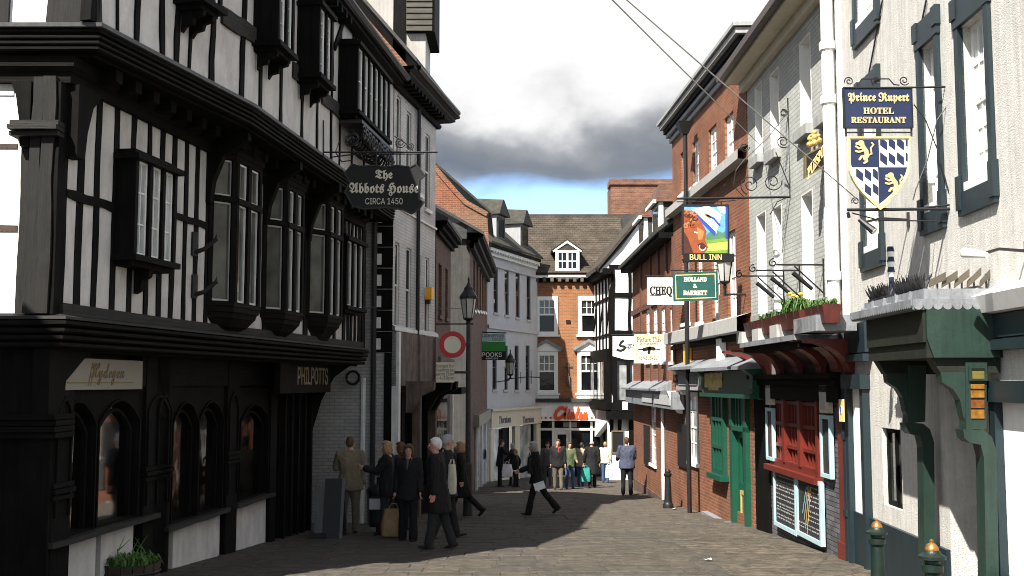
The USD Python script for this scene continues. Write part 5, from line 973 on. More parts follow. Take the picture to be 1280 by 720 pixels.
for k, q in enumerate((wA, wB, wC, wD)):
    u0, u1, z0, z1 = q; e = .11
    w = sash(HH, HW, u0, u1, z0, z1, rec=.1, fw=.055, cols=4 if k == 1 else 3, rows=(3, 2), pane='lit_pane', sill='white_paint', sillp=.03, bar=.024)
    obj('architrave', MB().box(HW, u0 - e, u0, -.02, .04, z0 - .1, z1 + .001), 'teal_paint', w); obj('architrave', MB().box(HW, u1, u1 + e, -.02, .04, z0 - .1, z1 + .001), 'teal_paint', w)
    obj('window_head', MB().box(HW, u0 - e - .02, u1 + e + .02, -.02, .05, z1 + .001, z1 + .3).box(HW, u0 - e - .04, u0 - e + .1, -.02, .065, z1 + .1, z1 + .32).box(HW, u1 + e - .1, u1 + e + .04, -.02, .065, z1 + .1, z1 + .32), 'teal_paint', w)
    obj('apron', MB().box(HW, u0 - e - .02, u1 + e + .02, -.02, .05, z0 - .34, z0 - .1).box(HW, u0 - e - .04, u0 - e + .08, -.02, .065, z0 - .28, z0 + .08).box(HW, u1 + e - .08, u1 + e + .04, -.02, .065, z0 - .28, z0 + .08), 'teal_paint', w)
u0, u1, z0, z1 = dk; w = obj('window', MB().prism(HW, sbox(u0, z0, u1, z1).difference(sbox(u0 + .06, z0 + .06, u1 - .06, z1 - .06)), -.12, -.06), 'black_oak', HH); obj('pane', MB().box(HW, u0, u1, -.1, -.09, z0, z1), 'grey_pane', w); obj('mullion', MB().box(HW, (u0 + u1) / 2 - .03, (u0 + u1) / 2 + .03, -.11, -.055, z0, z1), 'black_oak', w)
zp = HW.Z(1120, 659)
obj('plinth', MB().box(HW, en[1] + .02, HW.L, 0, .05, -1.6, zp), 'teal_paint', HH); obj('plinth', MB().box(HW, -3, en[0] - .02, 0, .05, -1.6, zp), 'teal_paint', HH)
# entrance lobby under the canopy
obj('lobby_wall', MB().box(HW, en[0] - .3, en[1] + .3, -1.1, -1.0, -2, ent[3] + .2).box(HW, en[1], en[1] + .1, -1.1, -.35, -2, ent[3] + .2).box(HW, en[0] - .1, en[0], -1.1, -.35, -2, ent[3] + .2).box(HW, en[0] - .1, en[1] + .1, -1.0, -.35, ent[3] + .02, ent[3] + .1), 'plaster_white', HH)
obj('lobby_panel', MB().box(HW, en[0], en[1], -1.0, -.96, -2, zp), 'teal_paint', HH)
dr = obj('door', MB().box(HW, en[0] + .3, en[1] - .55, -1.0, -.93, -1.5, ent[3] - .25), 'teal_paint', HH); obj('pane', MB().box(HW, en[0] + .42, en[1] - .67, -.93, -.92, .2, ent[3] - .4), 'dark_pane', dr)
# teal shop surrounds on either side
def surround(xa, xb, ya, yb, name='panel_surround', inner='plaster_white'):
    u0, u1 = sorted((HW.U(xa, 600), HW.U(xb, 600))); z1 = HW.Z((xa + xb) / 2, ya); z0 = HW.Z((xa + xb) / 2, yb)
    w = obj(name, MB().box(HW, u0, u0 + .14, 0, .1, -1.6, z1 - .2).box(HW, u1 - .14, u1, 0, .1, -1.6, z1 - .2).box(HW, u0 - .04, u1 + .04, 0, .14, z1 - .2, z1), 'teal_paint', HH)
    obj('panel', MB().box(HW, u0 + .14, u1 - .14, 0, .02, zp, z1 - .2), inner, w)
surround(1067, 1090, 468, 640); surround(1252, 1360, 476, 640)
for xa, xb, ya, yb in ((1064, 1090, 404, 452), (1250, 1500, 392, 437)):
    u0, u1 = sorted((HW.U(xa, 430), HW.U(xb, 430))); u0 = max(u0, -2.9); xr = 1265 if xa > 1200 else 1077; z1, z0 = HW.Z(xr, ya), HW.Z(xr, yb)
    obj('fascia', MB().box(HW, u0, u1, 0, .1, z0 + .12, z1), 'teal_paint', HH); obj('fascia', MB().box(HW, u0, u1, 0, .13, z0, z0 + .1), 'teal_paint', HH)
    if xa > 1200: obj('cornice', MB().sweep([HW.W(u1, 0, 0)[:2], HW.W(u0, 0, 0)[:2]], [(0, z1 + .01), (.2, z1 + .02), (.26, z1 + .18), (0, z1 + .3)]), 'white_paint', HH)
# canopy
NE = HW.U(1252, 400); HE = Fr(HW.W(NE, 0, 0)[:2], HW.W(NE, 1, 0)[:2], side=-1)
nz = lambda px, py: HE.hit(px, py)
FE = HW.U(1063, 396, .86); PJ = nz(1140, 380)[0]; PB2 = nz(1158, 430)[0]
ztop, zs1, zs0, zb1, zb0 = nz(1200, 360)[1], nz(1200, 374)[1], nz(1200, 386)[1], nz(1200, 404)[1], nz(1200, 447)[1]
CN = obj('canopy', MB().box(HW, NE, FE - .2, 0, PB2, zb0, zs1 - .02), 'canopy_shaded', HH)
obj('canopy_end_board', MB().prism(HE, [(0.04, zb0), (PB2 - .06, zb0), (PB2 + .0, zb1 - .15), (PB2, zs0 + .02), (0.04, zs0 + .02)], .002, .03), 'canopy_green', CN)
obj('canopy_front_board', MB().box(HW, NE, FE - .25, PB2 + .002, PB2 + .03, zb0 + .15, zs0), 'canopy_shaded', CN)
obj('lead_roof', MB().box(HW, NE + .06, FE - .06, -.02, nz(1157, 366)[0], zs1 - .02, ztop), 'lead', CN)
obj('lead_roof', MB().box(HW, NE - .02, FE, -.02, PJ, zs1 - .1, zs1), 'lead', CN)
def scallops(fr, L, n, z1, drop, w, n0, n1):
    poly = sbox(0, z1 - drop * .45, L, z1)
    for i in range(n): poly = poly.union(Point(L * (i + .5) / n, z1 - drop * .45).buffer(L / n * .48, 10))
    return MB().prism(fr, poly.intersection(sbox(0, z1 - drop, L, z1)), n0, n1)
obj('lead_valance', scallops(HE, PJ, 9, zs1 - .001, zs1 - zs0 + .03, 0, .02, .035), 'lead', CN)
EF = Fr(HW.W(NE - .02, PJ, 0)[:2], HW.W(FE, PJ, 0)[:2], side=-1); obj('lead_valance', scallops(EF, EF.L, 34, zs1 - .001, zs1 - zs0 + .03, 0, .002, .018), 'lead', CN)
for k in range(1, 5): u = NE + (FE - NE) * k / 5; obj('lead_roll', MB().tube([HW.W(u, nz(1157, 366)[0], ztop), HW.W(u, nz(1157, 366)[0] + .02, zs1), HW.W(u, PJ, zs1 + .01)], .02, 5), 'lead', CN)
# consoles and posts that carry it
con = [nz(*p) for p in ((1177, 465), (1207, 465), (1213, 478), (1210, 530), (1205, 520), (1201, 500), (1193, 487), (1179, 478))]
post = [nz(*p) for p in ((1204, 537), (1230, 538), (1240, 546), (1246, 565), (1249, 740), (1233, 740), (1230, 572), (1226, 556), (1212, 553), (1206, 548))]
lampb = [nz(*p) for p in ((1207, 453), (1234, 453), (1233, 535), (1208, 538))]
U2 = HW.U(1180, 600); HE2 = Fr(HW.W(U2, 0, 0)[:2], HW.W(U2, 1, 0)[:2], side=-1)
top = [nz(*p) for p in ((1165, 447), (1252, 447), (1252, 466), (1177, 466))]
for q in (HE, HE2):
    c = obj('console', MB().prism(q, con, -.16, -.02), 'canopy_green', HH); obj('post', MB().prism(q, post, -.2, .0), 'canopy_green', HH); obj('canopy_beam', MB().prism(q, top, -.2, -.03), 'canopy_shaded', HH)
    obj('console_block', MB().prism(q, lampb, -.18, -.0), 'canopy_green', HH)
mat('amber_glass', (0.22, 0.10, 0.016), .1, .5, 14, .2, spec=.6); mat('amber_glass_red', (0.15, 0.05, 0.012), .1, .6, 18, .2, spec=.6); mat('olive_glass', (0.13, 0.11, 0.03), .12, .3, 8, .2, spec=.6)
for (y0, y1), m in (((461, 474), 'olive_glass'), ((480, 486), 'amber_glass'), ((488, 497), 'amber_glass'), ((500, 510), 'amber_glass_red'), ((512, 523), 'amber_glass')):
    a, b = nz(1230, y1), nz(1213, y0); obj('stained_pane', MB().prism(HE, sbox(a[0], a[1], b[0], b[1]), .002, .012), m, HH)
a, b = nz(1232, 476), nz(1211, 458); obj('pane_frame', MB().prism(HE, sbox(a[0] - .01, a[1], b[0] + .01, b[1]).difference(sbox(a[0] + .015, a[1] + .02, b[0] - .015, b[1] - .02)), .003, .03), 'canopy_green', HH)
# teal drain pipe between hotel and pub
obj('drainpipe', MB().tube([HW.W(HW.L - .03, .02, HW.Z(1060, 405)), HW.W(HW.L - .03, .02, gz(15.7) - .05)], .075, 8), 'teal_paint', HH)
for yy in (420, 545, 640): zc = HW.Z(1061, yy); obj('pipe_collar', MB().tube([HW.W(HW.L - .03, .02, zc - .05), HW.W(HW.L - .03, .02, zc + .05)], .095, 8), 'teal_paint', HH)
obj('white_corner_strip', MB().box(HW, HW.L - .22, HW.L, 0, .03, HW.Z(1060, 400), 9.0), 'white_paint', HH)
# ---------------------------------------------------------------- lettering
from PIL import Image, ImageDraw, ImageFont
_FD = glob.glob('/opt/blender-*/*/datafiles/fonts')[0] + '/'
def text_poly(text, height, font='Inter.woff2', bold=0, squeeze=1.0):
    """Lettering as flat outlines, centred on the origin, capitals about "height" tall."""
    f = ImageFont.truetype(_FD + font, 120); x0, y0, x1, y1 = f.getbbox(text, anchor='ls', stroke_width=bold)
    im = Image.new('L', (int(x1 - x0) + 10, int(y1 - y0) + 10)); ImageDraw.Draw(im).text((5 - x0, 5 - y0), text, 255, font=f, anchor='ls', stroke_width=bold)
    on = np.pad(np.asarray(im) > 127, ((0, 0), (1, 1))).astype(np.int8); r, st = np.nonzero(np.diff(on, axis=1) == 1); en = np.nonzero(np.diff(on, axis=1) == -1)[1]
    p = shapely.union_all(shapely.box(st, -r - 1, en, -r)).buffer(.7).buffer(-.7).simplify(1.0)
    s = height / 86.0; a, b, c, d = p.bounds; base = y0 - 5
    return affinity.affine_transform(p, [s * squeeze, 0, 0, s, -(a + c) / 2 * s * squeeze, -base * s - height / 2])
def fancy(text, kind):
    """the same letters in the mathematical alphabets: blackletter, script or serif bold"""
    up, lo = {'black': (0x1D56C, 0x1D586), 'script': (0x1D4D0, 0x1D4EA), 'serif': (0x1D400, 0x1D41A)}[kind]
    return ''.join(chr(up + ord(c) - 65) if 'A' <= c <= 'Z' else chr(lo + ord(c) - 97) if 'a' <= c <= 'z' else c for c in text)
MATHF = 'NotoSansMath-Regular.woff2'
def letters(parent, fr, text, u, z, h, m, n0, dep=.006, kind=None, bold=0, squeeze=1.0, mirror=False, name='lettering', maxw=None):
    p = text_poly(fancy(text, kind) if kind else text, h, MATHF if kind else 'Inter.woff2', bold, squeeze)
    a, b, c, d = p.bounds
    if maxw and c - a > maxw: p = affinity.scale(p, maxw / (c - a), 1, origin=(0, 0))
    if mirror: p = affinity.scale(p, -1, 1, origin=(0, 0))
    obj(name, MB().prism(fr, affinity.translate(p, u, z), n0, n0 + dep), m, parent)
mat('sign_black', (0.004, 0.004, 0.004), 0.7, .2, 6, .1); mat('sign_navy', (0.012, 0.02, 0.055), 0.5, .15, 6, .1); mat('sign_teal', (0.015, 0.075, 0.065), 0.45, .15, 6, .1)
mat('sign_white', (0.78, 0.77, 0.73), 0.5, .04, 5, .05); mat('sign_cream', (0.68, 0.62, 0.48), 0.55, .07, 5, .05); mat('letter_cream', (0.50, 0.47, 0.38), 0.6, .1, 12, 0); mat('letter_black', (0.01, 0.01, 0.01), 0.5, .1, 12, 0)
mat('letter_gold', (0.72, 0.55, 0.22), 0.4, .15, 12, 0); mat('letter_brown', (0.16, 0.11, 0.07), 0.6, .1, 12, 0); mat('gilt_cream', (0.47, 0.37, 0.19), .5, .08, 9, 0); mat('board_green', (0.02, 0.22, 0.03), 0.5, .1, 5, .05); mat('letter_philpotts', (0.15, 0.125, 0.065), .5, .2, 8, 0); mat('sign_red', (0.42, 0.012, 0.015), 0.4, .1, 5, 0)
# --- shop lettering on the buildings
u0, u1 = AG.U(70, 470), AG.U(171, 470); z1, z0 = AG.Z(120, 449), AG.Z(120, 487)
fs = obj('shop_sign', MB().box(AG, u0, u1, .0, .075, z0, z1), 'fascia_cream', AH)
um = (u0 + u1) / 2; letters(fs, AG, 'Hydegen', um + .05, (z0 + z1) / 2 + .06, .2, 'sign_brown', .077, kind='script', maxw=.85)
obj('sign_line', MB().box(AG, u0 + .1, u1 - .25, .077, .08, (z0 + z1) / 2 - .1, (z0 + z1) / 2 - .088), 'sign_brown', fs)
for k in (0, 1): obj('sign_flourish', MB().prism(AG, LineString([(um - .42 + .06 * k, z0 + .05), (um - .33 + .06 * k, z0 + .3), (um - .3 + .06 * k, z1 - .06)]).buffer(.008), .077, .08), 'sign_brown', fs)
pu0, pu1, pz0, pz1 = AG.U(370, 470, .4), AG.U(411, 470, .4), AG.Z(390, 484, .4), AG.Z(390, 456, .4); pf = obj('fascia', MB().box(AG, pu0 - .9, pu1 + .15, .3, .4, pz0 - .1, Z1a), 'black_oak_across', AH); letters(pf, AG, 'PHILPOTTS', (pu0 + pu1) / 2, (pz0 + pz1) / 2, .3, 'letter_philpotts', .401, maxw=(pu1 - pu0) * .92, bold=2)
for a, b in ((618, 633), (648, 662)): letters(RH, RS, 'Thorntons', (RS.U(a, 524) + RS.U(b, 524)) / 2, RS.Z((a + b) / 2, 524), .34, 'sign_navy', .225, kind='serif', maxw=RS.U(b, 524) - RS.U(a, 524))
zc = CF.Z(712, 516); letters(CH, CF, 'linton', CF.U(719, 516), zc + .06, .7, 'red_sign', .255, .07, kind='script', bold=5, maxw=1.2); obj('lettering', MB().prism(CF, LineString([CF.hit(670 + a / 13.47, 495 + c / 13.47) for a, c in ((470, 215), (440, 195), (395, 205), (345, 255), (320, 320), (330, 370), (370, 385), (430, 350), (480, 300))]).buffer(.085), .255, .325), 'red_sign', CH); letters(CH, CF, 'CARDS', CF.U(727, 522), CF.Z(712, 522.5), .13, 'red_sign', .255, .03)
for px in (676, 682, 688, 739, 744, 749, 754): u, z = CF.hit(px, 522); obj('sign_dot', MB().prism(CF, Point(u, z).buffer(.06, 4), .255, .28), 'red_sign', CH)
letters(TB, BK, 'SUNGLASSES', (BK.U(893, 478) + BK.U(922, 478)) / 2, BK.Z(907, 475), .3, 'letter_gold', .265, .03, kind='serif', bold=4, mirror=True, maxw=1.6)
letters(TB, BK, 'OPTICIAN', (BK.U(893, 478) + BK.U(922, 478)) / 2, BK.Z(907, 484), .13, 'letter_gold', .265, .02, bold=2, mirror=True, maxw=1.1)
letters(TB, BK, 'LUXE', (BK.U(853, 475) + BK.U(867, 475)) / 2, BK.Z(860, 473), .22, 'letter_black', .322, .01, kind='serif', mirror=True, maxw=.6)
# --- The Abbots House hanging sign and its iron bracket
D = 17.2; S = Fr((0, D), (1, D)); ht = lambda x, y: S.hit(x, y)
T = thing('hanging_sign', 'black shaped board lettered The Abbots House circa 1450 hanging from an iron bracket', 'sign', (*S.W(*ht(482, 235)[:1], 0, 0)[:2], S.hit(482, 205)[1]))
bp = [ht(*p) for p in ((440, 204), (449, 207), (470, 206), (482, 208), (496, 206), (513, 208), (520, 204), (532, 219), (524, 226), (524, 249), (531, 252), (524, 262), (514, 268), (502, 262), (480, 260), (455, 262), (440, 258), (436, 250), (430, 240), (437, 228), (430, 216))]
b = obj('board', MB().prism(S, bp, -.05, 0), 'sign_black', T); ring = Polygon(bp).buffer(0); obj('board_edge', MB().prism(S, ring.difference(ring.buffer(-.02)), .001, .012), 'black_iron', b)
for t, y, h, kd, wd in (('The', 218, .135, 'black', 22), ('Abbots House', 235, .155, 'black', 88), ('CIRCA 1450', 251.5, .10, None, 47)): u, z = ht(480, y); letters(b, S, t, u, z, h, 'letter_cream', .002, kind=kd, maxw=wd / FPX * D, bold=2 if kd else 0)
xw = float(A1.W(A1.U(400, 190), 0, 0)[0]); br = MB()
q = lambda x, y: S.W(ht(x, y)[0], -.02, ht(x, y)[1])
for l, r in (([(404, 190), (440, 190), (547, 190)], .014), ([(415, 196), (440, 193), (530, 192)], .011), ([(424, 176), (419, 190), (427, 202), (440, 200)], .011), ([(470, 190), (470, 206)], .012), ([(500, 190), (500, 207)], .012)): br.tube([q(*p) for p in l], r, 5)
for cx, cy, r, st in ((441, 174, 10, 0), (500, 178, 7, 1.5), (512, 183, 5, 3)): br.tube(scroll(q(cx, cy), np.array([1, 0, 0]), UZ, .02, r / FPX * D, 1.7, st), .009, 5)
br.tube([q(493, 170), q(506, 178), q(516, 188)], .009, 5).tube([q(404, 150), q(404, 200)], .014, 5)
obj('bracket', br, 'black_iron', T); 
# --- Prince Rupert sign: name board over a shield, hung in an iron frame off the hotel wall
D = 11.6; S = Fr((0, D), (1, D))
T = thing('hotel_sign', 'dark blue Prince Rupert hotel restaurant board over a heraldic shield in a scrolled iron frame', 'sign', (*S.W(ht(1098, 200)[0], 0, 0)[:2], ht(1098, 262)[1]))
a, c = ht(1055, 160), ht(1140, 109); nb_ = obj('name_board', MB().prism(S, sbox(a[0], a[1], c[0], c[1]), -.04, 0), 'sign_navy', T); obj('board_edge', MB().prism(S, sbox(a[0], a[1], c[0], c[1]).difference(sbox(a[0] + .012, a[1] + .012, c[0] - .012, c[1] - .012)), .001, .01), 'black_iron', nb_)
for t, y, h, kd, wd, bo in (('Prince Rupert', 121.5, .088, 'black', 78, 3), ('HOTEL', 138.5, .07, 'serif', 39, 2), ('RESTAURANT', 150, .068, 'serif', 70, 2)): u, z = ht(1098, y); letters(nb_, S, t, u, z, h, 'gilt_cream', .002, kind=kd, maxw=wd / FPX * D, bold=bo)
shp = [(1060, 171), (1138, 171)] + [(1138 - .0 * k - 40 * (k / 9) ** 2.1, 200 + 60 * (k / 9)) for k in range(10)] + [(1060 + 39 * (k / 9) ** 2.1, 200 + 60 * (k / 9)) for k in range(9, -1, -1)]
shield = Polygon([ht(*p) for p in shp]).buffer(0); sh = obj('shield', MB().prism(S, shield, -.04, 0), 'sign_white', T)
obj('shield_rim', MB().prism(S, shield.difference(shield.buffer(-.018)), .0015, .014), 'letter_gold', sh); inner = shield.buffer(-.03)
def quarter(x0, y0, x1, y1): p, r = ht(x0, y1), ht(x1, y0); return sbox(p[0], p[1], r[0], r[1])
for rc in ((1060, 171, 1098, 209), (1099, 209, 1140, 262)): obj('shield_quarter', MB().prism(S, quarter(*rc).intersection(inner), .0015, .004), 'sign_navy', sh)
def lozenges(x0, y0, nx, ny, area):
    loz = []
    for i in range(nx):
        for j in range(ny):
            x, y = x0 + i * 10.6, y0 + j * 19; loz.append(Polygon([ht(*p) for p in ((x, y), (x + 8.5, y + 6.5), (x + 8.5, y + 17), (x, y + 10.5))]))
    for l in loz:
        l = l.intersection(area)
        if not l.is_empty and l.area > 1e-4: obj('lozenge', MB().prism(S, l, .0015, .004), 'sign_navy', sh)
lozenges(1100, 171, 4, 2, quarter(1100, 171, 1137, 208).intersection(inner)); lozenges(1070, 210, 3, 3, quarter(1060, 211, 1097, 262).intersection(inner))
def lion(x, y, s):
    """a small rampant lion: body, raised paws, tail curled over the back"""
    P = lambda *pts: [ht(x + a * s, y + b * s) for a, b in pts]
    g = LineString(P((-3, -8), (-1, -4), (2, 0), (3, 5), (1, 8))).buffer(.024).union(LineString(P((-1, -4), (-6, -3), (-9, -5))).buffer(.011)).union(LineString(P((0, -1), (-6, 1), (-9, 0))).buffer(.011)).union(LineString(P((2, 5), (-3, 6), (-5, 9))).buffer(.012)).union(LineString(P((2, 7), (3, 11), (0, 13))).buffer(.012)).union(LineString(P((3, 5), (8, 3), (7, -3), (10, -7), (8, -9))).buffer(.008)).union(Point(*ht(x - 3.5 * s, y - 8.5 * s)).buffer(.034)).union(LineString(P((-4, -9), (-8, -8))).buffer(.016))
    obj('lion', MB().prism(S, g, .0045, .012), 'gilt_cream', sh)
lion(1080, 189, 1.15); lion(1117, 229, 1.1)
obj('shield_point', MB().prism(S, LineString([ht(1090, 251), ht(1100, 260), ht(1110, 251)]).buffer(.02), .005, .02), 'letter_gold', sh)
br = MB(); wl = lambda y: S.W(HW.o[0] + 0.0, 0, 0)
q = lambda x, y, n=-.02: S.W(ht(x, y)[0], n, ht(x, y)[1])
for l, r in (([(1057, 110), (1190, 108)], .012), ([(1189, 84), (1191, 292)], .013), ([(1060, 262), (1188, 261)], .018), ([(1060, 265), (1062, 272)], .02), ([(1140, 262), (1160, 259), (1236, 250)], .012), ([(1141, 165), (1057, 165)], .009), ([(1057, 109), (1058, 170)], .012), ([(1140, 109), (1140, 170)], .012),
             ([(1078, 98), (1112, 98), (1118, 105), (1125, 106)], .008), ([(1072, 109), (1078, 98)], .008), ([(1143, 130), (1158, 150), (1172, 185), (1187, 240), (1190, 250)], .007), ([(1189, 125), (1172, 150), (1160, 200), (1146, 235), (1142, 250)], .007), ([(1066, 266), (1100, 275), (1170, 276)], .008)): br.tube([q(*p) for p in l], r, 5)
for cx, cy, r, st in ((1062, 101, 6, .4), (1096, 101, 6.5, 1.0), (1131, 100, 6.5, 2.6), (1070, 251, 5, .6)): br.tube(scroll(q(cx, cy), np.array([1, 0, 0]), UZ, .012, r / FPX * D, 1.5, st), .007, 5)
obj('iron_frame', br, 'black_iron', T)
# --- Bull Inn picture sign under a long scrolled bracket
D = 18.7; S = Fr((0, D), (1, D))
T = thing('inn_sign', 'painted Bull Inn picture board of a brown bull head below a blue and white page', 'sign', (*S.W(ht(882, 290)[0], 0, 0)[:2], ht(882, 326)[1]))
for nm, c in (('pic_blue', (0.12, 0.32, 0.62)), ('pic_white', (0.72, 0.74, 0.70)), ('pic_ultra', (0.02, 0.06, 0.42)), ('pic_bull', (0.26, 0.065, 0.02)), ('pic_bull_dark', (0.06, 0.018, 0.012)), ('pic_bull_light', (0.50, 0.17, 0.06)), ('pic_green', (0.14, 0.26, 0.04)), ('pic_yellow', (0.48, 0.46, 0.09)), ('pic_hill', (0.07, 0.17, 0.10))): mat(nm, c, .5, .25, 9, .05)
R_ = lambda *pts: Polygon([ht(*p) for p in pts]).buffer(0)
fr_ = R_((854, 257), (910, 257), (910, 317), (854, 317)); bd = obj('picture_board', MB().prism(S, fr_, -.05, 0), 'pic_blue', T)
obj('board_frame', MB().prism(S, fr_.buffer(.02, join_style=2).difference(fr_.buffer(-.008, join_style=2)), -.055, .012), 'black_iron', bd)
def pic(nm, m, k, *pts, r=0):
    g = R_(*pts) if not r else LineString([ht(*p) for p in pts]).buffer(r)
    obj(nm, MB().prism(S, g.intersection(fr_), .001 * k, .001 * k + .0008), m, bd)
pic('painted_field', 'pic_green', 1, (854, 298), (910, 290), (910, 317), (854, 317)); pic('painted_hill', 'pic_hill', 2, (880, 296), (892, 286), (903, 291), (910, 287), (910, 297), (884, 300)); pic('painted_field', 'pic_yellow', 2, (884, 305), (910, 302), (910, 312), (884, 314))
pic('painted_page', 'pic_white', 3, (864, 262), (885, 257), (902, 268), (900, 276), (895, 292)); pic('page_edge', 'pic_ultra', 4, (863, 263), (868, 264), (895, 290), (893, 295)); pic('painted_sky', 'pic_white', 2, (895, 257), (910, 257), (910, 268), (901, 266))
pic('painted_bird', 'pic_bull_light', 5, (882, 268), (887, 272), r=.022); pic('painted_bird', 'pic_ultra', 5, (884, 269), (892, 273), (899, 281), r=.018); pic('painted_post', 'pic_ultra', 4, (908, 257), (908, 297), r=.02)
pic('bull_head', 'pic_bull', 5, (854, 263), (865, 264), (876, 276), (883, 289), (881, 299), (885, 309), (880, 316), (866, 317), (862, 305), (854, 290)); pic('bull_neck', 'pic_bull_dark', 6, (854, 288), (860, 298), (863, 306), (867, 317), (854, 317)); pic('bull_cheek', 'pic_bull_light', 6, (871, 284), (880, 289), (878, 299), (873, 300)); pic('bull_muzzle', 'pic_bull_dark', 7, (872, 305), (878, 303), (883, 308), (880, 314), (874, 312))
rr = random.Random(3)
for i in range(16): x, y = rr.uniform(855, 870), rr.uniform(265, 283); pic('bull_curl', rr.choice(['pic_bull_light', 'pic_bull', 'pic_bull_dark']), 8 + i % 3, *[(x + 3 * math.cos(t), y + 2.2 * math.sin(t)) for t in np.linspace(0, 4.6, 7)], r=.012)
pic('nose_ring', 'pic_white', 9, *[(878 + 4 * math.cos(t), 309 + 4 * math.sin(t)) for t in np.linspace(.2, 3.6, 8)], r=.008); pic('bull_eye', 'pic_white', 9, (868, 290), (871, 291), r=.01)
nbp = R_((855, 317), (918, 317), (918, 327), (855, 327)); nb_ = obj('name_board', MB().prism(S, nbp, -.07, .01), 'sign_black', T); u, z = ht(882, 321.5); letters(nb_, S, 'BULL INN', u, z, .095, 'letter_gold', .012, bold=1, maxw=40 / FPX * D)
br = MB(); q = lambda x, y, n=-.02: S.W(ht(x, y)[0], n, ht(x, y)[1])
for l, r in (([(846, 248), (875, 248), (991, 246)], .022), ([(846, 252), (900, 252), (920, 250)], .01), ([(985, 122), (988, 190), (988, 246)], .018), ([(985, 140), (960, 172), (930, 200), (920, 213), (917, 232), (930, 246)], .008), ([(970, 190), (982, 220), (988, 235)], .01), ([(862, 252), (862, 257)], .012), ([(902, 252), (902, 257)], .012), ([(985, 246), (972, 252), (963, 268)], .01)): br.tube([q(*p) for p in l], r, 5)
for cx, cy, r, st in ((938, 231, 13, 0), (966, 227, 12, 2), (979, 177, 8, 1), (980, 141, 5, 4), (931, 184, 6, 2)): br.tube(scroll(q(cx, cy), np.array([1, 0, 0]), UZ, .03, r / FPX * D, 1.7, st), .011, 5)
obj('scroll_bracket', br, 'black_iron', T)
# --- gold crest sign on the pub
D = 16.4; S = Fr((0, D), (1, D))
T = thing('crest_sign', 'dark projecting board with gilt lettering and gilt crown ornament on the grey painted wall', 'sign', (*S.W(ht(1020, 200)[0], 0, 0)[:2], ht(1020, 215)[1]))
brd = R_((1007, 194), (1034, 180), (1034, 205), (1007, 221)); bb = obj('board', MB().prism(S, brd, -.08, 0), 'sign_black', T); obj('board_edge', MB().prism(S, brd.buffer(.012, join_style=2).difference(brd.buffer(-.012)), -.085, .006), 'sign_brown', bb)
p = affinity.rotate(affinity.skew(text_poly(fancy('PUISNE', 'serif'), .17, MATHF, 3), ys=26, origin=(0, 0)), 0); a_, b_, c_, d_ = p.bounds; p = affinity.scale(p, .29 / (c_ - a_), 1, origin=(0, 0)); u, z = ht(1020.5, 200.5); obj('lettering', MB().prism(S, affinity.translate(p, u, z), .002, .015), 'letter_gold', bb)
cr = MB(); base = q0 = S.W(*[ht(1019, 183)[0], -.04, ht(1019, 183)[1]])
for (x, y, r) in ((1013, 180, .05), (1019, 178, .06), (1025, 175, .05), (1019, 171, .055), (1013, 173, .035), (1024, 169, .035), (1019, 165, .04)): s_ = trimesh.creation.icosphere(1, r); s_.apply_translation(S.W(ht(x, y)[0], -.04, ht(x, y)[1])); cr.tm(s_)
cr.tube(scroll(S.W(ht(1019, 174)[0], -.03, ht(1019, 174)[1]), np.array([1, 0, 0]), UZ, .02, .1, 1.5), .018, 5); obj('crown', cr, 'gold_leaf', T); obj('stem', MB().tube([S.W(ht(1020, 192)[0], -.04, ht(1020, 192)[1]), base], .02, 5).tube([S.W(ht(1030, 186)[0], -.04, ht(1030, 186)[1]), S.W(ht(1046, 186)[0], -.04, ht(1046, 186)[1])], .015, 5), 'black_iron', T)
# --- smaller hanging boards on the right
def hang(name, label, pts, d, face, texts, edge=None, arm=None, rods=()):
    global S, ht
    S = Fr((0, d), (1, d)); g = R_(*pts); cx = sum(p[0] for p in pts) / len(pts); cy = max(p[1] for p in pts)
    t = thing(name, label, 'sign', (*S.W(ht(cx, cy)[0], 0, 0)[:2], ht(cx, cy)[1])); b = obj('board', MB().prism(S, g, -.05, 0), face, t)
    if edge: obj('board_edge', MB().prism(S, g.buffer(-.05, join_style=2).difference(g.buffer(-.068, join_style=2)), .001, .004), edge, b)
    for tx, x, y, h, m, kd, wd, bo in texts: u, z = ht(x, y); letters(b, S, tx, u, z, h, m, .002, kind=kd, maxw=wd / FPX * d if wd else None, bold=bo)
    if arm:
        br = MB()
        for l, r in arm: br.tube([S.W(ht(*p)[0], -.02, ht(*p)[1]) for p in l], r, 5)
        obj('bracket', br, 'black_iron', t)
    return t, b
hang('shop_board', 'dark green board lettered Holland & Barrett with a thin gold border', [(841, 341), (897, 339), (898, 375), (842, 377)], 24.5, 'sign_teal', [('HOLLAND', 869, 349, .1, 'sign_cream', 'serif', 29, 4), ('&', 869, 357.5, .09, 'sign_cream', 'serif', 0, 3), ('BARRETT', 869, 366, .1, 'sign_cream', 'serif', 30, 4)], 'letter_gold', [([(838, 338), (900, 337), (912, 337)], .015)])
t, b = hang('chequers_board', 'white board with black capitals beginning CHEQU partly behind the green sign', [(809, 347), (855, 347), (855, 381), (809, 381)], 28.2, 'sign_white', [('CHEQUERS', 839, 363, .21, 'letter_black', 'serif', 54, 4)], None, [([(806, 345), (862, 345), (880, 345)], .014)])
obj('underline', MB().prism(S, R_((812, 369), (826, 369), (826, 369.6), (812, 369.6)), .002, .006), 'letter_black', b)
t, b = hang('signs_board', 'white board with a flowing black script S left of the cream picture board', [(766, 420), (795, 420), (795, 450), (780, 449), (766, 445)], 36.0, 'sign_white', [('igns', 788, 431, .2, 'letter_black', 'serif', 10, 0)], None, [([(764, 418), (800, 418)], .014)])
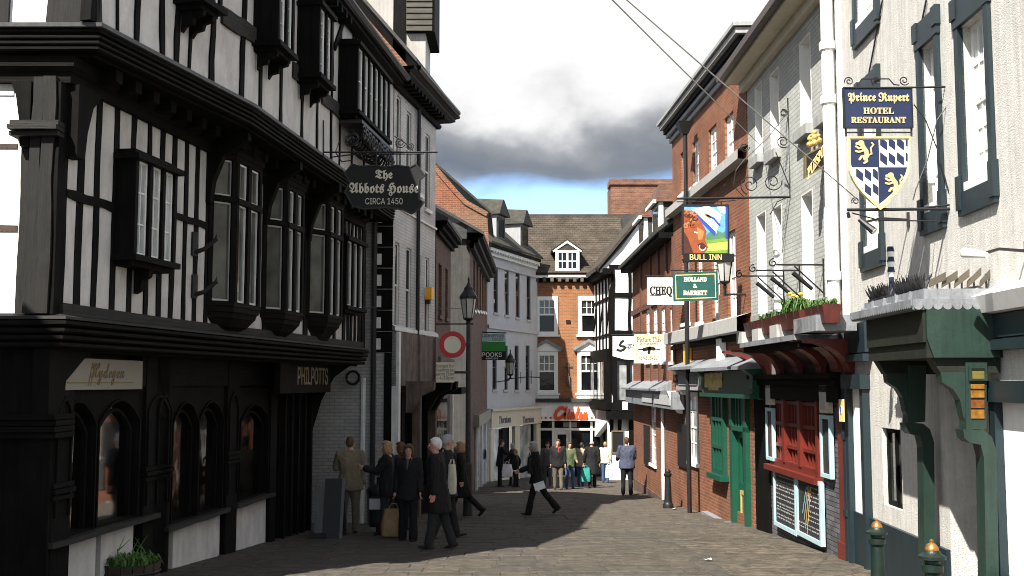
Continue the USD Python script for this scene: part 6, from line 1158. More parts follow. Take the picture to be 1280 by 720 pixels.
obj('lettering', MB().prism(S, LineString([ht(760 + a / 14.4, 410 + c / 14.4) for a, c in ((270, 235), (232, 262), (214, 310), (240, 328), (292, 332), (308, 352), (280, 390), (230, 408), (168, 398))]).buffer(.04), .002, .006), 'letter_black', t)
t, b = hang('picture_shop_board', 'cream board lettered Picture This with a small horse emblem in the middle', [(793, 418), (829, 418), (829, 454), (793, 454)], 31.2, 'sign_cream', [('Picture This', 811, 424, .15, 'letter_brown', 'serif', 30, 0), ('photographers', 811, 429, .07, 'letter_brown', None, 22, 0), ('01743 234 267', 811, 447.5, .09, 'letter_black', None, 24, 0)], 'letter_gold', [([(790, 415.5), (835, 414.5)], .016), ([(796, 415), (796, 418)], .01), ([(826, 415), (826, 418)], .01)])
for pts, r in (([(805, 437), (812, 435), (817, 436)], .05), ([(812, 435), (811, 441)], .04), ([(798, 436.5), (805, 437)], .012), ([(817, 436), (825, 437)], .012)): obj('emblem', MB().prism(S, LineString([ht(*p) for p in pts]).buffer(r), .002, .006), 'letter_black', b)
# --- left: road sign, plate, letting board, barber box
d = 25.5; S = Fr((0, d), (1, d)); lx = (585.5 - 640) / FPX * d
T = thing('street_lamp', 'tall grey and black lamp post with ladder bar and glass lantern on the left', 'lamp', (lx, d, gz(d)))
zb = S.Z(585, 405); obj('post', MB().tube([(lx, d, gz(d) - .05), (lx, d, gz(d) + 1.2), (lx, d, gz(d) + 1.25), (lx, d, zb)], [.11, .1, .065, .05], 8), 'slate', T); obj('upper_post', MB().tube([(lx, d, zb), (lx, d, S.Z(585, 402))], .06, 8), 'black_iron', T)
obj('ladder_bar', MB().tube([S.W(ht(545, 405)[0], 0, ht(545, 405)[1]), S.W(ht(592, 405)[0], 0, ht(592, 405)[1])], .018, 5), 'black_iron', T)
def lantern(parent, c, s, finial=True):
    """six-sided tapered street lantern, c the middle of its base"""
    c = np.array(c, float); k = 6; lo, hi, h = .12 * s, .2 * s, .5 * s
    ring = lambda r, z: [c + (r * math.cos(a), r * math.sin(a), z) for a in np.arange(k) * 2 * math.pi / k + .26]
    b, t = ring(lo, 0), ring(hi, h); fm = MB()
    for i in range(k): fm.tube([b[i], t[i]], .014 * s, 4)
    for rg in (b, t): fm.tube(rg + [rg[0], rg[1]], .018 * s, 4)
    obj('lantern_frame', fm, 'black_iron', parent)
    for i in range(k): j = (i + 1) % k; obj('lantern_pane', MB().add([b[i], b[j], t[j], t[i]], [(0, 1, 2), (0, 2, 3)]), 'lantern_glass', parent)
    obj('lantern_roof', MB().lathe(c, [(.235 * s, h), (.225 * s, h + .05 * s), (.12 * s, h + .2 * s), (.11 * s, h + .26 * s), (.05 * s, h + .33 * s), (.02 * s, h + .42 * s), (.03 * s, h + .47 * s), (.0, h + .56 * s)], 12), 'black_iron', parent)
    obj('lantern_base', MB().lathe(c, [(.03 * s, -.2 * s), (.05 * s, -.12 * s), (.03 * s, -.08 * s), (.13 * s, -.02 * s), (.13 * s, 0.01 * s)], 10), 'black_iron', parent)
mat('lantern_glass', (0.42, 0.42, 0.39), .15, .2, 8, .1, spec=.6)
lantern(T, (lx, d, S.Z(583, 398)), .95)
T = thing('road_sign', 'round pale sign with a broad red ring fixed to the left lamp post', 'sign', (*S.W(ht(566, 431)[0], 0, 0)[:2], ht(566, 431)[1]))
c = ht(566, 431); r0 = 16.5 / FPX * d; obj('disc', MB().prism(S, Point(c).buffer(r0 - .08, 24), .10, .13), 'sign_cream', T); obj('red_ring', MB().prism(S, Point(c).buffer(r0, 28).difference(Point(c).buffer(r0 - .11, 24)), .10, .14), 'sign_red', T); obj('clip', MB().box(S, c[0], lx + .05, .0, .1, c[1] - .03, c[1] + .03), 'black_iron', T)
T = thing('notice_plate', 'small cream plate with lines of small text below the red ringed sign', 'sign', (*S.W(ht(556, 466)[0], 0, 0)[:2], ht(556, 478)[1]))
a, c = ht(545, 478), ht(568, 453); b = obj('plate', MB().prism(S, sbox(a[0], a[1], c[0], c[1]), .05, .07), 'sign_cream', T); obj('clip', MB().box(S, c[0] - .1, lx + .05, .0, .05, (a[1] + c[1]) / 2 - .03, (a[1] + c[1]) / 2 + .03), 'black_iron', T)
for t, y in (('Except for', 457.5), ('loading by', 462.5), ('permit 10am', 467.5), ('- 4.30pm', 472.5)): u, z = ht(556.5, y); letters(b, S, t, u, z, .07, 'letter_black', .072, maxw=.42)
d = 44.0; S = Fr((0, d), (1, d))
T = thing('letting_board', 'green letting board lettered Pooks under a white second floor offices to let panel', 'sign', (*S.W(ht(611, 450)[0], 0, 0)[:2], ht(611, 450)[1]))
b = obj('board', MB().prism(S, R_((590, 427), (632, 427), (632, 450), (590, 450)), -.05, 0), 'board_green', T); obj('name_panel', MB().prism(S, R_((599, 439), (632, 439), (632, 450), (599, 450)), .001, .006), 'sign_black', b); obj('header', MB().prism(S, R_((590, 417), (632, 417), (632, 426.5), (590, 426.5)), -.05, .0), 'pale_blue_paint', T)
for t, x, y, h, m, wd in (('POOKS', 615, 443.3, .17, 'sign_white', 28), ('SURVEYORS', 615, 448, .06, 'sign_white', 24), ('2ND FLOOR OFFICES', 611, 419.7, .11, 'letter_black', 38), ('TO LET', 622, 424, .1, 'letter_black', 14)): u, z = ht(x, y); letters(T, S, t, u, z, h, m, .008, maxw=wd / FPX * d, bold=1)
obj('arm', MB().tube([S.W(ht(586, 415)[0], -.03, ht(586, 415)[1]), S.W(ht(633, 416)[0], -.03, ht(633, 416)[1])], .025, 5), 'black_iron', T)
T = thing('barber_box', 'small orange and red striped box beside the lamp post', 'sign', (*S.W(ht(593, 470)[0], 0, 0)[:2], ht(593, 470)[1]))
sq = R_((589, 454), (598, 454), (598, 470), (589, 470)); obj('case', MB().prism(S, sq.buffer(.04, join_style=2), -.15, -.002), 'black_iron', T); obj('face', MB().prism(S, sq, 0, .01), 'sign_cream', T); mat('barber_orange', (0.62, 0.13, 0.03), .4, .1, 5, 0)
for k in range(-2, 5): obj('stripe', MB().prism(S, R_((587, 456 + k * 5.2), (600, 449 + k * 5.2), (600, 452 + k * 5.2), (587, 459 + k * 5.2)).intersection(sq), .0105, .013), 'barber_orange', T) if not R_((587, 456 + k * 5.2), (600, 449 + k * 5.2), (600, 452 + k * 5.2), (587, 459 + k * 5.2)).intersection(sq).is_empty else None
for px, py, fr, nm, lb, m, w_, h_ in ((532, 367, WS, 'alarm_box', 'small yellow alarm box high on the white house beyond the timber framed house', 'alarm_yellow', .13, .3), (864, 442, BK, 'alarm_box', 'orange alarm box on brown brick above the white shop fascia', 'alarm_yellow', .16, .5), (907, 441, BK, 'lamp_tube', 'white upright box on brown brick above the green shop fascia', 'sign_white', .14, .62)):
    mat('alarm_yellow', (0.75, 0.36, 0.02), .4, .1, 6, 0) if 'alarm_yellow' not in MAT else None
    u, z = fr.hit(px, py); t = thing(nm, lb, 'alarm box' if nm == 'alarm_box' else 'light', fr.W(u, 0, z)); obj('case', MB().box(fr, u - w_, u + w_, .02, .18, z - h_ / 2, z + h_ / 2), m, t); obj('foot', MB().box(fr, u - w_ * .5, u + w_ * .5, 0, .12, z - h_ / 2 - .1, z - h_ / 2 - .002), 'black_iron', t)
# second lantern hangs on a long bar from the white dormer house
d = 45.0; S = Fr((0, d), (1, d)); T = thing('wall_lantern', 'black glass lantern on a long iron bracket by the white dormer house', 'lamp', S.W(ht(638, 475)[0], 0, ht(638, 475)[1]))
lantern(T, S.W(ht(638, 468)[0], 0, ht(638, 468)[1]), 1.0); br = MB(); q = lambda x, y: S.W(ht(x, y)[0], 0, ht(x, y)[1])
br.tube([q(632, 476), q(636, 475), q(638, 471)], .03, 5).tube([q(632, 474), q(660, 471), q(676, 472)], .02, 5).tube([q(664, 463), q(664, 480)], .015, 4).tube([q(651, 465), q(651, 479)], .015, 4).tube([q(618, 478), q(636, 475)], .02, 4); obj('bracket', br, 'black_iron', T)
# lantern half hidden behind the Bull Inn board
d = 22.3; S = Fr((0, d), (1, d)); T = thing('inn_lantern', 'large white glazed lantern on an iron arm below the Bull Inn board', 'lamp', S.W(ht(906, 345)[0], 0, ht(906, 345)[1]))
lantern(T, S.W(ht(906, 352)[0], 0, ht(906, 352)[1]), .85); obj('arm', MB().tube([S.W(ht(905, 368)[0], 0, ht(905, 368)[1]), S.W(ht(934, 368)[0], 0, ht(934, 368)[1])], .025, 5).tube([S.W(ht(906, 352)[0], 0, ht(906, 352)[1]), S.W(ht(906, 370)[0], 0, ht(906, 370)[1])], .03, 5), 'black_iron', T)
# ---------------------------------------------------------------- street furniture and small things
mat('bollard_green', (0.006, 0.015, 0.011), 0.4, .35, 9, .35, spec=.4); mat('box_red', (0.075, 0.014, 0.010), .55, .35, 7, .35, streak=.3); mat('board_rail', (0.09, 0.09, 0.09), .6, .2, 6, .2); mat('brass', (0.36, 0.17, 0.05), 0.35, .3, 9, .1, metal=.7)
def bollard(x, y, label, h, cap, body, group=None):
    t = thing('bollard', label, 'bollard', (x, y, gz(y)), rotz=0)
    obj('shaft', MB().lathe((0, 0, 0), [(.10, 0), (.10, .1), (.085, .14), (.07, .18), (.055, h - .22), (.05, h - .16), (.07, h - .14), (.07, h - .1), (.05, h - .09), (.05, h - .07)], 16), body, t, smooth=40)
    obj('cap', MB().lathe((0, 0, 0), [(.06, h - .069), (.088, h - .06), (.088, h - .04), (.06, h - .025), (.05, h - .005)], 16), body, t, smooth=40)
    obj('finial', MB().lathe((0, 0, 0), [(.045, h - .004), (.045, h + .01), (.03, h + .035), (.012, h + .045), (.014, h + .06), (.0, h + .07)], 14), cap, t, smooth=40); return t
b1 = bollard(3.06, 9.2, 'dark green bollard with brass finial, the taller one in the picture by the hotel', 1.0, 'brass', 'bollard_green')
b2 = dup(b1, (2.77, 7.25, gz(7.25)), 'dark green bollard with brass finial in front of the hotel entrance post')
y = 28.6; x = (832.5 - 640) / FPX * y; k = 1.12
t = thing('bollard', 'plain black bollard standing against the low brick row', 'bollard', (x, y, gz(y)), rotz=0)
obj('shaft', MB().lathe((0, 0, 0), [(.14, 0), (.14, .1), (.115, .13), (.1, .18), (.075, .80), (.085, .82), (.105, .85), (.105, .89), (.07, .91)], 12), 'black_iron', t, smooth=40); obj('cap', MB().lathe((0, 0, 0), [(.07, .911), (.08, .95), (.055, 1.0), (.0, 1.02)], 12), 'black_iron', t, smooth=40)
# chalkboards and menu cases on the pub wall
mat('chalkboard', (0.02, 0.02, 0.022), 0.7, .3, 6, .1); mat('chalk', (0.36, 0.36, 0.35), .9, .15, 20, 0); mat('chalk_yellow', (0.6, 0.42, 0.12), .9, .1, 20, 0); mat('chalk_green', (0.2, 0.5, 0.4), .9, .1, 20, 0)
rr = random.Random(8)
CB = [((966.5, 994), (583, 592), (655, 670), 'chalkboard in a pale blue frame full of chalk writing below the red pub window'), ((994.5, 1025), (592, 604), (668, 682), 'chalkboard in a pale blue frame with drawn bottles, the one nearer the red post')]
for i, ((xa, xb), (ya, yb), (yc, yd), lb) in enumerate(CB):
    n = .1; u0, u1 = sorted((PB.U(xa, 620, n), PB.U(xb, 620, n))); z1 = (PB.Z(xa, ya, n) + PB.Z(xb, yb, n)) / 2; z0 = (PB.Z(xa, yc, n) + PB.Z(xb, yd, n)) / 2
    t = thing('chalkboard', lb, 'chalkboard', PB.W((u0 + u1) / 2, .02, z0)); obj('board', MB().box(PB, u0 + .04, u1 - .04, .035, .07, z0 + .04, z1 - .04), 'chalkboard', t)
    obj('frame', MB().prism(PB, sbox(u0, z0, u1, z1).difference(sbox(u0 + .07, z0 + .07, u1 - .07, z1 - .07)), .03, .1), 'pale_blue_paint', t)
    z = z1 - .14; rows = MB()
    while z > z0 + .12:
        u = u0 + .12 + rr.uniform(0, .05); lim = u1 - .12 if i == 0 or z < z1 - .75 else u0 + .12 + (u1 - u0) * .45
        while u < lim:
            w = rr.uniform(.02, .09); h = rr.uniform(.012, .035)
            if rr.random() < .72: rows.prism(PB, LineString([(u + w * q / 4, z + (h / 2 if q % 2 else -h / 2) * rr.uniform(.4, 1)) for q in range(5)]).buffer(.005), .0705, .072); u += w + rr.uniform(.02, .07)
        z -= rr.uniform(.05, .1)
    obj('chalk_writing', rows, 'chalk', t, kind='stuff')
    if i:
        for k, (dx, m) in enumerate(((.0, 'chalk_yellow'), (.08, 'chalk_yellow'), (.16, 'chalk'), (.24, 'chalk_green'))): u = u1 - .45 + dx - .35; obj('drawn_bottle', MB().prism(PB, LineString([(u + .25, z1 - .9 + .1 * k), (u, z1 - .16)]).buffer(.012), .0705, .072), m, t)
for (xa, xb), (ya, yb), lb in (((957, 965.5), (510, 575), 'narrow pale blue framed menu case left of the red pub window'), ((1024.5, 1037), (519, 597), 'narrow pale blue framed menu case right of the red pub window')):
    n = .09; u0, u1 = sorted((PB.U(xa, 550, n), PB.U(xb, 550, n))); xm = (xa + xb) / 2; z0, z1 = PB.Z(xm, yb, n), PB.Z(xm, ya, n)
    t = thing('menu_case', lb, 'menu case', PB.W((u0 + u1) / 2, .02, z0)); obj('board', MB().box(PB, u0 + .03, u1 - .03, .03, .06, z0 + .03, z1 - .03), 'chalkboard', t); obj('frame', MB().prism(PB, sbox(u0, z0, u1, z1).difference(sbox(u0 + .06, z0 + .06, u1 - .06, z1 - .06)), .025, .09), 'pale_blue_paint', t)
for (xa, xb), (ya, yb), lb in (((958, 964), (474, 506), 'narrow cream wall lamp above the left menu case of the pub'), ((1025, 1035), (477, 516), 'narrow cream wall lamp above the right menu case of the pub')):
    n = .1; u0, u1 = sorted((PB.U(xa, 490, n), PB.U(xb, 490, n))); xm = (xa + xb) / 2; z0, z1 = PB.Z(xm, yb, n), PB.Z(xm, ya, n)
    t = thing('wall_lamp', lb, 'lamp', PB.W((u0 + u1) / 2, .02, z0)); c = (u0 + u1) / 2; obj('case', MB().prism(PB, sbox(u0, z0, u1, z1 - .1).union(Point(c, z1 - .12).buffer((u1 - u0) / 2)), .03, .12), 'cream_paint', t); obj('lamp_face', MB().box(PB, u0 + .04, u1 - .04, .12, .13, z0 + .06, z1 - .16), 'grey_frame', t)
u, z = PB.hit(1053, 513, .2); t = thing('pub_plaque', 'small yellow plaque with a white and blue emblem on the red post', 'plaque', PB.W(u, .2, z)); obj('plate', MB().box(PB, u - .1, u + .1, .202, .22, z - .16, z + .16), 'letter_gold', t); obj('emblem', MB().prism(PB, Point(u, z).buffer(.06), .2205, .224), 'sign_white', t); obj('emblem', MB().prism(PB, LineString([(u, z - .04), (u, z + .04)]).buffer(.02), .2245, .227), 'pic_ultra', t)
# window boxes on the lead shelf, with daffodils and trailing leaves
mat('leaf_green', (0.06, 0.13, 0.025), .6, .4, 6, .1, island=.4); mat('petal_yellow', (0.75, 0.52, 0.03), .6, .15, 8, 0); mat('petal_white', (0.7, 0.68, 0.62), .6, .1, 8, 0); mat('soil', (0.03, 0.02, 0.014), .95, .3, 20, .4); mat('box_stripe', (0.05, 0.025, 0.02), .5, .3, 5, .1)
def leafy(m, c, n, h, spread, rnd):
    for _ in range(n):
        a, l = rnd.uniform(0, 6.28), h * rnd.uniform(.5, 1); b = np.array(c) + (rnd.uniform(-spread[0], spread[0]), rnd.uniform(-spread[1], spread[1]), 0)
        d = np.array([math.cos(a), math.sin(a), 0]); s_ = np.array([-d[1], d[0], 0]) * .012; p1 = b + d * l * .2 + UZ * l * .6; p2 = b + d * l * rnd.uniform(.5, .9) + UZ * l * rnd.uniform(-.1, 1)
        m.add([b - s_, b + s_, p1 - s_, p1 + s_, p2], [(0, 1, 3), (0, 3, 2), (2, 3, 4)])
zs = PB.Z(1000, 419, .6)
for xa, xb, lb, fl in ((931, 943, 'small brown and red wooden window box at the far end of the pub shelf', 0), (944, 975, 'red wooden window box with trailing white flowers in the middle of the pub shelf', 1), (976, 1000, 'red wooden window box with yellow daffodils on the pub shelf', 2), (1008, 1030, 'red wooden window box with a few small leaves nearest the white pipe', 3)):
    u0, u1 = sorted((PB.U(xa, 415, .7), PB.U(xb, 415, .7))); t = thing('window_box', lb, 'window box', PB.W((u0 + u1) / 2, .5, zs)); zb_ = zs + .1; h = .25; m = 'box_red' if fl else 'box_stripe'
    q = [PB.W(*c) for c in ((u0, .48, zb_), (u1, .48, zb_), (u1, .68, zb_), (u0, .68, zb_), (u0 - .02, .46, zb_ + h), (u1 + .02, .46, zb_ + h), (u1 + .02, .72, zb_ + h), (u0 - .02, .72, zb_ + h))]; obj('box', MB().hexa(q), m, t)
    for k in range(2): uu = u0 + (u1 - u0) * (.3 + .4 * k); obj('strap', MB().hexa([PB.W(*c) for c in ((uu - .07, .64, zb_), (uu + .07, .64, zb_), (uu + .07, .672, zb_), (uu - .07, .672, zb_), (uu - .07, .7, zb_ + h), (uu + .07, .7, zb_ + h), (uu + .07, .732, zb_ + h), (uu - .07, .732, zb_ + h))]), 'box_stripe', t)
    obj('soil', MB().box(PB, u0, u1, .48, .68, zb_ + h - .02, zb_ + h + .01), 'soil', t)
    if fl:
        lv = MB(); c = PB.W((u0 + u1) / 2, .58, zb_ + h); leafy(lv, c, (0, 160, 260, 120)[fl], (0, .16, .34, .16)[fl], (.12, (u1 - u0) * .42), rr); obj('leaves', lv, 'leaf_green', t, kind='stuff')
        for k in range((0, 10, 12, 3)[fl]):
            p = c + np.array([rr.uniform(-.14, .1), rr.uniform(-.1, .45) * (u1 - u0) if fl == 2 else rr.uniform(-.4, .4) * (u1 - u0), rr.uniform(.08, .34) if fl == 2 else rr.uniform(.02, .12)]); f = trimesh.creation.icosphere(1, .035 if fl == 2 else .022); f.vertices *= (1, 1, .7); f.apply_translation(p); obj('flower', f, 'petal_yellow' if fl == 2 else 'petal_white', t)
# iron hanging-basket arms on the grey wall
for k, (pts, lb) in enumerate(((((942, 351), (980, 345), (968, 372), (981, 371)), 'iron basket arm with scroll hook, the farthest of the three over the pub shelf'), (((962, 338), (1000, 338), (985, 352), (1000, 362)), 'iron basket arm with scroll hook, the middle of the three over the pub shelf'), (((985, 331), (1030, 331), (1008, 342), (1030, 358)), 'iron basket arm with scroll hook, nearest the white pipe'))):
    u, z = PB.hit(pts[1][0], pts[1][1]); t = thing('basket_arm', lb, 'bracket', PB.W(u, 0, z)); L = .75
    m = MB().tube([PB.W(u, .01, z), PB.W(u, L, z)], .016, 5).tube([PB.W(u, .01, z - .45), PB.W(u, L * .62, z - .02)], .014, 5).tube([PB.W(u, .012, z + .1), PB.W(u, .012, z - .65)], .016, 5)
    m.tube(scroll(PB.W(u, L + .05, z + .03), PB.n, UZ, .015, .07, 1.3), .013, 5); obj('arm', m, 'black_iron', t)
    obj('lamp_head', MB().tube([PB.W(u + .05, .18, z - .38), PB.W(u + .05, .48, z - .12)], [.03, .04], 7), 'black_iron', t)
# fern-like iron spikes and slanted lamp hoods on the canopy, pole, floodlights
for xa, xb, yb, yt, n, lb in ((1089, 1113, 374, 355, 10, 'row of short black iron spikes at the far end of the lead canopy'), (1122, 1157, 368, 344, 13, 'row of tall black iron spikes in the middle of the lead canopy')):
    nn = .55; u0, u1 = HW.U(xb, 365, nn), HW.U(xa, 365, nn); z0, z1 = HW.Z((xa + xb) / 2, yb, nn), HW.Z((xa + xb) / 2, yt, nn); t = thing('spike_row', lb, 'spikes', HW.W((u0 + u1) / 2, nn, z0))
    obj('base', MB().box(HW, u0, u1, nn - .04, nn + .04, z0 - .08, z0 + .02), 'black_iron', t)
    for i in range(n):
        u = u0 + (u1 - u0) * (i + .5) / n; h = (z1 - z0) * rr.uniform(.8, 1.05); m = MB()
        for s_ in (-1, 0, 1): m.tube([HW.W(u, nn, z0), HW.W(u + .01, nn + s_ * .05, z0 + h * .6), HW.W(u + rr.uniform(-.02, .02), nn + s_ * .08, z0 + h)], [.016, .013, .003], 4)
        obj('spike', m, 'black_iron', t)
u, z = HW.hit(1114.5, 360, .5); zt = HW.Z(1114.5, 306, .5); t = thing('furled_flag', 'blue and white furled flag on a short upright pole over the canopy', 'flag', HW.W(u, .5, z - .1))
for i in range(6):
    a, b = z + (zt - z) * (.25 + .12 * i), z + (zt - z) * (.25 + .12 * (i + 1)); obj('cloth', MB().tube([HW.W(u, .5, a), HW.W(u, .5, b)], [.035 + .008 * (i % 2), .04 - .008 * (i % 2)], 9), 'sign_navy' if i % 2 else 'sign_white', t)
obj('pole', MB().tube([HW.W(u, .5, z - .25), HW.W(u, .5, zt - .02)], .028, 7), 'sign_navy', t)
mat('hood_brown', (0.075, 0.062, 0.045), .6, .3, 5, .2)
for i in range(5):
    x0 = 1168 + 17 * i; lb = ('first', 'second', 'third', 'fourth', 'fifth')[i]; s_ = 7 + 2.2 * i
    pts = [nz(x0, 358), nz(x0 + 21 - i, 358 - s_ - 3), nz(x0 + 21 - i, 350 - s_ - 5), nz(x0 + 1, 348)]; g0_ = HE.W(pts[0][0], 0, pts[0][1])
    t = thing('lamp_hood', f'thin brown slanted plate above the lead canopy, {lb} from the spikes', 'plate', g0_); obj('plate', MB().prism(HE, pts, -.16 - .02 * i, -.14 - .02 * i), 'hood_brown', t); obj('stay', MB().tube([HE.W((pts[0][0] + pts[1][0]) / 2, -.15 - .02 * i, ztop - .02), HE.W((pts[0][0] + pts[1][0]) / 2, -.15 - .02 * i, pts[1][1])], .01, 4), 'black_iron', t)
def flood(fr, px, py, n0, lb, d=(-.1, .3, -.2), white=False):
    u, z = fr.hit(px, py, n0); t = thing('floodlight', lb, 'lamp', fr.W(u, n0, z)); a = np.array(fr.W(u, n0, z)); e = fr.W(u + d[0], n0 + d[1], z + d[2]); x = (e - a) / np.linalg.norm(e - a)
    obj('arm', MB().tube([fr.W(u, 0.0, z + .03), fr.W(u, n0 * .6, z + .05), a], .016, 5).tube([fr.W(u, 0, z - .06), fr.W(u, 0, z + .12)], .03, 6), 'black_iron', t)
    obj('body', MB().tube([a - x * .06, a + x * .05, a + x * .17], [.028, .038, .05], 10), 'old_white_paint' if white else 'black_iron', t); obj('lens', MB().tube([a + x * .171, a + x * .18], [.045, .045], 10), 'lantern_glass', t)
flood(HW, 1226, 318, .42, 'grey spotlight on a curved arm above the near end of the canopy', (.2, .15, .05), True)
flood(HW, 1079, 278, .55, 'black spotlight hanging below the heraldic shield sign', (-.12, -.2, -.22)); flood(HW, 1097, 427, .3, 'black spotlight below the far end of the lead canopy', (-.1, .1, -.2))
# planter at the near left, litter bin and folding board by the timber house
mat('barrel_wood', (0.05, 0.035, 0.022), .8, .3, 6, .4, grain=(14, 14, 1.5), streak=.4)
py_ = 13.2; px_ = (172 - 640) / FPX * py_; zt = at(172, 703, py_)[2]; t = thing('barrel_planter', 'low dark half barrel planter with sparse leafy plants at the near left', 'planter', (px_, py_, gz(py_)))
for k in range(16):
    a0, a1 = k * math.pi / 8 + .02, (k + 1) * math.pi / 8 - .02; H = zt - gz(py_); c = (px_, py_, gz(py_)); P = lambda r, a, z: np.array(c) + (r * math.cos(a), r * math.sin(a), z)
    obj('stave', MB().hexa([P(.27, a0, 0), P(.27, a1, 0), P(.3, a1, 0), P(.3, a0, 0), P(.32, a0, H), P(.32, a1, H), P(.355, a1, H), P(.355, a0, H)]), 'barrel_wood', t)
for zz in (.12, H - .1): obj('hoop', MB().tube([(px_ + (.31 + .05 * zz / H) * math.cos(a), py_ + (.31 + .05 * zz / H) * math.sin(a), gz(py_) + zz) for a in np.linspace(0, 6.2832, 21)], .014, 5), 'black_iron', t)
obj('soil', MB().lathe((px_, py_, gz(py_)), [(.31, H - .08), (.0, H - .05)], 14), 'soil', t); lv = MB(); leafy(lv, (px_, py_, zt - .05), 320, .24, (.24, .24), rr); obj('leaves', lv, 'leaf_green', t, kind='stuff')
for k in range(7): a = rr.uniform(0, 6.28); b = np.array([px_ + .15 * math.cos(a), py_ + .15 * math.sin(a), zt - .05]); obj('stem', MB().tube([b, b + (rr.uniform(-.06, .06), 0, .2), b + (rr.uniform(-.12, .12), 0, rr.uniform(.25, .4))], [.008, .006, .002], 4), 'leaf_green', t)
y = 20.9; bx = (475 - 640) / FPX * y; t = thing('litter_bin', 'black litter bin with a pale panel fixed beside the white flank wall', 'bin', (bx, y, gz(y)))
zb_ = gz(y); obj('post', MB().tube([(bx, y, zb_), (bx, y, zb_ + 1.05)], .04, 6), 'black_iron', t); obj('body', MB().lathe((bx, y, zb_), [(.17, .12), (.2, .2), (.22, .72), (.23, .75), (.23, .8), (.2, .84), (.12, .9), (.0, .92)], 16), 'black_iron', t)
obj('panel', MB().bbox(bx - .14, bx + .12, y - .232, y - .215, zb_ + .46, zb_ + .66), 'grey_frame', t)
y = 19.9; ax = (420 - 640) / FPX * y; t = thing('folding_board', 'dark folding pavement board leaning open at the far end of the timber house', 'board', (ax, y, gz(y)))
z0 = gz(y)
for s_, nm in ((-1, 'panel'), (1, 'panel')): obj(nm, MB().hexa([(ax - .2, y + s_ * .28, z0), (ax + .2, y + s_ * .28, z0), (ax + .2, y + s_ * .31, z0), (ax - .2, y + s_ * .31, z0), (ax - .18, y + s_ * .01, z0 + 1.05), (ax + .18, y + s_ * .01, z0 + 1.05), (ax + .18, y + s_ * .04, z0 + 1.05), (ax - .18, y + s_ * .04, z0 + 1.05)]), 'chalkboard', t)
for s_ in (-.2, .16): obj('rail', MB().hexa([(ax + s_, y - .33, z0), (ax + s_ + .05, y - .33, z0), (ax + s_ + .05, y - .3, z0), (ax + s_, y - .3, z0), (ax + s_, y - .05, z0 + 1.06), (ax + s_ + .05, y - .05, z0 + 1.06), (ax + s_ + .05, y - .02, z0 + 1.06), (ax + s_, y - .02, z0 + 1.06)]), 'board_rail', t)
y = 19.6; ax = (404 - 640) / FPX * y; t = thing('white_post_sign', 'narrow pale upright board beside the doorway of the timber house', 'board', (ax, y, gz(y))); obj('panel', MB().bbox(ax - .1, ax + .03, y - .03, y, gz(y) + .1, gz(y) + .95), 'board_rail', t); obj('foot', MB().bbox(ax - .16, ax + .1, y - .15, y + .1, gz(y), gz(y) + .1), 'black_iron', t)
# overhead cables crossing from the hotel bracket up over the street
mat('cable_pale', (0.30, 0.29, 0.26), .6, .2, 5, 0); mat('cable_dark', (0.02, 0.02, 0.02), .6, .2, 5, 0)
def cable(label, a, b, sag, r, m, da, db, ext=0.0):
    A, B = at(*a, da), at(*b, db); A = A - (B - A) * ext; pts = [A + (B - A) * t - UZ * sag * 4 * t * (1 - t) for t in np.linspace(0, 1, 22)]; obj('overhead_cable', MB().tube(pts, r, 5), m, label=label, cat='cable')
cable('upper pale cable crossing the sky down to the grey painted pub', (776, -12), (1068, 246), .05, .007, 'cable_pale', 9.5, 12.2, 2.6)
cable('lower pale cable crossing the sky beside the upper one', (764, -8), (960, 190), .05, .008, 'cable_pale', 9.5, 21.5, .62)
cable('pale cable running from the brick building up to the pub eaves', (905, 232), (985, 150), .0, .014, 'cable_pale', 24.0, 20.0)
cable('thin dark cable low across the left house fronts', (452, 384), (600, 386), .0, .01, 'cable_dark', 22.0, 33.0)
for k, pts in enumerate([[(1105, 0), (1094, 60), (1088, 92)], [(1160, 0), (1152, 40)], [(1252, 375), (1268, 358), (1280, 352)], [(1180, 366), (1225, 358), (1250, 372)]]):
    obj('wall_cable', MB().tube([HW.W(*[HW.hit(*p)[0], .02, HW.hit(*p)[1]]) for p in pts], .012, 4), 'cable_dark', HH)
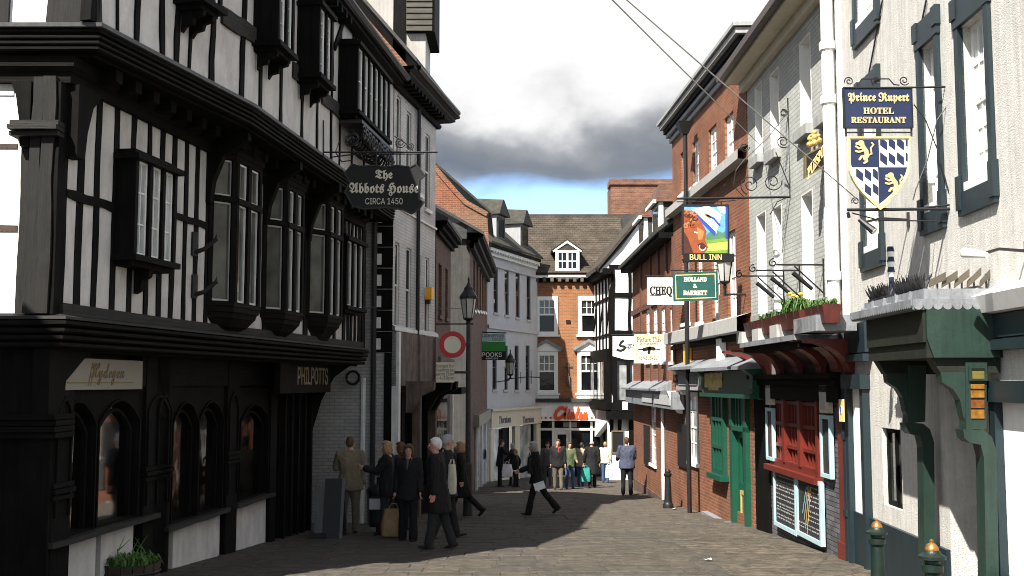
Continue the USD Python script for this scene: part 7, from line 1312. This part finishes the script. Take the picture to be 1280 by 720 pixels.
# ---------------------------------------------------------------- people
mat('skin', (0.44, 0.25, 0.17), .55, .1, 12, .05); mat('skin_ruddy', (0.50, 0.23, 0.17), .55, .12, 12, .05)
for nm, c in (('hair_brown', (0.06, 0.03, 0.015)), ('hair_dark', (0.02, 0.014, 0.01)), ('hair_fair', (0.30, 0.18, 0.08)), ('hair_grey', (0.30, 0.29, 0.28)), ('hair_white', (0.58, 0.55, 0.52)), ('hair_ginger', (0.09, 0.045, 0.02)),
              ('cloth_black', (0.006, 0.006, 0.0065)), ('cloth_charcoal', (0.018, 0.018, 0.019)), ('cloth_khaki', (0.16, 0.13, 0.085)), ('cloth_taupe', (0.11, 0.09, 0.065)), ('cloth_grey', (0.08, 0.08, 0.085)), ('cloth_navy', (0.045, 0.055, 0.085)), ('cloth_denim', (0.045, 0.085, 0.17)), ('cloth_green', (0.065, 0.085, 0.038)), ('cloth_cream', (0.55, 0.50, 0.40)), ('cloth_red', (0.30, 0.02, 0.02)), ('cloth_beige', (0.34, 0.27, 0.19)), ('cloth_plum', (0.05, 0.02, 0.035)), ('leather_black', (0.012, 0.01, 0.009)), ('bag_tan', (0.24, 0.15, 0.065)), ('bag_white', (0.72, 0.72, 0.72)), ('bag_turquoise', (0.04, 0.30, 0.25)), ('paper_white', (0.8, 0.8, 0.8)), ('eye_white', (0.7, 0.7, 0.68)), ('eye_dark', (0.02, 0.015, 0.012)), ('lip', (0.35, 0.12, 0.1))):
    mat(nm, c, .85 if nm[:5] == 'cloth' else .6, .22, 9, .35 if nm[:4] in ('hair', 'clot') else .1, .006)
M3 = manifold3d.Manifold
def ell(c, r, n=10):
    """points of an ellipsoid; r one radius or three"""
    r = np.broadcast_to(np.asarray(r, float), 3); u = np.linspace(0, math.pi, 6); out = []
    for a in u:
        k = 1 if a in (0, math.pi) else n
        for b in np.arange(k) * 2 * math.pi / n: out.append((c[0] + r[0] * math.sin(a) * math.cos(b), c[1] + r[1] * math.sin(a) * math.sin(b), c[2] + r[2] * math.cos(a)))
    return out
def hull(*es): return M3.hull_points(np.array([p for e in es for p in e]))
def chain(pts, rs): return [hull(ell(pts[i], rs[i]), ell(pts[i + 1], rs[i + 1])) for i in range(len(pts) - 1)]
def union(parts, res=None, it=6):
    m = M3.batch_boolean(parts, manifold3d.OpType.Add)
    if res: m = m.refine_to_length(res)
    q = m.to_mesh(); t = trimesh.Trimesh(q.vert_properties[:, :3], q.tri_verts, process=False)
    if it: trimesh.smoothing.filter_taubin(t, .5, -.52, it)
    return t
def swing(o, l, fwd, out, side):                      # a bone hanging from o, swung forward and out
    f, s = math.radians(fwd), math.radians(out); return np.array(o) + l * np.array([side * math.sin(s) * math.cos(f), math.sin(f), -math.cos(f) * math.cos(s)])
def hand(w, e, curl, side, k):
    """palm, four bent fingers of unequal length and a thumb off the side of the palm"""
    d = np.array(w) - np.array(e); d /= np.linalg.norm(d); fw = np.array([0, 1, 0]) - d * d[1]; fw /= np.linalg.norm(fw) + 1e-9; n = np.cross(d, fw) * side; c = np.array(w)
    p = c + d * .05 * k; out = [hull(ell(c + d * .01, .026 * k), ell(p + fw * .026 * k, (.018 * k,) * 3), ell(p - fw * .03 * k, (.017 * k,) * 3), ell(c + d * .085 * k + fw * .02 * k, .015 * k), ell(c + d * .082 * k - fw * .026 * k, .015 * k))]
    for i, L in enumerate((.072, .08, .075, .058)):
        b = c + d * .088 * k + fw * (.028 - .019 * i) * k; q = b; dirn = d.copy(); pts = [q]
        for j in range(3): a = math.radians(curl * (j + .4)); dd = d * math.cos(a) - n * math.sin(a) * -1; q = q + dd * L * k / 3; pts.append(q)
        out += chain(pts, [.0095 * k, .009 * k, .0085 * k, .007 * k])
    out += chain([c + d * .03 * k + fw * .022 * k, c + d * .062 * k + fw * .05 * k + n * .012, c + d * .095 * k + fw * .052 * k + n * .02], [.013 * k, .011 * k, .008 * k]); return out
def person(x, y, heading, H, label, coat, trousers, hair, coat_len=.82, arms=((5, 6, 12), (5, 6, 12)), legs=((3, 0), (-3, 0)), lean=0, look=0, style='short', woman=False, near=True, skin='skin', shoes='leather_black', stout=1.0, flare=1.0, scarf=None, shirtfront='cloth_grey', shirt=None, group=None, nod=0):
    k = H / 1.75; t = thing('person', label, 'person', (x, y, gz(y)), rotz=heading, group=group); sw = (.175 if woman else .205); res = .03 if near else .05; st = stout * 1.14
    hip = np.array([0, 0, .93]); ln = math.radians(lean)
    def tilt(p): p = np.array(p, float); r = p - hip; return hip + np.array([r[0], r[1] * math.cos(ln) + r[2] * math.sin(ln), r[2] * math.cos(ln) - r[1] * math.sin(ln)])
    # legs: find the lower foot and put it on the ground
    L = []
    for s, (f, kn) in zip((-1, 1), legs):
        h_ = hip + (s * .09, 0, -.02); kk = swing(h_, .43, f, 2, s); an = swing(kk, .42, f - kn, 1, s); L.append((h_, kk, an, f - kn))
    drop = min(a[2][2] for a in L) - .075
    sh = [tilt((s * sw, -.01, 1.43)) for s in (-1, 1)]; neck = tilt((0, 0, 1.47)); hc = tilt((0, .03, 1.62)) + (0, .02 * nod, -.01 * nod)
    A = []
    for s, (f, o, eb) in zip((-1, 1), arms):
        i = (s + 1) // 2; el_ = swing(sh[i], .29, f, o, s); wr = swing(el_, .25, f + eb, o * .4 - (10 if eb > 50 else 0), s); A.append((sh[i], el_, wr))
    def put(m):
        v = np.array(m.vertices); v[:, 2] -= drop; m.vertices = v * k; return m
    yaw = math.radians(look); cy, sy = math.cos(yaw), math.sin(yaw); hd = lambda a, b, c: hc + np.array([a * cy - b * sy, a * sy + b * cy, c])
    # one continuous body: head with brow, nose, chin and ears, neck, trunk, arms, hands, legs
    B = [hull(ell(hd(0, -.015, .025), (.075, .092, .085)), ell(hd(0, .012, -.03), (.062, .078, .07)), ell(hd(0, .05, -.085), (.034, .03, .028))), hull(ell(hd(0, .088, .0), (.008, .008, .02)), ell(hd(0, .108, -.028), (.014, .012, .01))), hull(ell(neck + (0, 0, -.04), (.062, .062, .03)), ell(hc + (0, -.01, -.08), (.052, .056, .04)))]
    for s in (-1, 1): B.append(hull(ell(hd(s * .073, -.01, .0), (.012, .024, .03)), ell(hd(s * .07, -.0, -.03), (.009, .014, .014)))); B.append(hull(ell(hd(s * .03, .072, .022), (.024, .014, .009)), ell(hd(s * .042, .06, .02), (.01, .012, .008))))
    B += [hull(ell(neck + (0, 0, -.05), (.1, .07, .05)), ell(sh[0], .045), ell(sh[1], .045), ell(tilt((0, 0, 1.25)), (.13, .09, .08))), hull(ell(tilt((0, 0, 1.25)), (.13, .09, .08)), ell(hip, (.12, .09, .08)))]
    for s, l_ in zip((-1, 1), L): B += chain([l_[0], l_[1], l_[2]], [.065, .045, .032])
    for s, a in zip((-1, 1), A): B += chain(a, [.042, .034, .026]) + hand(a[2], a[1], 26, s, 1.0)
    obj('body', put(union(B, .028 if near else .045, 4)), skin, t, smooth=True)
    if near:
        for s in (-1, 1):
            e = trimesh.creation.icosphere(1, .011); e.apply_translation(hd(s * .031, .079, .002)); obj('eye', put(e), 'eye_white', t); e = trimesh.creation.icosphere(1, .0085); e.apply_translation(hd(s * .031, .085, .002)); obj('iris', put(e), 'eye_dark', t); obj('brow', put(union([hull(ell(hd(s * .018, .088, .026), (.007, .006, .004)), ell(hd(s * .046, .076, .026), (.007, .006, .004)))], None, 0)), hair, t)
        mo = hull(ell(hd(-.018, .083, -.06), (.01, .008, .006)), ell(hd(.018, .083, -.06), (.01, .008, .006)), ell(hd(0, .088, -.06), (.01, .008, .009))); obj('mouth', put(union([mo], None, 0)), 'lip', t)
    # hair: a cap of overlapping locks
    hp = [hull(ell(hd(0, -.03, .045), (.086, .1, .085)), ell(hd(0, -.07, -.01), (.074, .05, .06)))]
    if style == 'bald': hp = [hull(ell(hd(s * .055, -.04, .0), (.03, .06, .05)), ell(hd(0, -.085, .0), (.06, .03, .05))) for s in (-1, 1)]
    elif style in ('bob', 'wavy'):
        hp += [hull(ell(hd(s * .075, -.015, .03), (.026, .06, .05)), ell(hd(s * .078, -.03, -.08), (.024, .05, .04)), ell(hd(0, -.1, -.06), (.06, .03, .06))) for s in (-1, 1)] + [hull(ell(hd(-.04, .062, .085), (.03, .02, .02)), ell(hd(.05, .055, .08), (.03, .02, .022)), ell(hd(0, 0, .1), (.07, .07, .035)))]
    else: hp += [hull(ell(hd(0, .05, .085), (.055, .025, .022)), ell(hd(0, -.02, .1), (.07, .07, .035)))]
    hm = union(hp, .02 if near else .04, 3); hv = np.array(hm.vertices); hm.vertices = hv + (meshkit.noise(hv * 38) - .5)[:, None] * (hv - hc) * (.16 if style == 'wavy' else .1); obj('hair', put(hm), hair, t, smooth=True)
    # trousers and shoes
    T_ = [hull(ell(hip + (0, -.01, .02), (.165 * st, .12 * st, .08)), ell(L[i][0] + (0, 0, -.06), (.085, .095, .08))) for i in (0, 1)]
    for l_ in L: T_ += chain([l_[0] + (0, 0, -.05), l_[1], l_[2] + (l_[2] - l_[1]) * .04], [.098 * st, .076, .066 * flare])
    tm_ = union(T_, res, 4); tv = np.array(tm_.vertices); tm_.vertices = tv + np.array(tm_.vertex_normals) * (meshkit.fbm(tv * (12, 12, 6) + 2, 2) - .5)[:, None] * .022; obj('trousers', put(tm_), trousers, t, smooth=True)
    for l_ in L:
        a = l_[2]; p = math.radians(max(min(l_[3], 30), -55)); d = np.array([0, math.cos(p), math.sin(p)]); dn = np.array([0, math.sin(p), -math.cos(p)]); c = a + dn * .045
        obj('shoe', put(union([hull(ell(c - d * .06, (.036, .04, .032)), ell(c + d * .05, (.042, .05, .028)), ell(c + d * .145 + dn * .008, (.036, .035, .02)))], .03, 2)), shoes, t, smooth=True)
    # coat: shoulders, chest, waist, skirt to the given length, sleeves
    w = 1.0 if woman else 1.12
    C = [hull(ell(neck + (0, -.01, -.035), (.09, .075, .05)), ell(sh[0] + (.01, 0, 0), .065), ell(sh[1] + (-.01, 0, 0), .065), ell(tilt((0, .015, 1.28)), (.165 * w * st, .125 * st, .1))), hull(ell(tilt((0, .015, 1.28)), (.165 * w * st, .125 * st, .1)), ell(tilt((0, .01, 1.08)), (.15 * w * st, .12 * st, .08)))]
    low = hip + (0, (L[0][1][1] + L[1][1][1]) * .12, coat_len - .93)
    sp = abs(L[0][1][1] - L[1][1][1]) * .5 * max(0, .95 - coat_len) * 2
    C += [hull(ell(tilt((0, .01, 1.08)), (.15 * w * st, .12 * st, .08)), ell(hip, (.172 * w * st, .135 * st, .07)))]
    if coat_len < .9: C += [hull(ell(hip, (.172 * w * st, .135 * st, .07)), ell(low, (.18 * w * st, .14 * st + sp, .03)))]
    for s, a in zip((-1, 1), A): C += chain([a[0], a[1], a[1] + (a[2] - a[1]) * .9], [.084, .07, .06])
    C += [hull(ell(neck + (0, -.035, .015), (.06, .035, .03)), ell(neck + (0, .02, -.03), (.07, .05, .03)))]
    cm = union(C, res, 4); cv = np.array(cm.vertices); cm.vertices = cv + np.array(cm.vertex_normals) * ((meshkit.fbm(cv * (13, 13, 5) + 7, 3) - .5) * .045 + (meshkit.noise(cv * (20, 20, 26) + 3) - .5) * .012)[:, None]; obj('coat', put(cm), coat, t, smooth=True)
    if near:
        for s in (-1, 1): obj('lapel', put(union([hull(ell(neck + (s * .05, .055, .0), (.02, .02, .03)), ell(tilt((s * .055, .135 * st, 1.36)), (.032, .012, .03)), ell(tilt((s * .012, .142 * st, 1.24)), (.008, .01, .012)))], .03, 1)), coat, t, smooth=True); obj('cuff', put(union(chain([A[(s + 1) // 2][1] + (A[(s + 1) // 2][2] - A[(s + 1) // 2][1]) * q for q in (.8, .93)], [.064, .064]), None, 0)), coat, t, smooth=True)
        for j in range(4 if coat_len > .6 else 5): b_ = trimesh.creation.icosphere(1, .011); b_.apply_translation(tilt((.012, .15 * st - .004 * j, 1.2 - .11 * j))); obj('button', put(b_), 'leather_black', t)
        obj('shirt', put(union([hull(ell(neck + (0, .05, .0), (.035, .02, .02)), ell(tilt((0, .118 * st, 1.3)), (.014, .014, .02)))], None, 0)), shirtfront, t, smooth=True)
    if scarf: obj('scarf', put(union([hull(ell(neck + (0, .0, .01), (.078, .082, .03)), ell(neck + (0, .0, -.02), (.085, .088, .03))), hull(ell(tilt((-.03, .11, 1.42)), (.035, .025, .05)), ell(tilt((-.02, .135, 1.2)), (.03, .02, .05)))], .03, 3)), scarf, t, smooth=True)
    if shirt: obj('shirt_hem', put(union([hull(ell(low + (0, 0, .0), (.182 * w * st, .145 * st + sp, .025)), ell(low + (0, 0, -.05), (.18 * w * st, .142 * st + sp, .025)))], .03, 2)), shirt, t, smooth=True)
    xf = lambda p: np.array([p[0], p[1], p[2] - drop]) * k; hg = math.radians(heading); toW = lambda p: np.array([x, y, gz(y)]) + np.array([p[0] * math.cos(hg) - p[1] * math.sin(hg), p[0] * math.sin(hg) + p[1] * math.cos(hg), p[2]])
    return [toW(xf(a[2])) for a in A]
def bag(label, c, w, h, d, m, rz=0, name='shopping_bag'):
    """a soft carrier: bulging sides, open top, two handles; c is where the hand holds it"""
    t = thing(name, label, 'bag', c, rotz=rz); v, f, n = [], [], 12
    for z, kx in ((-h - .12, .88), (-h - .1, 1.0), (-h * .6 - .1, 1.08), (-.14, .9), (-.1, .82)):
        for a in np.arange(n) * 2 * math.pi / n: ca, sa = math.cos(a), math.sin(a); v.append((w / 2 * kx * np.sign(ca) * abs(ca) ** .5, d / 2 * kx * np.sign(sa) * abs(sa) ** .6, z))
    for i in range(4):
        for j in range(n): a, b = i * n + j, i * n + (j + 1) % n; f += [(a, b, b + n), (a, b + n, a + n)]
    f += [(0, j + 1, j) for j in range(1, n - 1)]; v = np.array(v); v += (meshkit.noise(v * 14 + 3) - .5)[:, None] * np.array([.05, .05, .0]); obj('bag_body', MB().add(v, f), m, t, smooth=True)
    for s in (-1, 1): obj('handle', MB().tube([(-w * .22, s * d * .3, -.11), (-w * .1, s * d * .15, -.01), (w * .1, s * d * .15, -.01), (w * .22, s * d * .3, -.11)], .007, 5), m, t)
X = lambda px, d: (px - 640) / FPX * d
# headings: 0 looks up the street away from the camera, 90 to the left, 180 to the camera
person(X(440, 20.8), 20.8, 8, 1.80, 'man in khaki jacket with brown hair seen from behind, facing the white flank wall', 'cloth_khaki', 'cloth_taupe', 'hair_ginger', .78, ((25, 12, 60), (2, 5, 8)), stout=1.1, look=-15)
h = person(X(486, 20.3), 20.3, 80, 1.72, 'fair haired woman in dark jacket with pale scarf facing left by the flank wall', 'cloth_black', 'cloth_charcoal', 'hair_fair', .72, ((30, 8, 75), (8, 8, 15)), style='wavy', woman=True, scarf='cloth_cream', flare=1.5, stout=1.05)
h2_ = person(X(503, 21.4), 21.4, 60, 1.70, 'brown haired woman in dark coat mostly hidden between two women', 'cloth_charcoal', 'cloth_black', 'hair_ginger', .7, style='wavy', woman=True)
bag('tan paper carrier bag held low between the fair haired woman and the woman facing us', (X(494, 19.7), 19.7, gz(19.7) + .62), .42, .46, .2, 'bag_tan', 10)
person(X(512, 19.1), 19.1, 176, 1.67, 'smiling woman with short brown hair and dark buttoned coat walking towards us', 'cloth_black', 'cloth_black', 'hair_brown', .74, ((4, 8, 10), (-3, 9, 8)), ((7, 3), (-5, 2)), style='bob', woman=True, flare=1.35, look=12, stout=1.1)
person(X(549, 17.7), 17.7, 78, 1.78, 'old man with white hair and long black coat walking left in front', 'cloth_black', 'cloth_charcoal', 'hair_white', .58, ((-6, 5, 12), (8, 5, 20)), ((8, 0), (-10, 8)), skin='skin_ruddy', stout=1.12, lean=3, flare=1.15)
person(X(559, 19.6), 19.6, -75, 1.86, 'tall grey haired man with a cream scarf behind the old man', 'cloth_charcoal', 'cloth_charcoal', 'hair_grey', .72, ((4, 5, 10), (-8, 5, 10)), ((16, 4), (-14, 6)), scarf='cloth_cream', look=8)
bag('cream cloth satchel hanging at the back of the tall grey haired man', (X(566, 19.2), 19.2, gz(19.2) + 1.42), .12, .5, .14, 'cloth_cream', 70, 'satchel')
person(X(577, 24.6), 24.6, 82, 1.74, 'woman with fair brown hair and black knee coat striding left with one heel raised', 'cloth_black', 'cloth_black', 'hair_fair', .52, ((-10, 6, 10), (12, 5, 60)), ((16, 2), (-20, 28)), style='bob', woman=True, shoes='leather_black')
person(X(600, 45.0), 45.0, 5, 1.66, 'dark figure standing at the far left shop window', 'cloth_black', 'cloth_charcoal', 'hair_dark', .72, near=False)
person(X(625, 42.2), 42.2, -80, 1.80, 'man in black jacket reaching out to the woman by the cream shopfront', 'cloth_black', 'cloth_black', 'hair_dark', .78, ((6, 6, 12), (48, 5, 35)), near=False, lean=4, style='short')
h = person(X(641, 43.2), 43.2, 60, 1.66, 'woman in black with a grey top facing the man at the cream shopfront', 'cloth_black', 'cloth_charcoal', 'hair_grey', .82, ((20, 6, 40), (4, 8, 10)), near=False, woman=True, style='bob')
person(X(645, 42.0), 42.0, 75, 1.42, 'child in black jacket with white shirt hem beside the cream shopfront', 'cloth_black', 'cloth_black', 'hair_fair', .80, ((10, 10, 55), (-25, 12, 45)), near=False, shirt='paper_white')
bag('white carrier bag hanging by the man in black at the cream shopfront', (X(634, 41.8), 41.8, gz(41.8) + .98), .38, .46, .18, 'bag_white', 0)
hs = person(X(671, 25.8), 25.8, 84, 1.75, 'grey haired woman in black trouser suit striding left with a white paper', 'cloth_black', 'cloth_black', 'hair_grey', .76, ((22, 6, 45), (-12, 6, 6)), ((15, 3), (-24, 16)), style='bob', woman=True, look=14, lean=4, flare=1.3, nod=1)
px, py2, pz = at(673, 606, 25.5); t = thing('folded_paper', 'white folded paper in the hand of the striding grey haired woman', 'paper', (px, py2, pz)); obj('sheet', MB().hexa([(px - .12, py2 - .03, pz + .02), (px + .12, py2 - .05, pz + .1), (px + .12, py2 - .03, pz + .1), (px - .12, py2 - .01, pz + .02), (px - .07, py2 - .03, pz - .15), (px + .17, py2 - .05, pz - .07), (px + .17, py2 - .03, pz - .07), (px - .07, py2 - .01, pz - .15)]), 'paper_white', t); obj('fold', MB().hexa([(px - .12, py2 - .045, pz + .025), (px + .0, py2 - .056, pz + .06), (px + .0, py2 - .051, pz + .06), (px - .12, py2 - .04, pz + .025), (px - .07, py2 - .045, pz - .145), (px + .05, py2 - .056, pz - .11), (px + .05, py2 - .051, pz - .11), (px - .07, py2 - .04, pz - .145)]), 'paper_white', t)
px, py2, pz = at(663, 590, 25.7); bag('black shoulder bag on the far side of the striding grey haired woman', (px, py2, pz + .45), .3, .36, .12, 'leather_black', 80, 'shoulder_bag')
person(X(697, 39.5), 39.5, 176, 1.82, 'man in black coat and red scarf walking towards us', 'cloth_black', 'cloth_taupe', 'hair_brown', .80, ((5, 6, 10), (-5, 6, 10)), ((8, 2), (-6, 4)), near=False, scarf='cloth_red', stout=1.08)
person(X(711.5, 40.4), 40.4, 188, 1.72, 'woman in olive green jacket and blue jeans beside the man with the red scarf', 'cloth_green', 'cloth_denim', 'hair_brown', .82, ((10, 6, 60), (6, 6, 25)), ((6, 2), (-5, 4)), near=False, style='wavy', woman=True)
person(X(684, 43.0), 43.0, 170, 1.72, 'person in grey half hidden behind the man with the red scarf', 'cloth_grey', 'cloth_grey', 'hair_dark', .8, near=False)
person(X(725, 42.6), 42.6, -30, 1.70, 'person in beige jacket half hidden behind the man in the long black coat', 'cloth_beige', 'cloth_denim', 'hair_dark', .8, ((20, 10, 40), (5, 6, 10)), near=False, lean=8)
person(X(739, 41.2), 41.2, 6, 1.80, 'bald man in long black coat walking away towards the shop', 'cloth_black', 'cloth_black', 'hair_grey', .50, ((4, 12, 12), (-6, 8, 10)), ((-10, 6), (9, 2)), near=False, style='bald', stout=1.15, skin='skin_ruddy')
bag('turquoise carrier bag beside the man in the long black coat', (X(731, 40.9), 40.9, gz(40.9) + .86), .36, .5, .16, 'bag_turquoise', 15)
person(X(755.5, 46.5), 46.5, -20, 1.72, 'person in cream jacket and jeans by the white timber house corner', 'cloth_cream', 'cloth_denim', 'hair_fair', .84, near=False)
bag('white carrier bag by the person in the cream jacket', (X(760, 46.0), 46.0, gz(46) + .85), .3, .5, .16, 'bag_white', 0)
person(X(782, 35.4), 35.4, 2, 1.86, 'man in blue grey jacket and black trousers seen from behind near the low brick row', 'cloth_navy', 'cloth_black', 'hair_brown', .82, ((14, 10, 55), (14, 10, 55)), ((4, 2), (-2, 0)), stout=1.18)
person(X(796, 40.5), 40.5, 10, 1.76, 'person in black jacket and jeans in the dark gap beside the low brick row', 'cloth_black', 'cloth_denim', 'hair_dark', .84, near=False)
